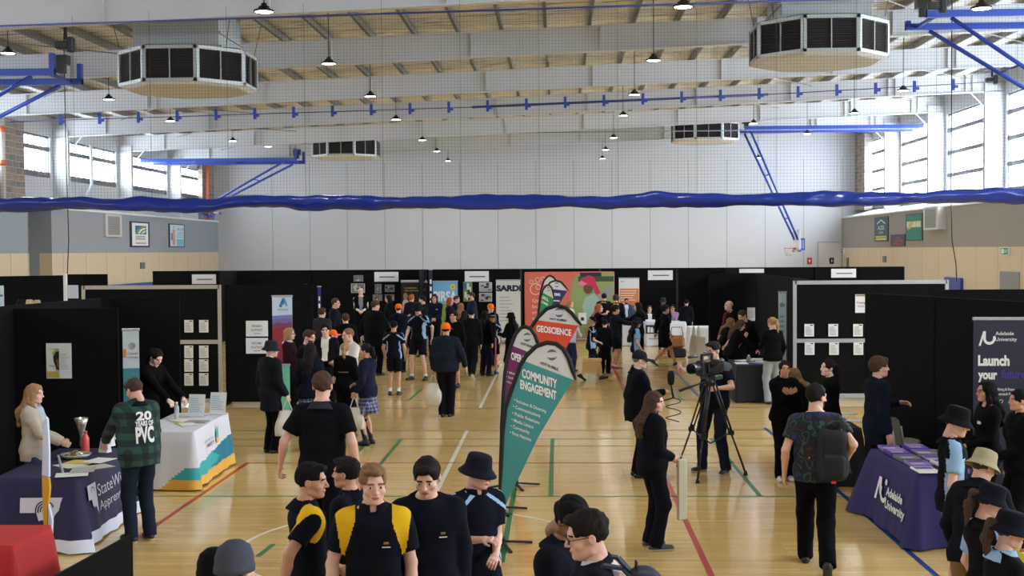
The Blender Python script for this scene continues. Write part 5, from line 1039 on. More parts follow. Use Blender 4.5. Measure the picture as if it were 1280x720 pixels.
ARMS = {'down': (.055, .03, -.53), 'relax': (.07, .12, -.49), 'out': (.17, .05, -.48), 'belt': (-.13, .24, -.37), 'chest': (-.15, .24, -.12), 'hold': (-.04, .33, -.22), 'reach': (-.02, .5, -.16), 'reachdown': (0, .42, -.38), 'face': (-.1, .24, .12), 'mouth': (-.14, .2, .06),
        'pocket': (.03, .08, -.42), 'back': (-.04, -.2, -.42), 'swingf': (.03, .26, -.44), 'swingb': (.06, -.22, -.46), 'hip': (.1, .02, -.34), 'cross': (-.26, .2, -.2), 'point': (.1, .52, -.02), 'side': (.3, .2, -.35)}
def clothm(c, p=True):
    l_ = srgb(*c); k = .55 if max(c) < 75 else 1; return mat('cloth_%d_%d_%d' % tuple(c), tuple(v * k for v in l_), .9, noise=.12, scale=9, bump=.25, bscale=180, spec=.1)
def person(x, y, H, face, label, top=('tee', (20, 20, 24)), bottom=('trousers', (18, 18, 22)), hair=('short', 'brown'), skin='fair', arms=('down', 'down'), legs='stand', lean=0, head=(0, 0), hat=None, shoes=((22, 22, 24), (22, 22, 24)), socks=None, fat=0, fem=False, res=None, group='people at the fair', beard=None, glasses=False, accent=None, collar=None, extra=None, z=0, lod=None, lean_side=0, backpack=None, name='person', sleeve=None, hem=None):
    """face: heading in degrees, 0 = away from the camera (+Y), 180 = towards it, 90 = towards +X (image right)"""
    D = y; near = D < 9.5; mid = D < 18
    rb = res or (.0078 if near and accent else .0095 if near else .016 if mid else .02 if D < 28 else .026); rh = .0055 if near else .008 if mid else .0115 if D < 28 else .015; rhand = .0042 if near else .0055 if mid else .0075 if D < 28 else .009
    root = empty('person', (x, y, z), R(-face), label, 'person', group); s = H / 1.75; root.scale = (s, s, s); seed = int(abs(x * 131 + y * 17)) % 9999
    rnd = random.Random(seed)
    # --- skeleton
    hipw = .088 if not fem else .092; shw = (.168 if not fem else .146) + fat * .02; pelz = .94
    feet = {'stand': ((-.1, 0, 0, 0, -8), (.1, 0, 0, 0, 8)), 'wide': ((-.17, 0, 0, 0, -12), (.17, .03, 0, 0, 12)), 'walk': ((-.08, .3, 0, -8, -3), (.08, -.3, .07, 32, 4)), 'walk2': ((-.08, -.28, .06, 30, -3), (.08, .3, 0, -8, 4)), 'step': ((-.09, .14, 0, 0, -4), (.09, -.12, .02, 12, 6)), 'step2': ((-.09, -.12, .02, 12, -6), (.09, .14, 0, 0, 4)),
            'close': ((-.07, 0, 0, 0, -6), (.07, .02, 0, 0, 10)), 'cross': ((.05, .03, 0, 0, -5), (.02, -.04, 0, 0, 8)), 'sit': ((-.12, .42, 0, 0, -5), (.12, .42, 0, 0, 5))}[legs]
    if legs == 'sit': pelz = .52
    if 'walk' in legs: pelz = .905
    if 'step' in legs: pelz = .93
    pel = np.array((0, 0, pelz)); rl = R(lean); rs_ = R(lean_side)
    def T(p, amt=1.0):   # torso point given in upright coordinates relative to the pelvis at z=.94
        q = np.array(p, float) - np.array((0, 0, .94)); c, s_ = math.cos(rl * amt), math.sin(rl * amt); q = np.array((q[0], q[1] * c + q[2] * s_, -q[1] * s_ + q[2] * c)); c, s_ = math.cos(rs_), math.sin(rs_)
        return np.array((q[0] * c + q[2] * s_, q[1], -q[0] * s_ + q[2] * c)) + pel
    def Td(v): return T(np.array(v) + np.array((0, 0, .94))) - pel
    X_ = Td((1, 0, 0)); Y_ = Td((0, 1, 0)); Z_ = Td((0, 0, 1))
    hips = [pel + np.array((sx * hipw, 0, -.02)) for sx in (-1, 1)]; legj = []
    for i, (fx, fy, fz, pitch, yaw) in enumerate(feet):
        ank = np.array((fx, fy - (.02 if pitch > 10 else 0), .085 + fz)); kn, an = ik(hips[i], ank, .43, .425, (fx * .3, 1, 0)); legj.append((hips[i], kn, an, pitch, yaw))
    sh = [T((sx * shw, 0, 1.405)) for sx in (-1, 1)]; armj = []
    for i in (0, 1):
        sx = (-1, 1)[i]; a = arms[i]; off = np.array(ARMS[a] if isinstance(a, str) else a, float); off[0] *= sx
        el, wr = ik(sh[i], sh[i] + off, .29, .255, (sx * .45, -.75, -.4)); armj.append((sh[i], el, wr))
    # --- head frame
    hy, hp = head; neckb = T((0, -.005, 1.45)); up = nv(Z_ * .6 + np.array((0, 0, .4))); hc0 = neckb + up * .165 + nv(Y_ + np.array((0, .01, 0))) * .028
    cy, sy_ = math.cos(R(-hy)), math.sin(R(-hy)); cp, sp = math.cos(R(hp)), math.sin(R(hp))
    Rz = np.array(((cy, -sy_, 0), (sy_, cy, 0), (0, 0, 1))); Rx = np.array(((1, 0, 0), (0, cp, -sp), (0, sp, cp))); tl = R(-lean * .45); Rt = np.array(((1, 0, 0), (0, math.cos(tl), -math.sin(tl)), (0, math.sin(tl), math.cos(tl))))
    HM = Rt @ Rz @ Rx; hc0 = hc0 + HM @ np.array((0, .012 if hp < 0 else 0, 0))
    hs = .95 if fem else 1.0
    def Hp(p): return hc0 + HM @ (np.array(p, float) * hs)
    # --- torso and limb primitives shared by body and clothes
    fa = fat
    def torso(S, t, lower=True):
        S.cone(T((-.04, -.005, .95)), T((.04, -.005, .95)), .115 + t + fa * .02, .115 + t + fa * .02, .04, side=X_, ea=1)
        S.cone(T((0, -.005, .94)), T((0, 0, 1.12)), .105 + t + fa * .03, (.098 if not fem else .088) + t + fa * .05, .05, side=X_, ea=1.42 if not fem else 1.55, eb=1.32 if not fem else 1.28)
        S.cone(T((0, 0, 1.12)), T((0, .005, 1.32)), (.098 if not fem else .088) + t + fa * .05, .108 + t + fa * .02, .05, side=X_, ea=1.38 if not fem else 1.32, eb=1.48)
        S.cone(T((-shw * .72, -.005, 1.375)), T((shw * .72, -.005, 1.375)), .068 + t, .068 + t, .06)
        for sx in (-1, 1): S.cone(T((0, -.015, 1.47)), T((sx * shw * .9, -.008, 1.41)), .045 + t * .6, .042 + t * .6, .05)
        S.cone(T((0, -.012, 1.38)), T((0, -.008, 1.475)), .085 + t * .8, .055 + t * .5, .05, side=X_, ea=1.4, eb=1.1)
        if fem:
            for sx in (-1, 1): S.ell(T((sx * .07, .085, 1.27)), (.062 + t * .6, .05 + t * .6, .058 + t * .6), .04)
        if fa > .5: S.ell(T((0, .06, 1.08)), (.13 + t, .11 + t, .13), .06)
    # --- clothes: top
    kind, tcol = top[0], top[1]; tk = {'tee': .012, 'polo': .013, 'shirt': .013, 'jacket': .026, 'hoodie': .028, 'blazer': .024, 'coat': .03, 'vest': .028}[kind]
    sl_len = sleeve if sleeve is not None else {'tee': .62, 'polo': .7, 'shirt': .7, 'jacket': 2, 'hoodie': 2, 'blazer': 2, 'coat': 2, 'vest': 0}[kind]
    hemz = hem if hem is not None else {'tee': .86, 'polo': .86, 'shirt': .9, 'jacket': .84, 'hoodie': .86, 'blazer': .82, 'coat': .66, 'vest': .92}[kind]
    Tp = SDF(); torso(Tp, tk)
    fl_ = .125 + tk + fa * .03
    Tp.cone(T((0, -.002, .96)), T((0, -.002, hemz)), .108 + tk + fa * .03, .108 + tk * 1.2 + fa * .03, .05, side=X_, ea=1.38, eb=1.36, flat=True)
    for i, (a, e, w_) in enumerate(armj):
        if sl_len <= 0: continue
        ru = (.053 if not fem else .046) + tk * .75; re = (.043 if not fem else .038) + tk * .8; rw = .032 + tk * .7
        if sl_len < 1: p = a + (e - a) * sl_len; Tp.cone(a + (e - a) * .05, p, ru + .006, ru + .002 + tk * .3, .035, flat=True)
        else: Tp.cone(a, e, ru, re, .035); Tp.cone(e, w_, re, rw, .02, flat=True)
    Tp.half(T((0, 0, hemz)), -Z_ )
    ncut = T((0, .012, 1.462)); Tp.half(T((0, 0, 1.475 if kind not in ('hoodie', 'jacket', 'coat') else 1.495)), Z_ + Y_ * .35)
    VF = Tp.mesh(rb, noise=.004 if kind in ('tee', 'polo', 'shirt') else .007, nf=22, seed=seed)
    tmats = [clothm(tcol)]; mi = None
    fc = VF[0][VF[1]].mean(1); loc = np.stack([(fc - pel) @ X_, (fc - pel) @ Y_, (fc - pel) @ Z_ + .94], 1)
    def segdist(P, a, b):
        d = b - a; t = np.clip(((P - a) @ d) / d.dot(d), 0, 1); return np.linalg.norm(P - (a + t[:, None] * d), axis=1), t
    mi = np.zeros(len(fc), int)
    if accent:
        ak, ac = accent[0], accent[1]; tmats.append(clothm(ac)); ax_ = np.abs(loc[:, 0]); xx = loc[:, 0]
        if ak == 'bluepolo':
            armd = np.min([segdist(fc, a + (e - a) * .25, e)[0] for a, e, w_ in armj], 0); mi[(ax_ > .115 + fa * .02) & (loc[:, 2] < 1.32) & (np.abs(loc[:, 1]) < .075) & (armd > .075)] = 1
            mi[(np.abs((ax_ - .06) / .13 - (1.455 - loc[:, 2]) / .10) < .16) & (loc[:, 2] > 1.3)] = 1
            for i, (a, e, w_) in enumerate(armj):
                o_ = nv(np.array(((-1, 1)[i], 0, .35))); mi[(np.abs((fc - a) @ Y_) < .02) & (((fc - a) @ o_) > .03) & (np.abs(fc[:, 0]) > .12)] = 1
        elif ak == 'broadpolo':
            mi[(ax_ > .11) & (loc[:, 2] < 1.34) & (np.abs(loc[:, 1]) < .08)] = 1
            for i, (a, e, w_) in enumerate(armj): m = (np.abs((fc - a) @ Y_) < .05) & (ax_ > .1) & (loc[:, 2] > 1.2); mi[m] = 1
        elif ak == 'yellow':
            m = (ax_ > .140 - .03 * np.clip((loc[:, 2] - 1.3) / .1, -1, 1)) & (ax_ < .19 + (loc[:, 2] - 1.2) * .15) & (loc[:, 2] > .95) & (np.abs(loc[:, 1] - .0) < .2); m &= (loc[:, 2] > 1.2) | (np.abs(loc[:, 1]) < .07); mi[m] = 1
        elif ak == 'open':      # open jacket showing a shirt down the front
            mi[(loc[:, 1] > .05) & (ax_ < .035 + (loc[:, 2] - 1.0) * .09) & (loc[:, 2] > 1.0)] = 1
        elif ak == 'yoke': mi[(loc[:, 2] > 1.36) & (ax_ > .04) & (ax_ < .26)] = 1
        elif ak == 'sleeves': mi[(ax_ > .165 + fa * .02)] = 1
        elif ak == 'badge': mi[(np.abs(xx + .07) < .035) & (np.abs(loc[:, 2] - 1.29) < .012) & (loc[:, 1] > .05)] = 1
        elif ak == 'backtext': mi[(ax_ < .1) & (np.abs(loc[:, 2] - 1.2) < .012) & (loc[:, 1] < -.05)] = 1
    if kind == 'vest':
        U = SDF()
        for a, e, w_ in armj: U.cone(a, e, .056, .05, .03); U.cone(e, w_, .05, .036, .02, flat=True)
        mesh_obj('shirt_sleeves', U.mesh(rb, noise=.005, nf=24, seed=seed), mat('cloth_white_shirt', srgb(214, 212, 208), .85), root)
    shirt = mesh_obj({'tee': 't_shirt', 'polo': 'polo_shirt', 'shirt': 'shirt', 'jacket': 'jacket', 'hoodie': 'hoodie', 'blazer': 'blazer', 'coat': 'coat', 'vest': 'vest'}[kind], VF, tmats, root, mi)
    # collar / hood
    if kind in ('polo', 'shirt', 'blazer', 'jacket') or collar:
        cc_ = collar or tcol; c = SDF(); c.cone(T((0, -.022, 1.415)), T((0, -.002, 1.508)), .125, .066, .0, side=X_, ea=1.1, eb=1.0, flat=True, flata=True); c.cone(T((0, -.03, 1.395)), T((0, .004, 1.58)), .104, .04, .004, 's'); c.cone(T((0, .07, 1.40)), T((0, .09, 1.56)), .006, .05, .004, 's')
        mesh_obj('collar', c.mesh(max(.007, rh)), clothm(cc_), shirt)
    if kind == 'hoodie':
        c = SDF(); c.cone(T((-.075, -.05, 1.465)), T((0, -.1, 1.455)), .035, .045, .02); c.cone(T((0, -.1, 1.455)), T((.075, -.05, 1.465)), .045, .035, .02); c.cone(T((-.075, -.05, 1.465)), T((-.04, .06, 1.44)), .03, .018, .02); c.cone(T((.075, -.05, 1.465)), T((.04, .06, 1.44)), .03, .018, .02)
        mesh_obj('hood', c.mesh(max(.009, rh)), tmats[0], shirt)
    # --- bottom
    bk, bc = bottom; bm = clothm(bc) if bk != 'plaidskirt' else plaid_mat('plaid_skirt', (44, 50, 82), (150, 156, 186), 16)
    B = SDF(); B.cone(pel + (0, -.005, .0), pel + Z_ * .09, .112 + fa * .03, .1 + fa * .03, .03, side=(1, 0, 0), ea=1.52, eb=1.5)
    bare_from = None
    if bk in ('trousers', 'jeans', 'leggings'):
        lo_ = {'trousers': .024, 'jeans': .02, 'leggings': .012}[bk]
        for hp_, kn, an, pt, yw in legj:
            B.cone(hp_, kn, .082 + lo_ * .7, .058 + lo_, .04); an2 = an + nv(an - kn) * .045; B.cone(kn, an2, .057 + lo_, .042 + lo_ * 1.3, .03, flat=True)
    elif bk == 'shorts':
        for hp_, kn, an, pt, yw in legj: e2 = hp_ + (kn - hp_) * .83; B.cone(hp_, e2, .1, .094, .03, flat=True)
        bare_from = 1
    else:
        hemp = pelz - (.40 if legs != 'sit' else .1)
        B.cone(pel + (0, -.005, .06), (0, 0, hemp), .11, .165, .03, side=(1, 0, 0), ea=1.4, eb=1.35, flat=True)
        def pleat(P):
            a = np.arctan2(P[..., 1], P[..., 0]); return a
        bare_from = 2
    VB = B.mesh(rb, noise=.006, nf=24, seed=seed + 3)
    if bk in ('skirt', 'plaidskirt'):
        V = VB[0]; a = np.arctan2(V[:, 1], V[:, 0] / 1.35); k_ = np.clip((pelz + .02 - V[:, 2]) / .4, 0, 1); V[:, :2] *= (1 + .06 * k_ * np.sign(np.sin(a * 14)) * np.abs(np.sin(a * 14)) ** .6)[:, None]
    mesh_obj({'trousers': 'trousers', 'jeans': 'jeans', 'leggings': 'leggings', 'shorts': 'shorts', 'skirt': 'skirt', 'plaidskirt': 'skirt'}[bk], VB, bm, root)
    # --- body: legs, torso core, arms, neck, head, hands in one mesh
    parts = []
    Bd = SDF(); torso(Bd, -.012)
    lt = 0 if bare_from else .012
    for hp_, kn, an, pt, yw in legj:
        Bd.cone(hp_, kn, .074 - lt, .052 - lt, .03); m_ = kn + (an - kn) * .35; bkw = nv(np.array((0, -1, 0))) * (.012 - lt); Bd.cone(kn, m_ + bkw, .05 - lt, .054 - lt, .02); Bd.cone(m_ + bkw, an, .054 - lt, .034, .02)
    for a, e, w_ in armj:
        Bd.cone(a, e, .045 if not fem else .038, .037 if not fem else .032, .03); q = e + (w_ - e) * .3; Bd.cone(e, q, .038 if not fem else .032, .037 if not fem else .031, .015); Bd.cone(q, w_ + nv(w_ - e) * .01, .036 if not fem else .031, .024 if not fem else .021, .015)
    Bd.cone(T((0, -.012, 1.43)), Hp((0, -.018, -.05)), .055 if not fem else .047, .052 if not fem else .045, .02)
    parts.append(Bd.mesh(rb))
    n_body = len(parts[0][1])
    # head
    Hd = SDF(); f_ = HM
    def E(c, r, k=.015, op='u'): Hd.ell(Hp(c), np.array(r) * hs, k, op, M=HM)
    def Cc(a, b, ra, rb_, k=.01, op='u', **kw): Hd.cone(Hp(a), Hp(b), ra * hs, rb_ * hs, k, op, **kw)
    E((0, -.014, .032), (.074, .094, .084)); E((0, .02, -.028), (.058, .068, .082), .03); E((0, .05, -.07), (.036, .036, .034), .025)
    Cc((-.045, .0, -.075), (-.02, .055, -.092), .018, .016, .02); Cc((.045, .0, -.075), (.02, .055, -.092), .018, .016, .02); E((0, .076, -.092), (.018, .015, .015), .015)
    Cc((-.034, .074, .022), (.034, .074, .022), .014, .014, .014)
    for sx in (-1, 1): Hd.ell(Hp((sx * .031, .1, .001)), np.array((.017, .016, .013)) * hs, .012, 's', M=HM); E((sx * .031, .0745, .001), (.0125, .0125, .011), .003); E((sx * .045, .055, -.03), (.02, .022, .02), .018)
    Cc((0, .088, .008), (0, .108, -.026), .008, .011, .01); E((-.011, .095, -.032), (.008, .009, .007), .006); E((.011, .095, -.032), (.008, .009, .007), .006)
    E((0, .084, -.057), (.023, .014, .0075), .006); E((0, .083, -.064), (.019, .013, .007), .005)
    for sx in (-1, 1): Hd.ell(Hp((sx * .077, -.012, -.008)), np.array((.011, .02, .031)) * hs, .006, 'u', M=HM); Hd.ell(Hp((sx * .089, -.008, -.004)), np.array((.007, .011, .017)) * hs, .004, 's', M=HM)
    Cc((0, -.02, -.05), (0, -.034, -.13), .052 if not fem else .045, .05 if not fem else .044, .02)
    parts.append(Hd.mesh(rh)); n_head = len(parts[1][1])
    # hands
    for i, (a, e, w_) in enumerate(armj):
        sx = (-1, 1)[i]; am = arms[i]; d = nv(w_ - e)
        if isinstance(am, str) and am in ('belt', 'chest', 'cross', 'hold', 'mouth', 'face'): d = nv(d + nv(np.array((-sx * .6, .3, 0))) * .5)
        inw = np.array((-sx, 0, 0)); n = inw - d * inw.dot(d)
        if np.linalg.norm(n) < .35 or (isinstance(am, str) and am in ('hold', 'reach', 'chest', 'belt', 'reachdown')): n = np.array((-sx * .3, -.2, -1.0)) if am != 'chest' else np.array((0, -1, -.1)); n = n - d * n.dot(d)
        n = nv(n); u = nv(np.cross(d, n)); fwd = np.array((0, 1, 0)); thumb = u if (u @ (fwd + np.array((-sx * .3, 0, .3)))) > 0 else -u
        hsz = .9 if fem else 1.0; Hn = SDF(); w0 = w_ + d * .0; Hn.cone(w0, w0 + d * .03, .023, .022, .01, side=u, ea=1.1, eb=1.4); Hn.cone(w0 + d * .03, w0 + d * .085 * hsz, .0145, .0125, .012, side=u, ea=2.2, eb=2.9)
        curl = .28 if isinstance(am, str) and am in ('down', 'relax', 'out', 'swingf', 'swingb', 'reach', 'chest', 'point') else .75
        for j, (off, ln) in enumerate(((.03, .072), (.0105, .08), (-.0095, .075), (-.028, .06))):
            p = w0 + (d * .084 + thumb * off) * hsz; dd = nv(d + thumb * off * 1.5)
            for q, fr in enumerate((.45, .32, .23)):
                ang = curl * (q + .6); d2 = nv(dd * math.cos(ang) + n * math.sin(ang)); p2 = p + d2 * ln * fr * hsz; Hn.cone(p, p2, (.0088, .0082, .0074)[q], (.0082, .0074, .0062)[q], .003); p = p2
        p = w0 + (d * .03 + thumb * .026) * hsz; d2 = nv(thumb * .75 + d * .8 + n * .25); p2 = p + d2 * .036 * hsz; Hn.cone(p - thumb * .008, p2, .0125, .0098, .008); p3 = p2 + nv(d2 * .5 + d * .7 + n * .2) * .032 * hsz; Hn.cone(p2, p3, .0095, .0075, .003)
        parts.append(Hn.mesh(rhand))
    V, Fq = joinVF(parts); mi = np.zeros(len(Fq), int); sl = slice(n_body, n_body + n_head); fc = V[Fq[sl]].mean(1); q = ((fc - hc0) @ HM) / hs; m = np.zeros(len(fc), int); ax_ = np.abs(q[:, 0])
    ew = rh * .45; m[(np.hypot(q[:, 0] / 1.0, (q[:, 2] + .0605) * 2.4) < .0235) & (q[:, 1] > .075)] = 1
    ed = np.hypot(ax_ - .031, (q[:, 2] - .001) * 1.9); m[(ed < .0125) & (q[:, 1] > .055)] = 2 if near or mid else 3; m[(np.hypot(ax_ - .031, q[:, 2] - .001) < .0055 + ew * .4) & (q[:, 1] > .055)] = 3
    m[(np.abs(q[:, 2] - .024 + ax_ * .05) < .0035 + ew * .5) & (ax_ > .012) & (ax_ < .048) & (q[:, 1] > .05)] = 4
    if beard: m[(q[:, 2] < -.03 - (ax_ < .03) * (q[:, 2] > -.045) * .0) & (q[:, 2] > -.115) & (q[:, 1] > -.005) & (m == 0) & ~((ax_ < .03) & (q[:, 2] > -.044)) & (q[:, 1] > .02 - (q[:, 2] + .03) * .3)] = 4
    mi[sl] = m
    hk, hcol = hair; hm_ = hairm(hcol if hk != 'bald' else (beard or 'brown'))
    mesh_obj('body', (V, Fq), [skm(skin), LIPS, EYEW, EYED, hm_], root, mi)
    # --- hair
    hh = max(rh, .006)
    if hk != 'bald':
        A = SDF(); hk = {'curly': 'crop', 'fringe': 'crop', 'short': 'crop', 'afro': 'crop'}.get(hk, hk) if hat else hk; th = {'buzz': .004, 'short': .009, 'crop': .009, 'curly': .026, 'long': .011, 'pony': .009, 'bun': .009, 'fringe': .018, 'bob': .018, 'afro': .04, 'receding': .008}[hk] * (.3 if hat else 1)
        A.ell(Hp((0, -.016, .034)), np.array((.076 + th, .095 + th, .086 + th)) * hs, .0, M=HM)
        if hk in ('fringe', 'curly', 'short'): A.ell(Hp((0, .06, .088)), np.array((.055, .04, .026)) * hs, .02, M=HM)
        A.add([-9] * 3, [9] * 3, lambda P: np.minimum(((P - Hp((0, .064 if hk != 'receding' else .03, 0))) @ HM[:, 1]), -((P - Hp((0, 0, .066 if hk not in ('fringe',) else .05))) @ HM[:, 2])), 0, 'i')   # face opening
        A.add([-9] * 3, [9] * 3, lambda P: np.minimum(((P - Hp((0, -.002, 0))) @ HM[:, 1]), -((P - Hp((0, 0, .012))) @ HM[:, 2])) if hk in ('short', 'crop', 'buzz', 'receding', 'fringe', 'curly') else np.minimum(((P - Hp((0, .03, 0))) @ HM[:, 1]), -((P - Hp((0, 0, -.0))) @ HM[:, 2])), 0, 'i')
        if hk not in ('long', 'bob'):
            A.add([-9] * 3, [9] * 3, lambda P: -((P - Hp((0, 0, -.052))) @ HM[:, 2]), 0, 'i')
        if hk in ('long', 'bob'):
            ln = -.13 if hk == 'bob' else -.1
            A.cone(Hp((0, -.045, .0)), Hp((0, -.062, ln)), .083, .075, .03, side=HM[:, 0], ea=1.05, eb=1.1)
            if hk == 'long':
                A.cone(Hp((0, -.062, -.09)), T((0, -.118 - tk, 1.40)), .058, .05, .03, side=X_, ea=1.5, eb=1.9); A.cone(T((0, -.118 - tk, 1.40)), T((0, -.128 - tk, 1.25)), .05, .03, .03, side=X_, ea=1.9, eb=2.4)
                for sx in (-1, 1): A.cone(Hp((sx * .068, .012, .0)), Hp((sx * .074, .0, -.11)), .022, .028, .02); A.cone(Hp((sx * .074, .0, -.11)), T((sx * .1, .085 + tk, 1.29)), .028, .016, .02)
            else:
                for sx in (-1, 1): A.cone(Hp((sx * .07, .01, .0)), Hp((sx * .068, .012, -.1)), .024, .024, .02)
            A.cone(Hp((0, -.01, -.02)), Hp((0, .0, -.2)), .054, .05, .01, 's')
        if hk == 'pony':
            A.cone(Hp((0, -.1, .045)), Hp((0, -.145, .03)), .022, .03, .015); A.cone(Hp((0, -.145, .03)), Hp((0, -.15, -.08)), .03, .036, .02); A.cone(Hp((0, -.15, -.08)), Hp((.01, -.125, -.22)), .036, .014, .02)
        if hk == 'bun': A.ell(Hp((0, -.115, .05)), (.04, .035, .04), .01)
        mesh_obj('hair', A.mesh(hh, noise={'curly': .012, 'afro': .012, 'long': .006}.get(hk, .005), nf={'curly': 110, 'afro': 110}.get(hk, 70), seed=seed), hm_, root)
    # --- shoes and socks
    up_, so_ = shoes; sm1 = mat('shoe_%d_%d_%d' % up_, srgb(*up_), .5); sm2 = mat('sole_%d_%d_%d' % so_, srgb(*so_), .6)
    for i, (hp_, kn, an, pt, yw) in enumerate(legj):
        cy_, sy2 = math.cos(R(-yw)), math.sin(R(-yw)); fd = np.array((-sy2, cy_, 0)); c_, s2 = math.cos(R(pt)), math.sin(R(pt)); fdir = fd * c_ - np.array((0, 0, s2)); uz = fd * s2 + np.array((0, 0, c_)); sdv = np.cross(fdir, uz)
        o_ = an - uz * .085
        Sh = SDF(); Sh.cone(o_ - fdir * .045 + uz * .035, o_ + fdir * .165 + uz * .028, .040, .036, .02, side=sdv, ea=.95, eb=1.15); Sh.cone(o_ + uz * .05, o_ + uz * .085, .042, .040, .03, side=fdir, ea=1.2); Sh.cone(o_ + fdir * .02 + uz * .055, o_ + fdir * .09 + uz * .04, .035, .03, .02)
        Sh.half(o_ + uz * .001, -uz); VS = Sh.mesh(max(.008, rh)); fcz = (VS[0][VS[1]].mean(1) - o_) @ uz
        mesh_obj('shoe', VS, [sm1, sm2], root, (fcz < .022).astype(int))
        if socks and bare_from:
            Sk = SDF(); q = an + (kn - an) * socks[1]; Sk.cone(an, q, .039, .044 + .012 * (socks[1] > .3), .0, flat=True); mesh_obj('sock', Sk.mesh(max(.009, rh)), mat('sock_%d_%d_%d' % socks[0], srgb(*socks[0]), .85), root)
    # --- hats
    if hat:
        hk2, hcx = hat[0], hat[1]; hmm = mat('hat_%d_%d_%d' % hcx, tuple(v * (.6 if max(hcx) < 75 else 1) for v in srgb(*hcx)), .9, noise=.08, scale=20, bump=.3, bscale=150, spec=.1); M4 = Matrix.Identity(4)
        sc = 1.03 * hs
        for r in range(3):
            for c in range(3): M4[r][c] = HM[r][c] * sc
        pt_ = Hp((0, -.012, .03)); M4[0][3], M4[1][3], M4[2][3] = pt_; mb = MB()
        if hk2 == 'bucket':
            mb.lathe([(0, .112), (.05, .112), (.078, .104), (.086, .09), (.096, .02), (.099, .012), (.118, -.012), (.138, -.034), (.138, -.037), (.117, -.017), (.096, .006), (.09, .0)], seg=28, M=M4, sx=.92, sy=1.1)
        elif hk2 == 'cap':
            mb.lathe([(0, .102), (.02, .101), (.05, .094), (.075, .075), (.092, .04), (.095, .0), (.093, -.012), (.089, -.01), (.089, .0)], seg=24, M=M4, sx=.92, sy=1.1)
            n_ = 10; vs = []
            for k in range(n_ + 1):
                a = R(25 + 130 * k / n_)
                for rr, zz in ((.095, .004), (.16, -.012 + .006 * math.sin(a))): vs.append((rr * math.cos(a) * .85, rr * math.sin(a) * 1.12 + (.02 if rr > .1 else 0), zz - .018 * abs(math.cos(a))))
            vs += [(a, b, c - .004) for a, b, c in vs]; o_ = 2 * (n_ + 1)
            fs = [(2 * k, 2 * k + 1, 2 * k + 3, 2 * k + 2) for k in range(n_)] + [(o_ + 2 * k + 2, o_ + 2 * k + 3, o_ + 2 * k + 1, o_ + 2 * k) for k in range(n_)] + [(2 * k + 1, o_ + 2 * k + 1, o_ + 2 * k + 3, 2 * k + 3) for k in range(n_)]
            mb.smooth = True; mb.add(vs, fs, 0, M4); mb.lathe([(0, .006), (.008, .003), (.009, 0)], (0, 0, .101), 8, 0, M4)
        elif hk2 == 'beanie': mb.lathe([(0, .118), (.04, .112), (.078, .085), (.094, .04), (.096, .0), (.1, -.005), (.1, -.03), (.09, -.03)], seg=24, M=M4, sx=.92, sy=1.08)
        mb.build({'bucket': 'bucket_hat', 'cap': 'cap', 'beanie': 'beanie'}[hk2], hmm, root)
    if glasses:
        mb = MB(); M4 = Matrix.Identity(4)
        for r in range(3):
            for c in range(3): M4[r][c] = HM[r][c] * hs
        M4[0][3], M4[1][3], M4[2][3] = hc0
        for sx in (-1, 1):
            mb.tube([M4 @ Vector((sx * .032 + .022 * math.cos(t * math.pi / 8), .099 - .004 * abs(sx * math.cos(t * math.pi / 8)), .0 + .017 * math.sin(t * math.pi / 8))) for t in range(17)], .0022, 5); mb.tube([M4 @ Vector((sx * .054, .096, .004)), M4 @ Vector((sx * .082, -.0, .006))], .0022, 5)
        mb.tube([M4 @ Vector((-.011, .1, .004)), M4 @ Vector((.011, .1, .004))], .0022, 5); mb.build('glasses', BLK, root)
    root['_'] = 0; del root['_']
    info = dict(root=root, T=T, X=X_, Y=Y_, Z=Z_, arm=armj, leg=legj, H=Hp, HM=HM, pel=pel, s=s, tk=tk, rot=R(-face), loc=Vector((x, y, z)))
    def W(p): p = Vector([float(c) for c in p]) * s; p.rotate(Matrix.Rotation(R(-face), 3, 'Z')); return p + Vector((x, y, z))
    info['W'] = W
    return info
def plaid_mat(name, c1, c2, sc, c3=None):
    if name in MT: return MT[name]
    m = bpy.data.materials.new(name); m.use_nodes = True; n = m.node_tree.nodes; l = m.node_tree.links; b = n['Principled BSDF']; b.inputs['Roughness'].default_value = .85
    tc = n.new('ShaderNodeTexCoord'); sp = n.new('ShaderNodeSeparateXYZ'); l.new(tc.outputs['Object'], sp.inputs[0])
    add = n.new('ShaderNodeMath'); l.new(sp.outputs[0], add.inputs[0]); l.new(sp.outputs[1], add.inputs[1])
    def stripe(src, off):
        a = n.new('ShaderNodeMath'); a.operation = 'MULTIPLY_ADD'; l.new(src, a.inputs[0]); a.inputs[1].default_value = sc; a.inputs[2].default_value = off
        f = n.new('ShaderNodeMath'); f.operation = 'FRACT'; l.new(a.outputs[0], f.inputs[0]); g = n.new('ShaderNodeMath'); g.operation = 'LESS_THAN'; l.new(f.outputs[0], g.inputs[0]); g.inputs[1].default_value = .22 if c3 is None else .5; return g.outputs[0]
    s1, s2 = stripe(add.outputs[0], 0), stripe(sp.outputs[2], .3); ad = n.new('ShaderNodeMath'); l.new(s1, ad.inputs[0]); l.new(s2, ad.inputs[1]); mu = n.new('ShaderNodeMath'); mu.operation = 'MULTIPLY'; l.new(ad.outputs[0], mu.inputs[0]); mu.inputs[1].default_value = .5
    cr = n.new('ShaderNodeValToRGB'); e = cr.color_ramp.elements; e[0].color = (*srgb(*c1), 1); e[1].color = (*srgb(*c2), 1)
    if c3 is not None: e[1].position = 1.0; k = e.new(.5); k.color = (*srgb(*c3), 1)
    l.new(mu.outputs[0], cr.inputs[0]); l.new(cr.outputs[0], b.inputs['Base Color']); MT[name] = m; return m
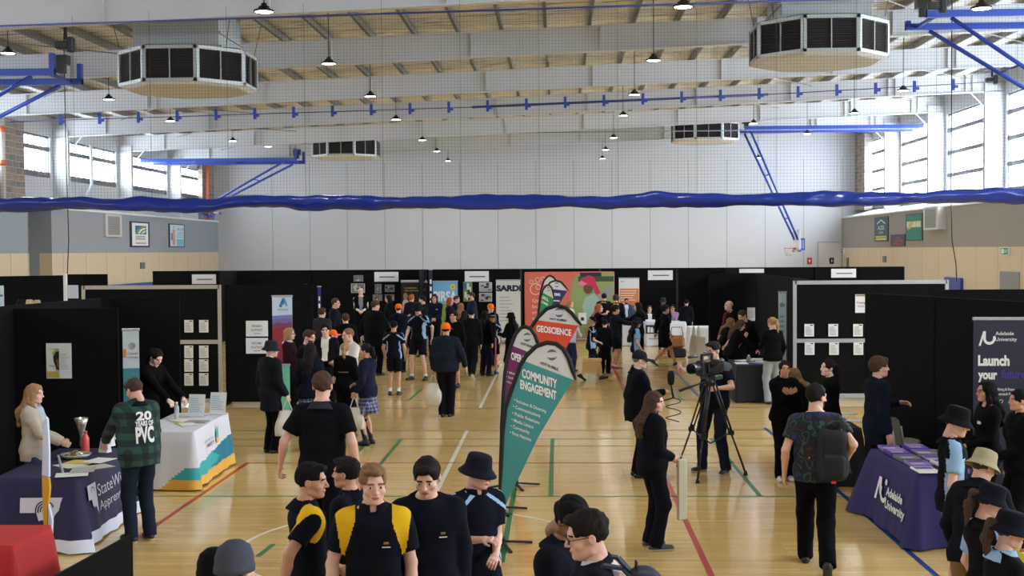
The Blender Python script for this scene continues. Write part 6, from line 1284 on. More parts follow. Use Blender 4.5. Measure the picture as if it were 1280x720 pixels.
# ================================================================== the crowd
NVY = (24, 28, 42); BK = (15, 15, 18); DK = (22, 23, 27); NV2 = (30, 37, 58); CH = (52, 54, 60); LBL = (150, 182, 214); GOLD = (226, 178, 34)
BSH = ((20, 20, 22), (24, 24, 26)); WSOLE = ((22, 22, 26), (222, 220, 214)); WSOCK = ((224, 224, 222), .3); DSOCK = ((24, 28, 48), .85)
PEOPLE = {}
def pp(key, px, ptop, face, label, H=None, feet=None, Y=None, hat=None, **k):
    if feet: Y = ground(px, feet).y; H = at(px, ptop, Y).z
    elif Y is None: d = ray(px, ptop); Y = (H - 3.05) * d.y / d.z
    elif H is None: H = at(px, ptop, Y).z
    if hat: H -= .03
    if 'walk' in k.get('legs', ''): H += .02
    x = at(px, ptop, Y).x; p = person(x, Y, H, face, label, hat=hat, **k); PEOPLE[key] = p; p['Y'] = Y; return p
SP = dict(top=('polo', NVY), bottom=('shorts', NVY), accent=('bluepolo', LBL), shoes=BSH)
# ---- foreground pupils
pp('yellow_left', 383, 577, 65, 'black haired boy in navy and yellow sports shirt, leftmost of the front row', Y=8.0, H=1.70, top=('polo', NVY), accent=('yellow', GOLD), bottom=('shorts', NVY), hair=('short', 'black'), skin='tan', legs='walk', arms=('swingf', 'swingb'), head=(25, -5))
pp('hidden_boy', 436, 588, 285, 'dark haired boy mostly hidden behind the blond boy with the yellow shoulders', Y=8.6, H=1.62, top=('polo', NVY), bottom=('shorts', NVY), hair=('short', 'dark'), skin='tan', arms=('relax', 'down'))
pp('blond_front', 466, 573, 172, 'blond boy facing forward in navy polo with yellow shoulders and badge', Y=7.55, H=1.78, top=('polo', NVY), accent=('yellow', GOLD), bottom=('shorts', NVY), hair=('short', 'lightbrown'), arms=('down', 'relax'), legs='walk2', head=(-10, -6))
pp('navy_hoodie', 533, 572, 165, 'boy in plain navy hooded top looking down, beside the blond boy', Y=7.85, H=1.77, top=('hoodie', (20, 24, 38)), bottom=('shorts', NVY), hair=('short', 'dark'), arms=('down', 'down'), head=(20, -22), legs='walk')
pp('bucket_front', 595, 570, 150, 'boy in dark bucket hat and blue edged polo with hands together, beside the teal flag', Y=8.6, H=1.66, hat=('bucket', (36, 40, 52)), top=('polo', NVY), accent=('bluepolo', LBL), bottom=('shorts', NVY), hair=('short', 'sandy'), arms=('belt', 'hold'), head=(-30, -12))
pp('black_hair_front', 690, 612, 115, 'boy with thick black hair bowing his head in a dark zipped jacket, at the bottom', Y=6.85, H=1.71, top=('jacket', NVY), bottom=('trousers', NVY), hair=('fringe', 'black'), skin='brown', arms=('down', 'down'), head=(5, -38), lean=8)
pp('glasses_front', 742, 633, 268, 'young man with brown hair and glasses in profile at the bottom, wearing a backpack', Y=6.1, H=1.78, top=('jacket', (24, 28, 40)), collar=(214, 212, 210), bottom=('trousers', NVY), hair=('short', 'dark'), glasses=True, arms=('down', 'down'), head=(-6, -12))
pp('grey_hat_front', 291, 684, 20, 'person in a grey knitted hat cut off by the bottom edge', Y=5.7, H=1.72, hat=('beanie', (70, 74, 86)), top=('jacket', DK), bottom=('trousers', NVY), hair=('crop', 'dark'))
pp('dark_hat_front', 266, 693, 0, 'person in a black hat just behind the grey knitted hat at the bottom edge', Y=6.05, H=1.60, hat=('beanie', (22, 22, 26)), top=('jacket', DK), bottom=('trousers', NVY), hair=('crop', 'dark'))
pp('big_back', 402, 460, 3, 'broad brown haired man seen from behind in a short sleeved black polo', Y=11.6, H=1.95, top=('polo', (20, 22, 30)), collar=(60, 62, 70), bottom=('trousers', (18, 20, 28)), hair=('short', 'brown'), arms=((.2, .06, -.47), (.12, -.02, -.5)), legs='walk', fat=.5, head=(0, -4))
# ---- right foreground
pp('right_blue', 1191, 508, 100, 'boy in black bucket hat and light blue striped polo by the purple cloth', Y=10.5, H=1.74, hat=('bucket', (26, 26, 32)), top=('polo', DK), accent=('broadpolo', (140, 176, 212)), bottom=('shorts', (110, 88, 62)), hair=('crop', 'brown'), arms=('relax', 'down'), head=(5, -15))
pp('tan_hat', 1218, 559, 40, 'pupil in a tan bucket hat and dark jacket with light brown shorts', Y=9.0, H=1.62, hat=('bucket', (160, 148, 122)), top=('jacket', (24, 27, 36)), bottom=('shorts', (120, 94, 66)), hair=('crop', 'brown'), arms=('relax', (.1, .2, -.4)), lean=14, head=(20, -18))
pp('navy_hat_a', 1233, 598, 75, 'girl in navy bucket hat with brown ponytail and light blue sided polo, right edge', Y=8.1, H=1.56, hat=('bucket', (26, 28, 42)), top=('polo', DK), accent=('broadpolo', (140, 172, 216)), bottom=('shorts', NVY), hair=('pony', 'brown'), fem=True, arms=('relax', 'relax'), head=(15, -18), legs='walk')
pp('navy_hat_b', 1257, 630, 88, 'girl in navy bucket hat with long hair, nearest the bottom right corner', Y=7.3, H=1.55, hat=('bucket', (28, 30, 44)), top=('polo', DK), collar=LBL, bottom=('shorts', NVY), hair=('pony', 'brown'), fem=True, arms=('relax', 'relax'), head=(5, -12), legs='walk')
pp('backpack_man', 1020, 476, 8, 'bearded man seen from behind in a dark multicoloured patterned shirt with a black backpack', Y=11.75, H=1.80, top=('tee', (34, 38, 52)), bottom=('trousers', BK), hair=('receding', 'dark'), arms=((.1, .04, -.5), 'hip'), legs='walk', head=(42, -4), beard='dark', fat=.5)
pp('fringe_man', 1097, 444, 80, 'young man with brown fringe in a dark navy coat, in profile before the angled board', Y=14.7, H=1.78, top=('jacket', (26, 34, 50)), bottom=('trousers', BK), hair=('fringe', 'brown'), arms=('hold', 'down'), head=(8, 0), hem=.74)
pp('pony_woman', 1037, 447, 268, 'woman with tied back dark hair in black, in profile behind the backpack man', Y=15.8, H=1.66, top=('jacket', BK), bottom=('trousers', BK), hair=('pony', 'dark'), fem=True, arms=('belt', 'down'), head=(-15, 5), skin='pale')
pp('bending_blonde', 1010, 476, 285, 'blond haired person bending down, mostly hidden behind the backpack man', Y=16.6, H=1.5, top=('jacket', BK), bottom=('trousers', BK), hair=('long', 'lightbrown'), fem=True, lean=20)
pp('chest_woman', 980, 449, 175, 'woman in a black hoodie holding both hands to her chest, facing forward', feet=600, top=('hoodie', BK), bottom=('trousers', BK), hair=('pony', 'dark'), fem=True, skin='tan', arms=('chest', 'chest'), shoes=((210, 208, 204), (220, 220, 216)), legs='close', accent=('badge', (90, 76, 50)))
pp('banner_woman', 1235, 473, 262, 'woman with long black hair in black, in profile before the dark blue university banner', Y=13.0, H=1.68, top=('tee', BK), bottom=('trousers', BK), hair=('long', 'black'), fem=True, arms=('belt', 'belt'), glasses=True, skin='tan', sleeve=2, accent=('badge', (190, 190, 190)))
pp('edge_woman', 1276, 484, 266, 'woman with tied dark hair half cut off by the right edge before the banner', Y=12.4, H=1.66, top=('jacket', BK), bottom=('trousers', BK), hair=('bun', 'black'), fem=True, skin='tan', arms=('belt', 'down'))
# ---- camera crew and friends
cm = pp('camera_man', 893, 425, 218, 'cameraman in glasses and navy polo working a video camera on a tripod', feet=590, top=('polo', (28, 32, 46)), bottom=('jeans', (38, 50, 72)), hair=('short', 'dark'), arms=((.05, .32, -.25), (.1, .42, .02)), glasses=True, head=(10, -8), fat=.6, shoes=((34, 36, 44), (190, 188, 184)), accent=('yoke', (86, 90, 98)), legs='wide')
pp('cap_man', 797, 435, 80, 'older man in dark flat cap, glasses and black jacket beside the tripod', feet=596, hat=('cap', (44, 42, 46)), top=('jacket', (18, 21, 28)), bottom=('trousers', BK), hair=('crop', 'grey'), arms=('relax', 'hold'), glasses=True, fat=1.1, skin='pale', head=(2, -6), hem=.78)
g = pp('tracksuit_girl', 815, 487, 72, 'girl with long brown hair in a dark navy tracksuit holding a paper bag', feet=686, top=('jacket', (20, 23, 34)), bottom=('trousers', (22, 26, 38)), hair=('long', 'brown'), fem=True, arms=('relax', (-.06, .2, -.4)), head=(35, -6), shoes=((60, 60, 66), (200, 196, 190)), hem=.8, fat=.35)
# ---- left stalls
pp('blazer_woman', 40, 483, 82, 'woman with wavy blond hair in a beige blazer behind the dark blue table', Y=13.5, H=1.62, top=('blazer', (188, 176, 160)), accent=('open', (168, 182, 206)), bottom=('jeans', (52, 62, 86)), hair=('long', 'sandy'), fem=True, arms=((-.02, .3, -.38), (0, .36, -.36)), head=(8, -6), skin='pale')
pl = pp('plaid_man', 173, 471, 318, 'man in a dark green plaid jacket with white back print at the stall', feet=676, Y=None, top=('jacket', (20, 40, 36)), bottom=('jeans', (42, 54, 72)), hair=('short', 'brown'), arms=('reachdown', 'hold'), head=(-12, -28), lean=8, shoes=WSOLE, fat=.7, hem=.8)
pp('lean_woman', 182, 452, 115, 'dark haired woman in black leaning forward behind the white table', Y=17.15, H=1.76, top=('jacket', BK), bottom=('trousers', BK), hair=('pony', 'dark'), fem=True, arms=('reachdown', 'reachdown'), lean=16, head=(10, -24), skin='pale')
# ---- left middle group
pp('tote_boy', 337, 424, 40, 'pupil in grey bucket hat and long dark jacket holding a white tote bag', feet=566, hat=('bucket', (50, 54, 66)), top=('coat', (34, 38, 50)), bottom=('trousers', BK), hair=('crop', 'dark'), arms=('down', 'relax'), head=(38, -4), skin='pale', legs='close')
pp('maroon_woman', 361, 409, 92, 'blond woman with glasses in a maroon jacket and white collar', H=1.65, top=('blazer', (58, 28, 38)), collar=(220, 218, 216), bottom=('trousers', BK), hair=('bob', 'sandy'), fem=True, glasses=True, arms=('belt', 'belt'), skin='pale')
pp('beard_man', 384, 411, 100, 'bearded brown haired man in black leaning in, left group', H=1.78, top=('jacket', BK), bottom=('trousers', BK), hair=('short', 'brown'), beard='brown', arms=('hold', 'down'), head=(12, -12))
pp('openshirt_boy', 407, 404, 178, 'dark haired boy facing forward in an open dark blazer over a white shirt', H=1.73, top=('blazer', DK), accent=('open', (214, 210, 200)), collar=(214, 210, 200), bottom=('trousers', DK), hair=('curly', 'dark'), arms=('down', 'belt'), skin='fair')
pp('orange_a', 388, 417, 80, 'pupil with an orange cap peak showing behind the bearded man', Y=23.2, hat=('cap', (238, 108, 32)), top=('jacket', NVY), bottom=('trousers', DK), hair=('crop', 'brown'))
pp('orange_b', 415, 410, 85, 'pupil in an orange cap just behind the boy with the white shirt', Y=24.4, hat=('cap', (240, 110, 30)), top=('jacket', NVY), bottom=('trousers', DK), hair=('crop', 'brown'))
pp('back_navy_girl', 387, 427, 8, 'girl with dark hair seen from behind in a navy jacket and plaid skirt', feet=563, top=('jacket', (30, 37, 54)), bottom=('plaidskirt', NVY), hair=('long', 'dark'), fem=True, arms=('relax', 'relax'), socks=DSOCK, shoes=BSH, head=(-6, -5))
pp('blond_pony', 431, 427, 12, 'girl with blond ponytail seen from behind in a black jacket with gold letters', Y=20.1, top=('jacket', BK), bottom=('trousers', DK), hair=('pony', 'sandy'), fem=True, arms=('hold', 'relax'), accent=('backtext', (130, 112, 70)), head=(-10, 0))
pp('white_shirt_boy', 437, 409, 225, 'boy with cropped hair in a white short sleeved shirt, smiling at the group', H=1.75, top=('shirt', (208, 204, 196)), bottom=('trousers', DK), hair=('buzz', 'lightbrown'), arms=('hold', 'relax'), head=(10, -6), skin='fair')
pp('skirt_girl', 459, 428, 290, 'girl with dark ponytail in navy blazer and plaid skirt, in profile', feet=556, top=('blazer', (36, 44, 66)), bottom=('plaidskirt', NVY), hair=('pony', 'dark'), fem=True, arms=('relax', 'belt'), socks=DSOCK, shoes=BSH, head=(-5, -4), skin='tan')
pp('grey_back_man', 402, 384, 15, 'man seen from behind in a charcoal grey jacket behind the left group', H=1.75, top=('jacket', (62, 62, 68)), bottom=('trousers', DK), hair=('short', 'brown'), head=(10, 0))
pp('navy_profile_man', 418, 372, 85, 'balding man in profile in a dark navy jacket below the bald steward', Y=31.5, top=('jacket', (26, 32, 44)), bottom=('trousers', DK), hair=('receding', 'brown'), skin='fair', head=(5, -6), fat=.4)
pp('dark_back_person', 432, 391, 340, 'brown haired person in black seen from behind left of the big black jacket', H=1.7, top=('jacket', BK), bottom=('trousers', DK), hair=('short', 'brown'))
pp('vest_man', 451, 359, 172, 'bald steward in a black vest over white sleeves with a badge', Y=40.3, top=('vest', BK), accent=('open', (130, 130, 136)), bottom=('trousers', BK), hair=('bald', 'grey'), arms=('belt', 'belt'), skin='pale', fat=.6)
pp('big_black_jacket', 468, 375, 25, 'large man in a wide black coat turned towards the orange cap', H=1.85, top=('coat', (18, 19, 23)), bottom=('trousers', BK), hair=('short', 'brown'), arms=('out', 'hold'), head=(30, -4), fat=1.4)
pp('dark_profile_woman', 486, 368, 250, 'dark haired woman in black before the grey photo prints', H=1.7, Y=38.2, top=('jacket', BK), bottom=('trousers', BK), hair=('bob', 'dark'), fem=True, arms=('hold', 'hold'))
pp('orange_hoodie', 498, 378, 5, 'man in an orange cap seen from behind in a navy hoodie', H=1.76, hat=('cap', (240, 110, 30)), top=('hoodie', (26, 30, 46)), bottom=('trousers', DK), hair=('crop', 'dark'), arms=('hold', 'hold'))
pp('small_cap_kid', 492, 399, 2, 'pupil in navy cap seen from behind in sports polo and shorts with white socks', feet=494, hat=('cap', (26, 30, 48)), hair=('crop', 'dark'), socks=WSOCK, skin='tan', arms=('relax', 'relax'), **SP)
pp('tall_bucket', 523, 377, 200, 'tall boy in a dark bucket hat striding in black polo and shorts', feet=475, hat=('bucket', (34, 36, 48)), hair=('crop', 'brown'), socks=((220, 220, 220), .15), arms=('swingb', 'swingf'), legs='wide', head=(-12, -18), skin='fair', **SP)
pp('reddish_back', 514, 368, 20, 'reddish haired person in dark clothes before the black and yellow banner', Y=38.5, top=('jacket', (44, 40, 50)), bottom=('trousers', DK), hair=('short', 'red'))
pp('left_turned_man', 529, 369, 275, 'dark haired man in navy turned left beside the slim dark blue banner', Y=35.5, top=('jacket', NVY), bottom=('trousers', DK), hair=('short', 'dark'), arms=('hold', 'relax'))
pp('lanyard_man', 543, 366, 180, 'man in a navy jacket with lanyard facing forward before the flower banner', H=1.78, Y=36.5, top=('jacket', (26, 32, 52)), bottom=('trousers', DK), hair=('long', 'dark'), arms=('belt', 'belt'), skin='tan', accent=('badge', (180, 180, 186)))
pp('red_glasses_woman', 562, 372, 95, 'red haired woman with glasses before the flower banner', H=1.66, Y=37, top=('jacket', (34, 36, 44)), collar=(130, 168, 180), bottom=('trousers', DK), hair=('bob', 'red'), fem=True, glasses=True, skin='pale')
pp('brown_hair_behind', 570, 369, 100, 'brown haired person close behind the red haired woman', Y=38.8, top=('jacket', DK), bottom=('trousers', DK), hair=('short', 'brown'))
pp('wavy_blonde', 576, 377, 30, 'person with long wavy light brown hair between the red haired woman and the bearded man', Y=35, H=1.58, top=('jacket', (50, 46, 44)), bottom=('trousers', DK), hair=('long', 'lightbrown'), fem=True)
pp('green_beard_man', 590, 365, 262, 'bearded man in a dark green jacket in profile', H=1.83, Y=36.6, top=('jacket', (40, 50, 42)), accent=('sleeves', (38, 44, 72)), bottom=('trousers', DK), hair=('buzz', 'brown'), beard='brown', arms=('hold', 'hold'), fat=.5)
ob = pp('orange_main', 557, 401, 3, 'man in an orange cap seen from behind in navy jacket carrying a white plastic bag', feet=521, hat=('cap', (242, 112, 28)), top=('jacket', (36, 43, 58)), bottom=('trousers', DK), hair=('crop', 'dark'), arms=('down', 'out'), legs='close', fat=1.0, skin='tan')
pp('curly_boy', 567, 389, 195, 'boy with dark curly hair looking over from behind the orange cap man', H=1.72, Y=27.5, top=('jacket', BK), bottom=('shorts', DK), hair=('curly', 'dark'), skin='tan', arms=('down', 'relax'))
pp('beanie_back', 589, 383, 6, 'person in navy beanie and long dark trousers with pale soled shoes, seen from behind', feet=473, hat=('beanie', (28, 32, 52)), top=('jacket', (24, 26, 32)), bottom=('leggings', (26, 30, 44)), hair=('crop', 'dark'), shoes=((40, 40, 46), (226, 224, 220)), legs='walk', fat=.3)
pp('orange_right', 613, 378, 150, 'person in an orange cap before the pale grey banner', Y=32.5, hat=('cap', (242, 112, 28)), top=('jacket', DK), bottom=('trousers', DK), hair=('crop', 'dark'))
pp('dark_hooded', 606, 386, 30, 'long haired dark clothed person between the beanie and the bucket hat girl', Y=30, H=1.6, top=('jacket', BK), bottom=('trousers', (34, 38, 60)), hair=('long', 'black'), fem=True)
pp('hat_girl_back', 616, 389, 3, 'girl in navy bucket hat seen from behind in dark polo and shorts', feet=468, hat=('bucket', (26, 30, 44)), hair=('bob', 'sandy'), fem=True, arms=('hold', 'relax'), legs='close', skin='tan', **SP)
pp('hat_girl_phone', 639, 389, 300, 'girl with long black hair and black bucket hat holding a pole beside the purple flag', H=1.6, hat=('bucket', (18, 18, 22)), top=('jacket', BK), bottom=('trousers', BK), hair=('long', 'black'), fem=True, arms=('hold', 'hold'), head=(-10, 0), skin='fair')
# ---- behind the flags
pp('fair_behind_flag', 712, 373, 120, 'fair haired person in a pale top behind the orange flag', Y=35, H=1.64, top=('tee', (190, 182, 176)), bottom=('jeans', (46, 62, 96)), hair=('bob', 'sandy'), fem=True, sleeve=2)
pp('jeans_behind', 713, 396, 30, 'person in pale grey top and blue jeans bending behind the orange flag', Y=31, top=('shirt', (184, 188, 196)), bottom=('jeans', (40, 56, 96)), hair=('short', 'brown'), sleeve=2, lean=14, arms=('hold', 'hold'))
bxk = pp('box_girl', 739, 393, 75, 'girl with blond plaits and black cap carrying a cardboard box', feet=475, hat=('cap', (30, 26, 30)), hair=('long', 'sandy'), fem=True, arms=('relax', 'belt'), legs='walk', head=(20, -14), skin='fair', **SP)
pp('long_hair_profile', 748, 379, 95, 'girl with long reddish brown hair holding a hand to her face', H=1.66, top=('jacket', DK), bottom=('trousers', DK), hair=('long', 'red'), fem=True, arms=('down', 'face'))
pp('dark_cap_kid', 756, 398, 20, 'pupil in dark cap and dark clothes close behind the box girl', Y=30.3, hat=('cap', (26, 26, 30)), top=('jacket', (24, 25, 30)), bottom=('trousers', DK), hair=('crop', 'dark'), shoes=WSOLE)
pp('navy_yellow_back', 755, 366, 10, 'dark haired person seen from behind before the printed child', Y=38, top=('jacket', (30, 34, 56)), collar=(180, 150, 50), bottom=('trousers', DK), hair=('short', 'dark'))
pp('navy_yellow_back2', 770, 368, 8, 'curly haired person seen from behind left of the orange text banner', Y=37, top=('jacket', (26, 30, 44)), collar=(190, 160, 50), bottom=('trousers', DK), hair=('curly', 'brown'))
pp('jacket_shorts_boy', 768, 381, 78, 'boy in dark jacket and black shorts reaching to the right with red shoes', feet=462, top=('jacket', (30, 34, 44)), bottom=('shorts', DK), hair=('curly', 'dark'), arms=('reach', 'reach'), shoes=((150, 40, 40), (226, 220, 216)), socks=((220, 220, 220), .12), skin='tan', head=(6, -4))
pp('bearded_stallman', 783, 375, 180, 'bearded man in a pale shirt and denim jacket behind the white cloth', Y=41, top=('jacket', (54, 70, 100)), accent=('open', (214, 216, 222)), bottom=('trousers', DK), hair=('short', 'dark'), beard='dark', skin='tan', H=1.45)
pp('long_black_woman', 798, 377, 275, 'woman with long dark red hair in a long black coat with a green collar', H=1.7, top=('coat', BK), collar=(24, 90, 70), bottom=('trousers', BK), hair=('long', 'dark'), fem=True, arms=('reach', 'hold'), hem=.35)
pp('side_hat_kid', 795, 395, 82, 'pupil in navy bucket hat with light blue striped sleeve above the flat cap man', Y=27.6, hat=('bucket', (34, 38, 52)), top=('polo', DK), accent=('broadpolo', (118, 150, 190)), bottom=('shorts', DK), hair=('long', 'dark'), fem=True, arms=('relax', 'relax'), skin='tan', head=(10, -14))
pp('smiling_woman', 812, 381, 180, 'smiling seated woman in a black blazer over a white blouse', Y=40.5, H=None, top=('blazer', BK), accent=('open', (224, 224, 226)), bottom=('trousers', DK), hair=('pony', 'brown'), fem=True, skin='pale', legs='sit') if 0 else None
def seated(key, px, ptop, face, label, Y, **k):
    zt = at(px, ptop, Y).z; H = 1.7; p = person(at(px, ptop, Y).x, Y, H, face, label, legs='sit', z=zt - (H - .42 * H / 1.75), **k); PEOPLE[key] = p; return p
seated('smiling_woman', 812, 381, 180, 'smiling seated woman in a black blazer over a white blouse', 40.6, top=('blazer', BK), accent=('open', (224, 224, 226)), bottom=('trousers', DK), hair=('pony', 'brown'), fem=True, skin='pale', arms=('belt', 'belt'))
seated('lilac_woman', 841, 380, 190, 'seated woman in a lilac shirt with a hand at her mouth', 40.8, top=('shirt', (158, 124, 172)), bottom=('trousers', DK), hair=('pony', 'dark'), fem=True, skin='tan', arms=('mouth', 'belt'), sleeve=2)
pp('grey_hat_far', 829, 371, 185, 'person in grey bucket hat in the dark behind the walking boy', Y=38, hat=('bucket', (60, 62, 68)), top=('jacket', BK), bottom=('trousers', BK), hair=('crop', 'black'), skin='brown')
pp('walking_boy', 831, 380, 85, 'boy with dark curly hair walking right in black jacket and shorts', feet=458, top=('jacket', (20, 20, 24)), bottom=('shorts', DK), hair=('curly', 'dark'), legs='walk', shoes=WSOLE, arms=('swingb', 'pocket'), skin='tan', hem=.74)
pp('dark_standing', 858, 373, 10, 'person in black cap and dark clothes standing with back turned near the dark booth', feet=431, Y=None, hat=('cap', (28, 30, 34)), top=('jacket', (26, 30, 36)), bottom=('trousers', BK), hair=('crop', 'black'))
# ---- right middle booth
pp('bald_man', 912, 375, 258, 'bald man in black suit with a red tie beside the slim white banner', H=1.80, top=('blazer', BK), accent=('open', (96, 24, 28)), bottom=('trousers', BK), hair=('bald', 'brown'), arms=('down', 'relax'), skin='pale', fat=.7)
pp('lean_girl_a', 901, 401, 100, 'girl with light brown hair leaning over the black cloth table, left one', Y=27.6, H=1.58, top=('jacket', DK), bottom=('trousers', DK), hair=('long', 'lightbrown'), fem=True, lean=22, arms=('hold', 'hold'))
pp('lean_girl_b', 913, 401, 85, 'girl with a green hair band leaning over the black cloth table', Y=26, H=1.62, top=('jacket', BK), bottom=('trousers', BK), hair=('long', 'brown'), fem=True, lean=20, arms=('reachdown', 'reachdown'), head=(10, -20))
pp('lean_man', 941, 397, 240, 'man in a black polo leaning over the table with both arms out', Y=27.0, H=1.80, top=('polo', BK), bottom=('trousers', BK), hair=('crop', 'brown'), lean=24, arms=((.05, .38, -.42), (.1, .32, -.46)), fat=.6, head=(-10, -16))
pp('blonde_back', 966, 394, 345, 'woman with a blond ponytail in black top and light grey trousers, seen from behind', Y=24.4, H=1.72, top=('tee', BK), bottom=('jeans', (150, 156, 164)), hair=('pony', 'sandy'), fem=True, sleeve=2, arms=('hold', 'relax'), fat=.3, head=(-20, -14))
# ---- heads over the left booths
for key, px, top, c, lb in (('lb_a', 26, 373, (36, 32, 34), 'person in a dark hat behind the far left boards'), ('lb_b', 37, 373.5, (186, 162, 118), 'person in a tan hat behind the far left boards, left of two'), ('lb_c', 46.5, 374, (186, 166, 126), 'person in a tan hat behind the far left boards, right of two')):
    pp(key, px, top, 180, lb, Y={'lb_a': 31.2, 'lb_b': 32.4, 'lb_c': 33.6}[key], hat=('bucket', c), top=('jacket', DK), bottom=('trousers', DK), hair=('crop', 'dark'))

# ================================================================== things people carry
def strap_path(mb, pts, w_, t_, m=0):
    for a, b in zip(pts[:-1], pts[1:]): mb.bar(a, b, w_, t_, m)
def backpack(p, label, col, w_=.3, h_=.44, d_=.17):
    T, Y_, X_, tk = p['T'], p['Y_'] if 'Y_' in p else None, p['X'], p['tk']; W = p['W']; e = empty('backpack', W(T((0, -.16 - tk, 1.0))), p['rot'], label, 'backpack'); e.scale = (p['s'],) * 3
    m = C('pack_%d_%d_%d' % col, *col, .8, bump=.3, bscale=90)
    def rbox(nm, c, b, r):
        c = np.array(c, float); b = np.array(b, float); S_ = SDF(); S_.add(c - b, c + b, lambda P: np.linalg.norm(np.maximum(np.abs(P - c) - (b - r), 0), axis=-1) - r + .1 * np.minimum(0, b[2] - np.abs(P[..., 2] - c[2])) * 0 - .0, 0); return mesh_obj(nm, S_.mesh(.012, noise=.006, nf=18, seed=3), m, e)
    rbox('bag_body', (0, -d_ / 2 + .02, h_ / 2), (w_ / 2, d_ / 2, h_ / 2), .07)
    rbox('front_pocket', (0, -d_ + .01, h_ * .3), (w_ * .38, .05, h_ * .24), .04)
    for sx in (-1, 1): s_ = MB(); strap_path(s_, [(sx * .08, 0, h_ - .03), (sx * .1, .06, .475), (sx * .105, .15, .49), (sx * .11, .24, .44), (sx * .12, .3, .3), (sx * .15, .24, .12), (sx * .15, .04, .05)], .05, .014); s_.build('shoulder_strap', m, e)
    MB().tube([(-.03, -.02, h_), (-.02, -.02, h_ + .04), (.02, -.02, h_ + .04), (.03, -.02, h_)], .006, 5).build('grab_handle', m, e); return e
e = backpack(PEOPLE['backpack_man'], 'black backpack hanging on the right side of the patterned shirt man', (14, 14, 16), .28, .46, .15)
e.location += Vector((.15, .06, -.12)); MB().box((-.02, -.19, .0), (.02, -.185, .02)).build('red_tag', C('tag_red', 220, 50, 50, .5), e)
backpack(PEOPLE['glasses_front'], 'dark backpack on the young man with glasses at the bottom', (34, 38, 56))
def soft_bag(W0, w_, h_, label, m, name='tote_bag', rz=0, sag=.05, cat='bag'):
    e = empty(name, W0, rz, label, cat)
    mb = MB(); mb.smooth = True; n = 24; rows = 10; vs = []; fs = []
    for r in range(rows + 1):
        v = r / rows; ww = w_ * (.62 + .38 * math.sin(min(1, v * 1.5) * math.pi / 2)) / 2; dd = (.015 + sag * math.sin(v * math.pi * .85) + .01)
        for i in range(n): t = 2 * math.pi * i / n; c, s = math.cos(t), math.sin(t); vs.append((ww * math.copysign(abs(c) ** .6, c) + .01 * math.sin(7 * v + i), dd * math.copysign(abs(s) ** .8, s) + .006 * math.sin(i * 1.7 + v * 9), -.16 - h_ * v))
        if r: q = (r - 1) * n; fs += [(q + (i + 1) % n, q + i, q + n + i, q + n + (i + 1) % n) for i in range(n)]
    fs.append(tuple(rows * n + i for i in range(n - 1, -1, -1))); mb.add(vs, fs); mb.build('bag_body', m, e)
    for y_ in (-.02, .02): MB().tube([(-w_ * .22, y_, -.17), (-w_ * .08, y_ * .5, -.04), (0, 0, 0), (w_ * .08, y_ * .5, -.04), (w_ * .22, y_, -.17)], .008, 5).build('handle', m, e)
    return e
CANV = C('canvas_white', 214, 210, 202, .8); PLB = mat('thin_white_plastic', srgb(214, 206, 190), .45, alpha=.85)
p = PEOPLE['tote_boy']; soft_bag(p['W'](p['arm'][1][2] + np.array((0, .02, -.08))), .36, .38, 'white canvas tote bag hanging from the grey bucket hat pupil', CANV, rz=.3)
p = PEOPLE['orange_main']; soft_bag(p['W'](p['arm'][0][2] + np.array((0, .0, -.09))), .32, .42, 'thin white plastic bag in the hand of the orange cap man', PLB, 'plastic_bag', sag=.08)
p = PEOPLE['jacket_shorts_boy']; soft_bag(p['W'](p['arm'][0][2] + np.array((0, .06, -.04))), .3, .3, 'dark drawstring bag held by the boy reaching to the right', C('bag_dark', 30, 28, 30, .8), 'drawstring_bag')
p = PEOPLE['white_shirt_boy']; 
p = PEOPLE['skirt_girl']; soft_bag(p['W'](p['arm'][0][2] + np.array((0, .02, -.08))), .3, .34, 'white plastic bag beside the plaid skirt girl', PLB, 'plastic_bag')
# paper envelope held by the tracksuit girl
p = PEOPLE['tracksuit_girl']; q = p['W'](p['arm'][1][2] + np.array((0.0, .1, -.04))); e = empty('paper_bag', q, R(20), 'long white paper bag held by the girl with long brown hair', 'bag'); MB().box((-.04, -.02, -.6), (.06, .02, .02), bev=.01).build('bag_body', C('paper_offwhite', 206, 204, 184, .7), e); MB().tube([(-.03, 0, .01), (0, 0, .06), (.04, 0, .01)], .005, 5).build('handle', C('paper_offwhite', 206, 204, 184, .7), e)
# cardboard box with a lid
g = PEOPLE['box_girl']; bxp = at(740, 455, g['Y'] - .32); e = empty('cardboard_box', bxp, R(-25), 'brown cardboard box with lid carried by the girl with blond plaits', 'box'); CB = C('cardboard', 190, 152, 96, .8, noise=.05, scale=8)
MB().add([(-.2, -.14, -.2), (.2, -.14, -.2), (.2, .14, -.2), (-.2, .14, -.2), (-.17, -.12, .12), (.17, -.12, .12), (.17, .12, .12), (-.17, .12, .12)], [(0, 3, 2, 1), (4, 5, 6, 7), (0, 1, 5, 4), (1, 2, 6, 5), (2, 3, 7, 6), (3, 0, 4, 7)]).build('carton', CB, e); MB().box((-.19, -.14, .06), (.19, .14, .13), bev=.01).build('lid', C('cardboard_lid', 200, 164, 108, .8), e)
s = Sheet((-.17, -.145, .065), (1, 0, 0), (0, 0, 1), .34, .06); mb = MB(); s.lines(mb, .2, .35, .75, .6, 1, 0, .002); mb.build('print', C('carton_print', 140, 104, 60, .8), e); MB().tube([(-.08, 0, .12), (-.05, 0, .2), (.05, 0, .2), (.08, 0, .12)], .008, 5).build('handle', BLK, e)
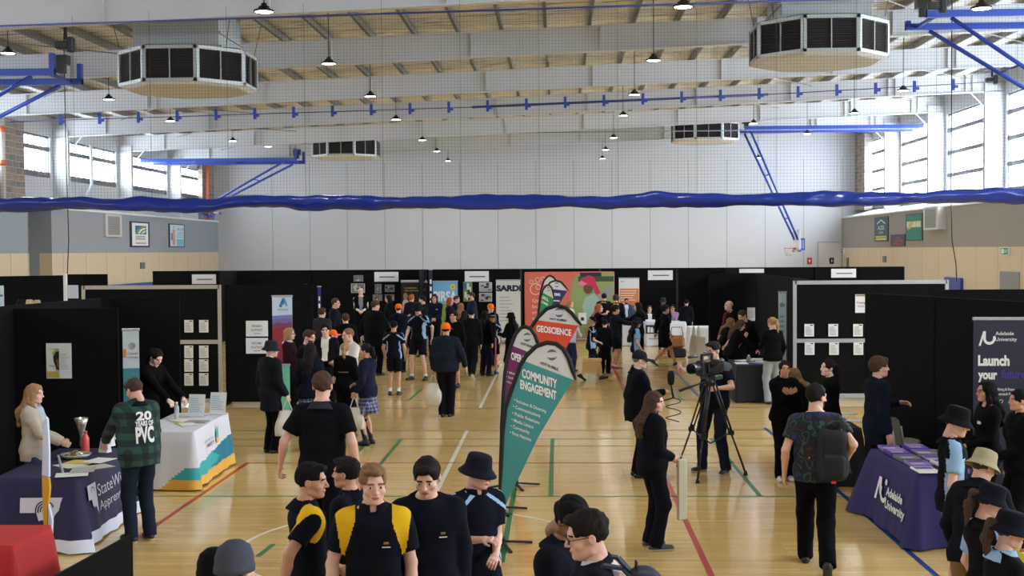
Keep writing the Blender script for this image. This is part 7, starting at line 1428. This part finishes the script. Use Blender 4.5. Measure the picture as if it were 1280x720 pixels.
# open brochure board on the floor behind walking boy
q = at(846, 418, 35); e = empty('satchel', (q.x, 35, 0), 0, 'brown leather bag standing on the floor beyond the walking boy', 'bag'); MB().box((-.22, -.1, .25), (.22, .1, .62), bev=.08).build('bag_body', C('leather_tan', 150, 104, 58, .5), e); MB().tube([(-.18, 0, .6), (-.14, 0, .85), (.14, 0, .85), (.18, 0, .6)], .012, 6).build('shoulder_strap', BLK, e); MB().box((-.26, -.12, .0), (.26, .12, .25), bev=.04).build('base', C('bag_dark', 30, 28, 30, .8), e)
for px, lb in ((867, 'left'), (873, 'right')):
    q = at(px, 405, 33); e = empty('standing_board', (q.x, 33, 0), R(10 if lb == 'left' else -12), 'narrow white folding board standing by the dark clothed person, ' + lb + ' leaf', 'board'); MB().add([(-.16, 0, 0), (.16, 0, 0), (.02, 0, 1.0), (-.02, 0, 1.0), (-.16, .02, 0), (.16, .02, 0), (.02, .02, 1.0), (-.02, .02, 1.0)], [(0, 1, 2, 3), (7, 6, 5, 4), (0, 3, 7, 4), (1, 5, 6, 2)]).build('leaf', WP, e)
q = at(872, 429, 29.5); e = empty('newspaper', (q.x, 29.5, 0), R(12), 'large open pale booklet held up behind the cameraman', 'booklet'); zt = q.z
MB().add([(-.22, 0, zt - .2), (.0, .06, zt - .22), (.2, 0, zt - .16), (.2, 0, zt + .14), (.0, .06, zt + .16), (-.16, 0, zt + .2)], [(0, 1, 4, 5), (1, 2, 3, 4)]).build('pages', C('paper_warm', 232, 226, 214, .7), e)
q = at(713, 417, 37.5); tag(pane(723, 391, 733, 405, 40, 'poster', 'small white sheet with black print before the coral backdrop', 'poster', WP, lambda s, mb: s.rect(mb, .3, .3, .7, .6, 0), [TX]), 'small white sheet with black print before the coral backdrop', 'poster')
# pink stick held by the hat girl
p = PEOPLE['hat_girl_phone']; q = p['W'](p['arm'][0][2] + np.array((0, .1, 0))); e = empty('telescopic_pole', q, 0, 'thin dark pole with a pink lower end held by the black hat girl', 'pole'); MB().tube([(0, 0, -.1), (0, 0, .62)], .012, 6).build('upper_rod', BLK, e); MB().tube([(0, 0, -.75), (0, 0, -.1)], .016, 6).build('pink_grip', C('grip_pink', 214, 70, 110, .5), e)
# ---- video camera on tripod in front of the cameraman
cg = ground(872, 604); hgt = at(888, 462, cg.y).z; tc_ = Vector((at(889, 470, cg.y).x, cg.y + .1, 0)); GREYD = C('dark_grey_metal', 40, 42, 46, .35)
e = empty('camera_tripod', tc_, 0, 'tall black tripod with three splayed legs under the video camera', 'tripod'); top = hgt - .22
feet_ = [ground(848, 584) - tc_, ground(872, 604) - tc_, ground(932, 594) - tc_]
for f in feet_:
    f = Vector((f.x, f.y, 0)); a0 = Vector((f.x * .12, f.y * .12, top)); mid_ = a0.lerp(f, .52); sd = Vector((-f.y, f.x, 0)).normalized() * .03
    lg = MB().tube([a0 + sd, mid_ + sd * .8], .013, 6).tube([a0 - sd, mid_ - sd * .8], .013, 6).tube([mid_ - (f - a0) * .05, f + Vector((0, 0, .03))], .014, 6).box(mid_ - Vector((.04, .03, .03)), mid_ + Vector((.04, .03, .03))); lo = lg.build('leg', BLK, e)
    MB().tube([f + Vector((0, 0, 0)), f + Vector((0, 0, .06))], [.03, .02], 8).build('rubber_foot', BLK, lo)
    MB().tube([mid_, Vector((0, 0, mid_.z - .1))], .009, 6).build('spreader_arm', BLK, e)
MB().lathe([(0, 0), (.07, 0), (.07, .06), (.05, .1), (.06, .14), (0, .14)], (0, 0, top), 16).build('fluid_head', BLK, e); MB().tube([(0, -.02, top + .08), (-.2, -.1, top + .02), (-.42, -.15, top - .05)], [.012, .012, .02], 8).build('pan_handle', BLK, e)
vc = empty('video_camera', tc_ + Vector((-.04, -.02, top + .14)), R(180 - 218), 'large black shoulder video camera on the tripod', 'camera')
# camera points away from the man, its lens roughly towards the viewer left
MB().box((-.07, -.2, 0), (.07, .2, .2), bev=.02).box((-.06, .2, .02), (.06, .34, .16), bev=.02).box((.07, -.12, .04), (.1, .1, .16), bev=.01).build('camera_body', BLK, vc)
MB().tube([(0, -.2, .11), (0, -.32, .11)], [.05, .055], 16).tube([(0, -.32, .11), (0, -.4, .11)], [.062, .072], 16, cap=False).build('lens', GREYD, vc); MB().bar((0, -.15, .27), (0, .12, .27), .03).bar((0, -.14, .2), (0, -.14, .27), .03).bar((0, .11, .2), (0, .11, .27), .03).build('top_handle', BLK, vc)
MB().box((.1, -.1, .14), (.22, .0, .22), bev=.015).tube([(.16, .0, .18), (.16, .1, .19)], [.03, .04], 10).build('viewfinder', BLK, vc); MB().tube([(-.1, -.3, .25), (-.1, -.08, .25)], .018, 8).build('microphone', GREYD, vc); MB().box((-.12, .0, -.06), (.12, .2, 0), bev=.01).build('battery_plate', C('plate_green', 40, 58, 40, .5), vc)
# boom microphone held in front of the flat cap man
cmn = PEOPLE['cap_man']; q = cmn['W'](cmn['arm'][1][2] + np.array((0, .1, .18))); e = empty('boom_microphone', q, 0, 'black fluffy microphone with a coiled cable held by the flat cap man', 'microphone'); MB().lathe([(0, -.09), (.035, -.08), (.048, -.03), (.05, .05), (.035, .1), (0, .11)], seg=14).build('windshield', C('foam_black', 24, 24, 26, .95), e)
MB().tube([(0, 0, -.08), (.03, 0, -.26)], .014, 8).build('grip', BLK, e); mb = MB(); mb.tube([(.03 + .1 * math.sin(t * .5) , .05 * math.cos(t * .5), -.26 - .012 * t) for t in range(28)], .007, 5); mb.tube([(.02, 0, -.26), (-.1, .05, -.3), (-.3, .1, -.28)], .01, 6); mb.build('coiled_cable', BLK, e)
# print on the plaid jacket
p = PEOPLE['plaid_man']
pj = [c for c in p['root'].children if c.name.startswith('jacket')][0]; pj.data.materials[0] = plaid_mat('green_plaid', (12, 22, 26), (34, 74, 60), 7, (20, 44, 42))
def backtext(p, rows, m, w0=.24, z0=1.38, off=.012, parent=None, front=False):
    mb = MB(); z = z0; T = p['T']; sg = -1 if not front else 1
    for t, h, wd in rows:
        vs, fs = text_mesh(t, .04); kx = wd / vs[:, 0].max(); ky = h / .7; o = []
        for vx, vy, _ in vs:
            x_ = (vx * kx - wd / 2) * (1 if not front else -1); zz = z - h + vy * ky; rr = .125 + p['tk'] + off + .012; yy = sg * rr * math.sqrt(max(.1, 1 - (x_ / .24) ** 2)) ; o.append(tuple(T((x_, yy - .004, zz))))
        mb.add(o, fs); z -= h + .012
    return mb.build('lettering', m, parent or p['root'])
backtext(p, [('20', .085, .17), ('YEARS OF', .05, .2), ('PVC', .16, .2)], WP, z0=1.37, off=.022, parent=pj)
# patterned shirt
p = PEOPLE['backpack_man']; ts = [c for c in p['root'].children if c.name.startswith('t_shirt')][0]
m = bpy.data.materials.new('bright_pattern'); m.use_nodes = True; n = m.node_tree.nodes; l = m.node_tree.links; tcn = n.new('ShaderNodeTexCoord'); v = n.new('ShaderNodeTexVoronoi'); v.inputs['Scale'].default_value = 13; ns = n.new('ShaderNodeTexNoise'); ns.inputs['Scale'].default_value = 4.5
l.new(tcn.outputs['Object'], v.inputs['Vector']); l.new(tcn.outputs['Object'], ns.inputs[0]); cr = n.new('ShaderNodeValToRGB'); cr.color_ramp.interpolation = 'CONSTANT'; el = cr.color_ramp.elements
for pos, c in ((0, (22, 26, 40)), (.5, (26, 36, 84)), (.62, (18, 18, 24)), (.72, (30, 74, 66)), (.76, (20, 20, 28)), (.86, (112, 40, 30)), (.87, (20, 20, 26)), (.93, (170, 116, 50))):
    if pos == 0: el[0].position = 0; el[0].color = (*srgb(*c), 1)
    else: k = el.new(pos); k.color = (*srgb(*c), 1)
mxn = n.new('ShaderNodeMath'); mxn.operation = 'MULTIPLY_ADD'; l.new(v.outputs['Distance'], mxn.inputs[0]); mxn.inputs[1].default_value = .3; l.new(ns.outputs['Fac'], mxn.inputs[2]); l.new(mxn.outputs[0], cr.inputs[0]); l.new(cr.outputs[0], n['Principled BSDF'].inputs['Base Color']); n['Principled BSDF'].inputs['Roughness'].default_value = .85
ts.data.materials[0] = m
# badges
for key in ('blond_front', 'navy_hoodie'):
    p = PEOPLE[key]; pa_ = [c for c in p['root'].children if c.name.startswith(('polo', 'hoodie'))][0]; mb = MB(); T = p['T']; yf = .118 + p['tk'] + .012
    for x0, x1, z0, z1, k in ((-.1, -.05, 1.255, 1.262, 0), (-.09, -.06, 1.275, 1.29, 1)): mb.add([tuple(T((a_, yf, b_))) for a_, b_ in ((x0, z0), (x1, z0), (x1, z1), (x0, z1))], [(0, 1, 2, 3)], k)
    mb.build('chest_badge', [WP, C('badge_gold', 150, 110, 50, .6)], pa_)
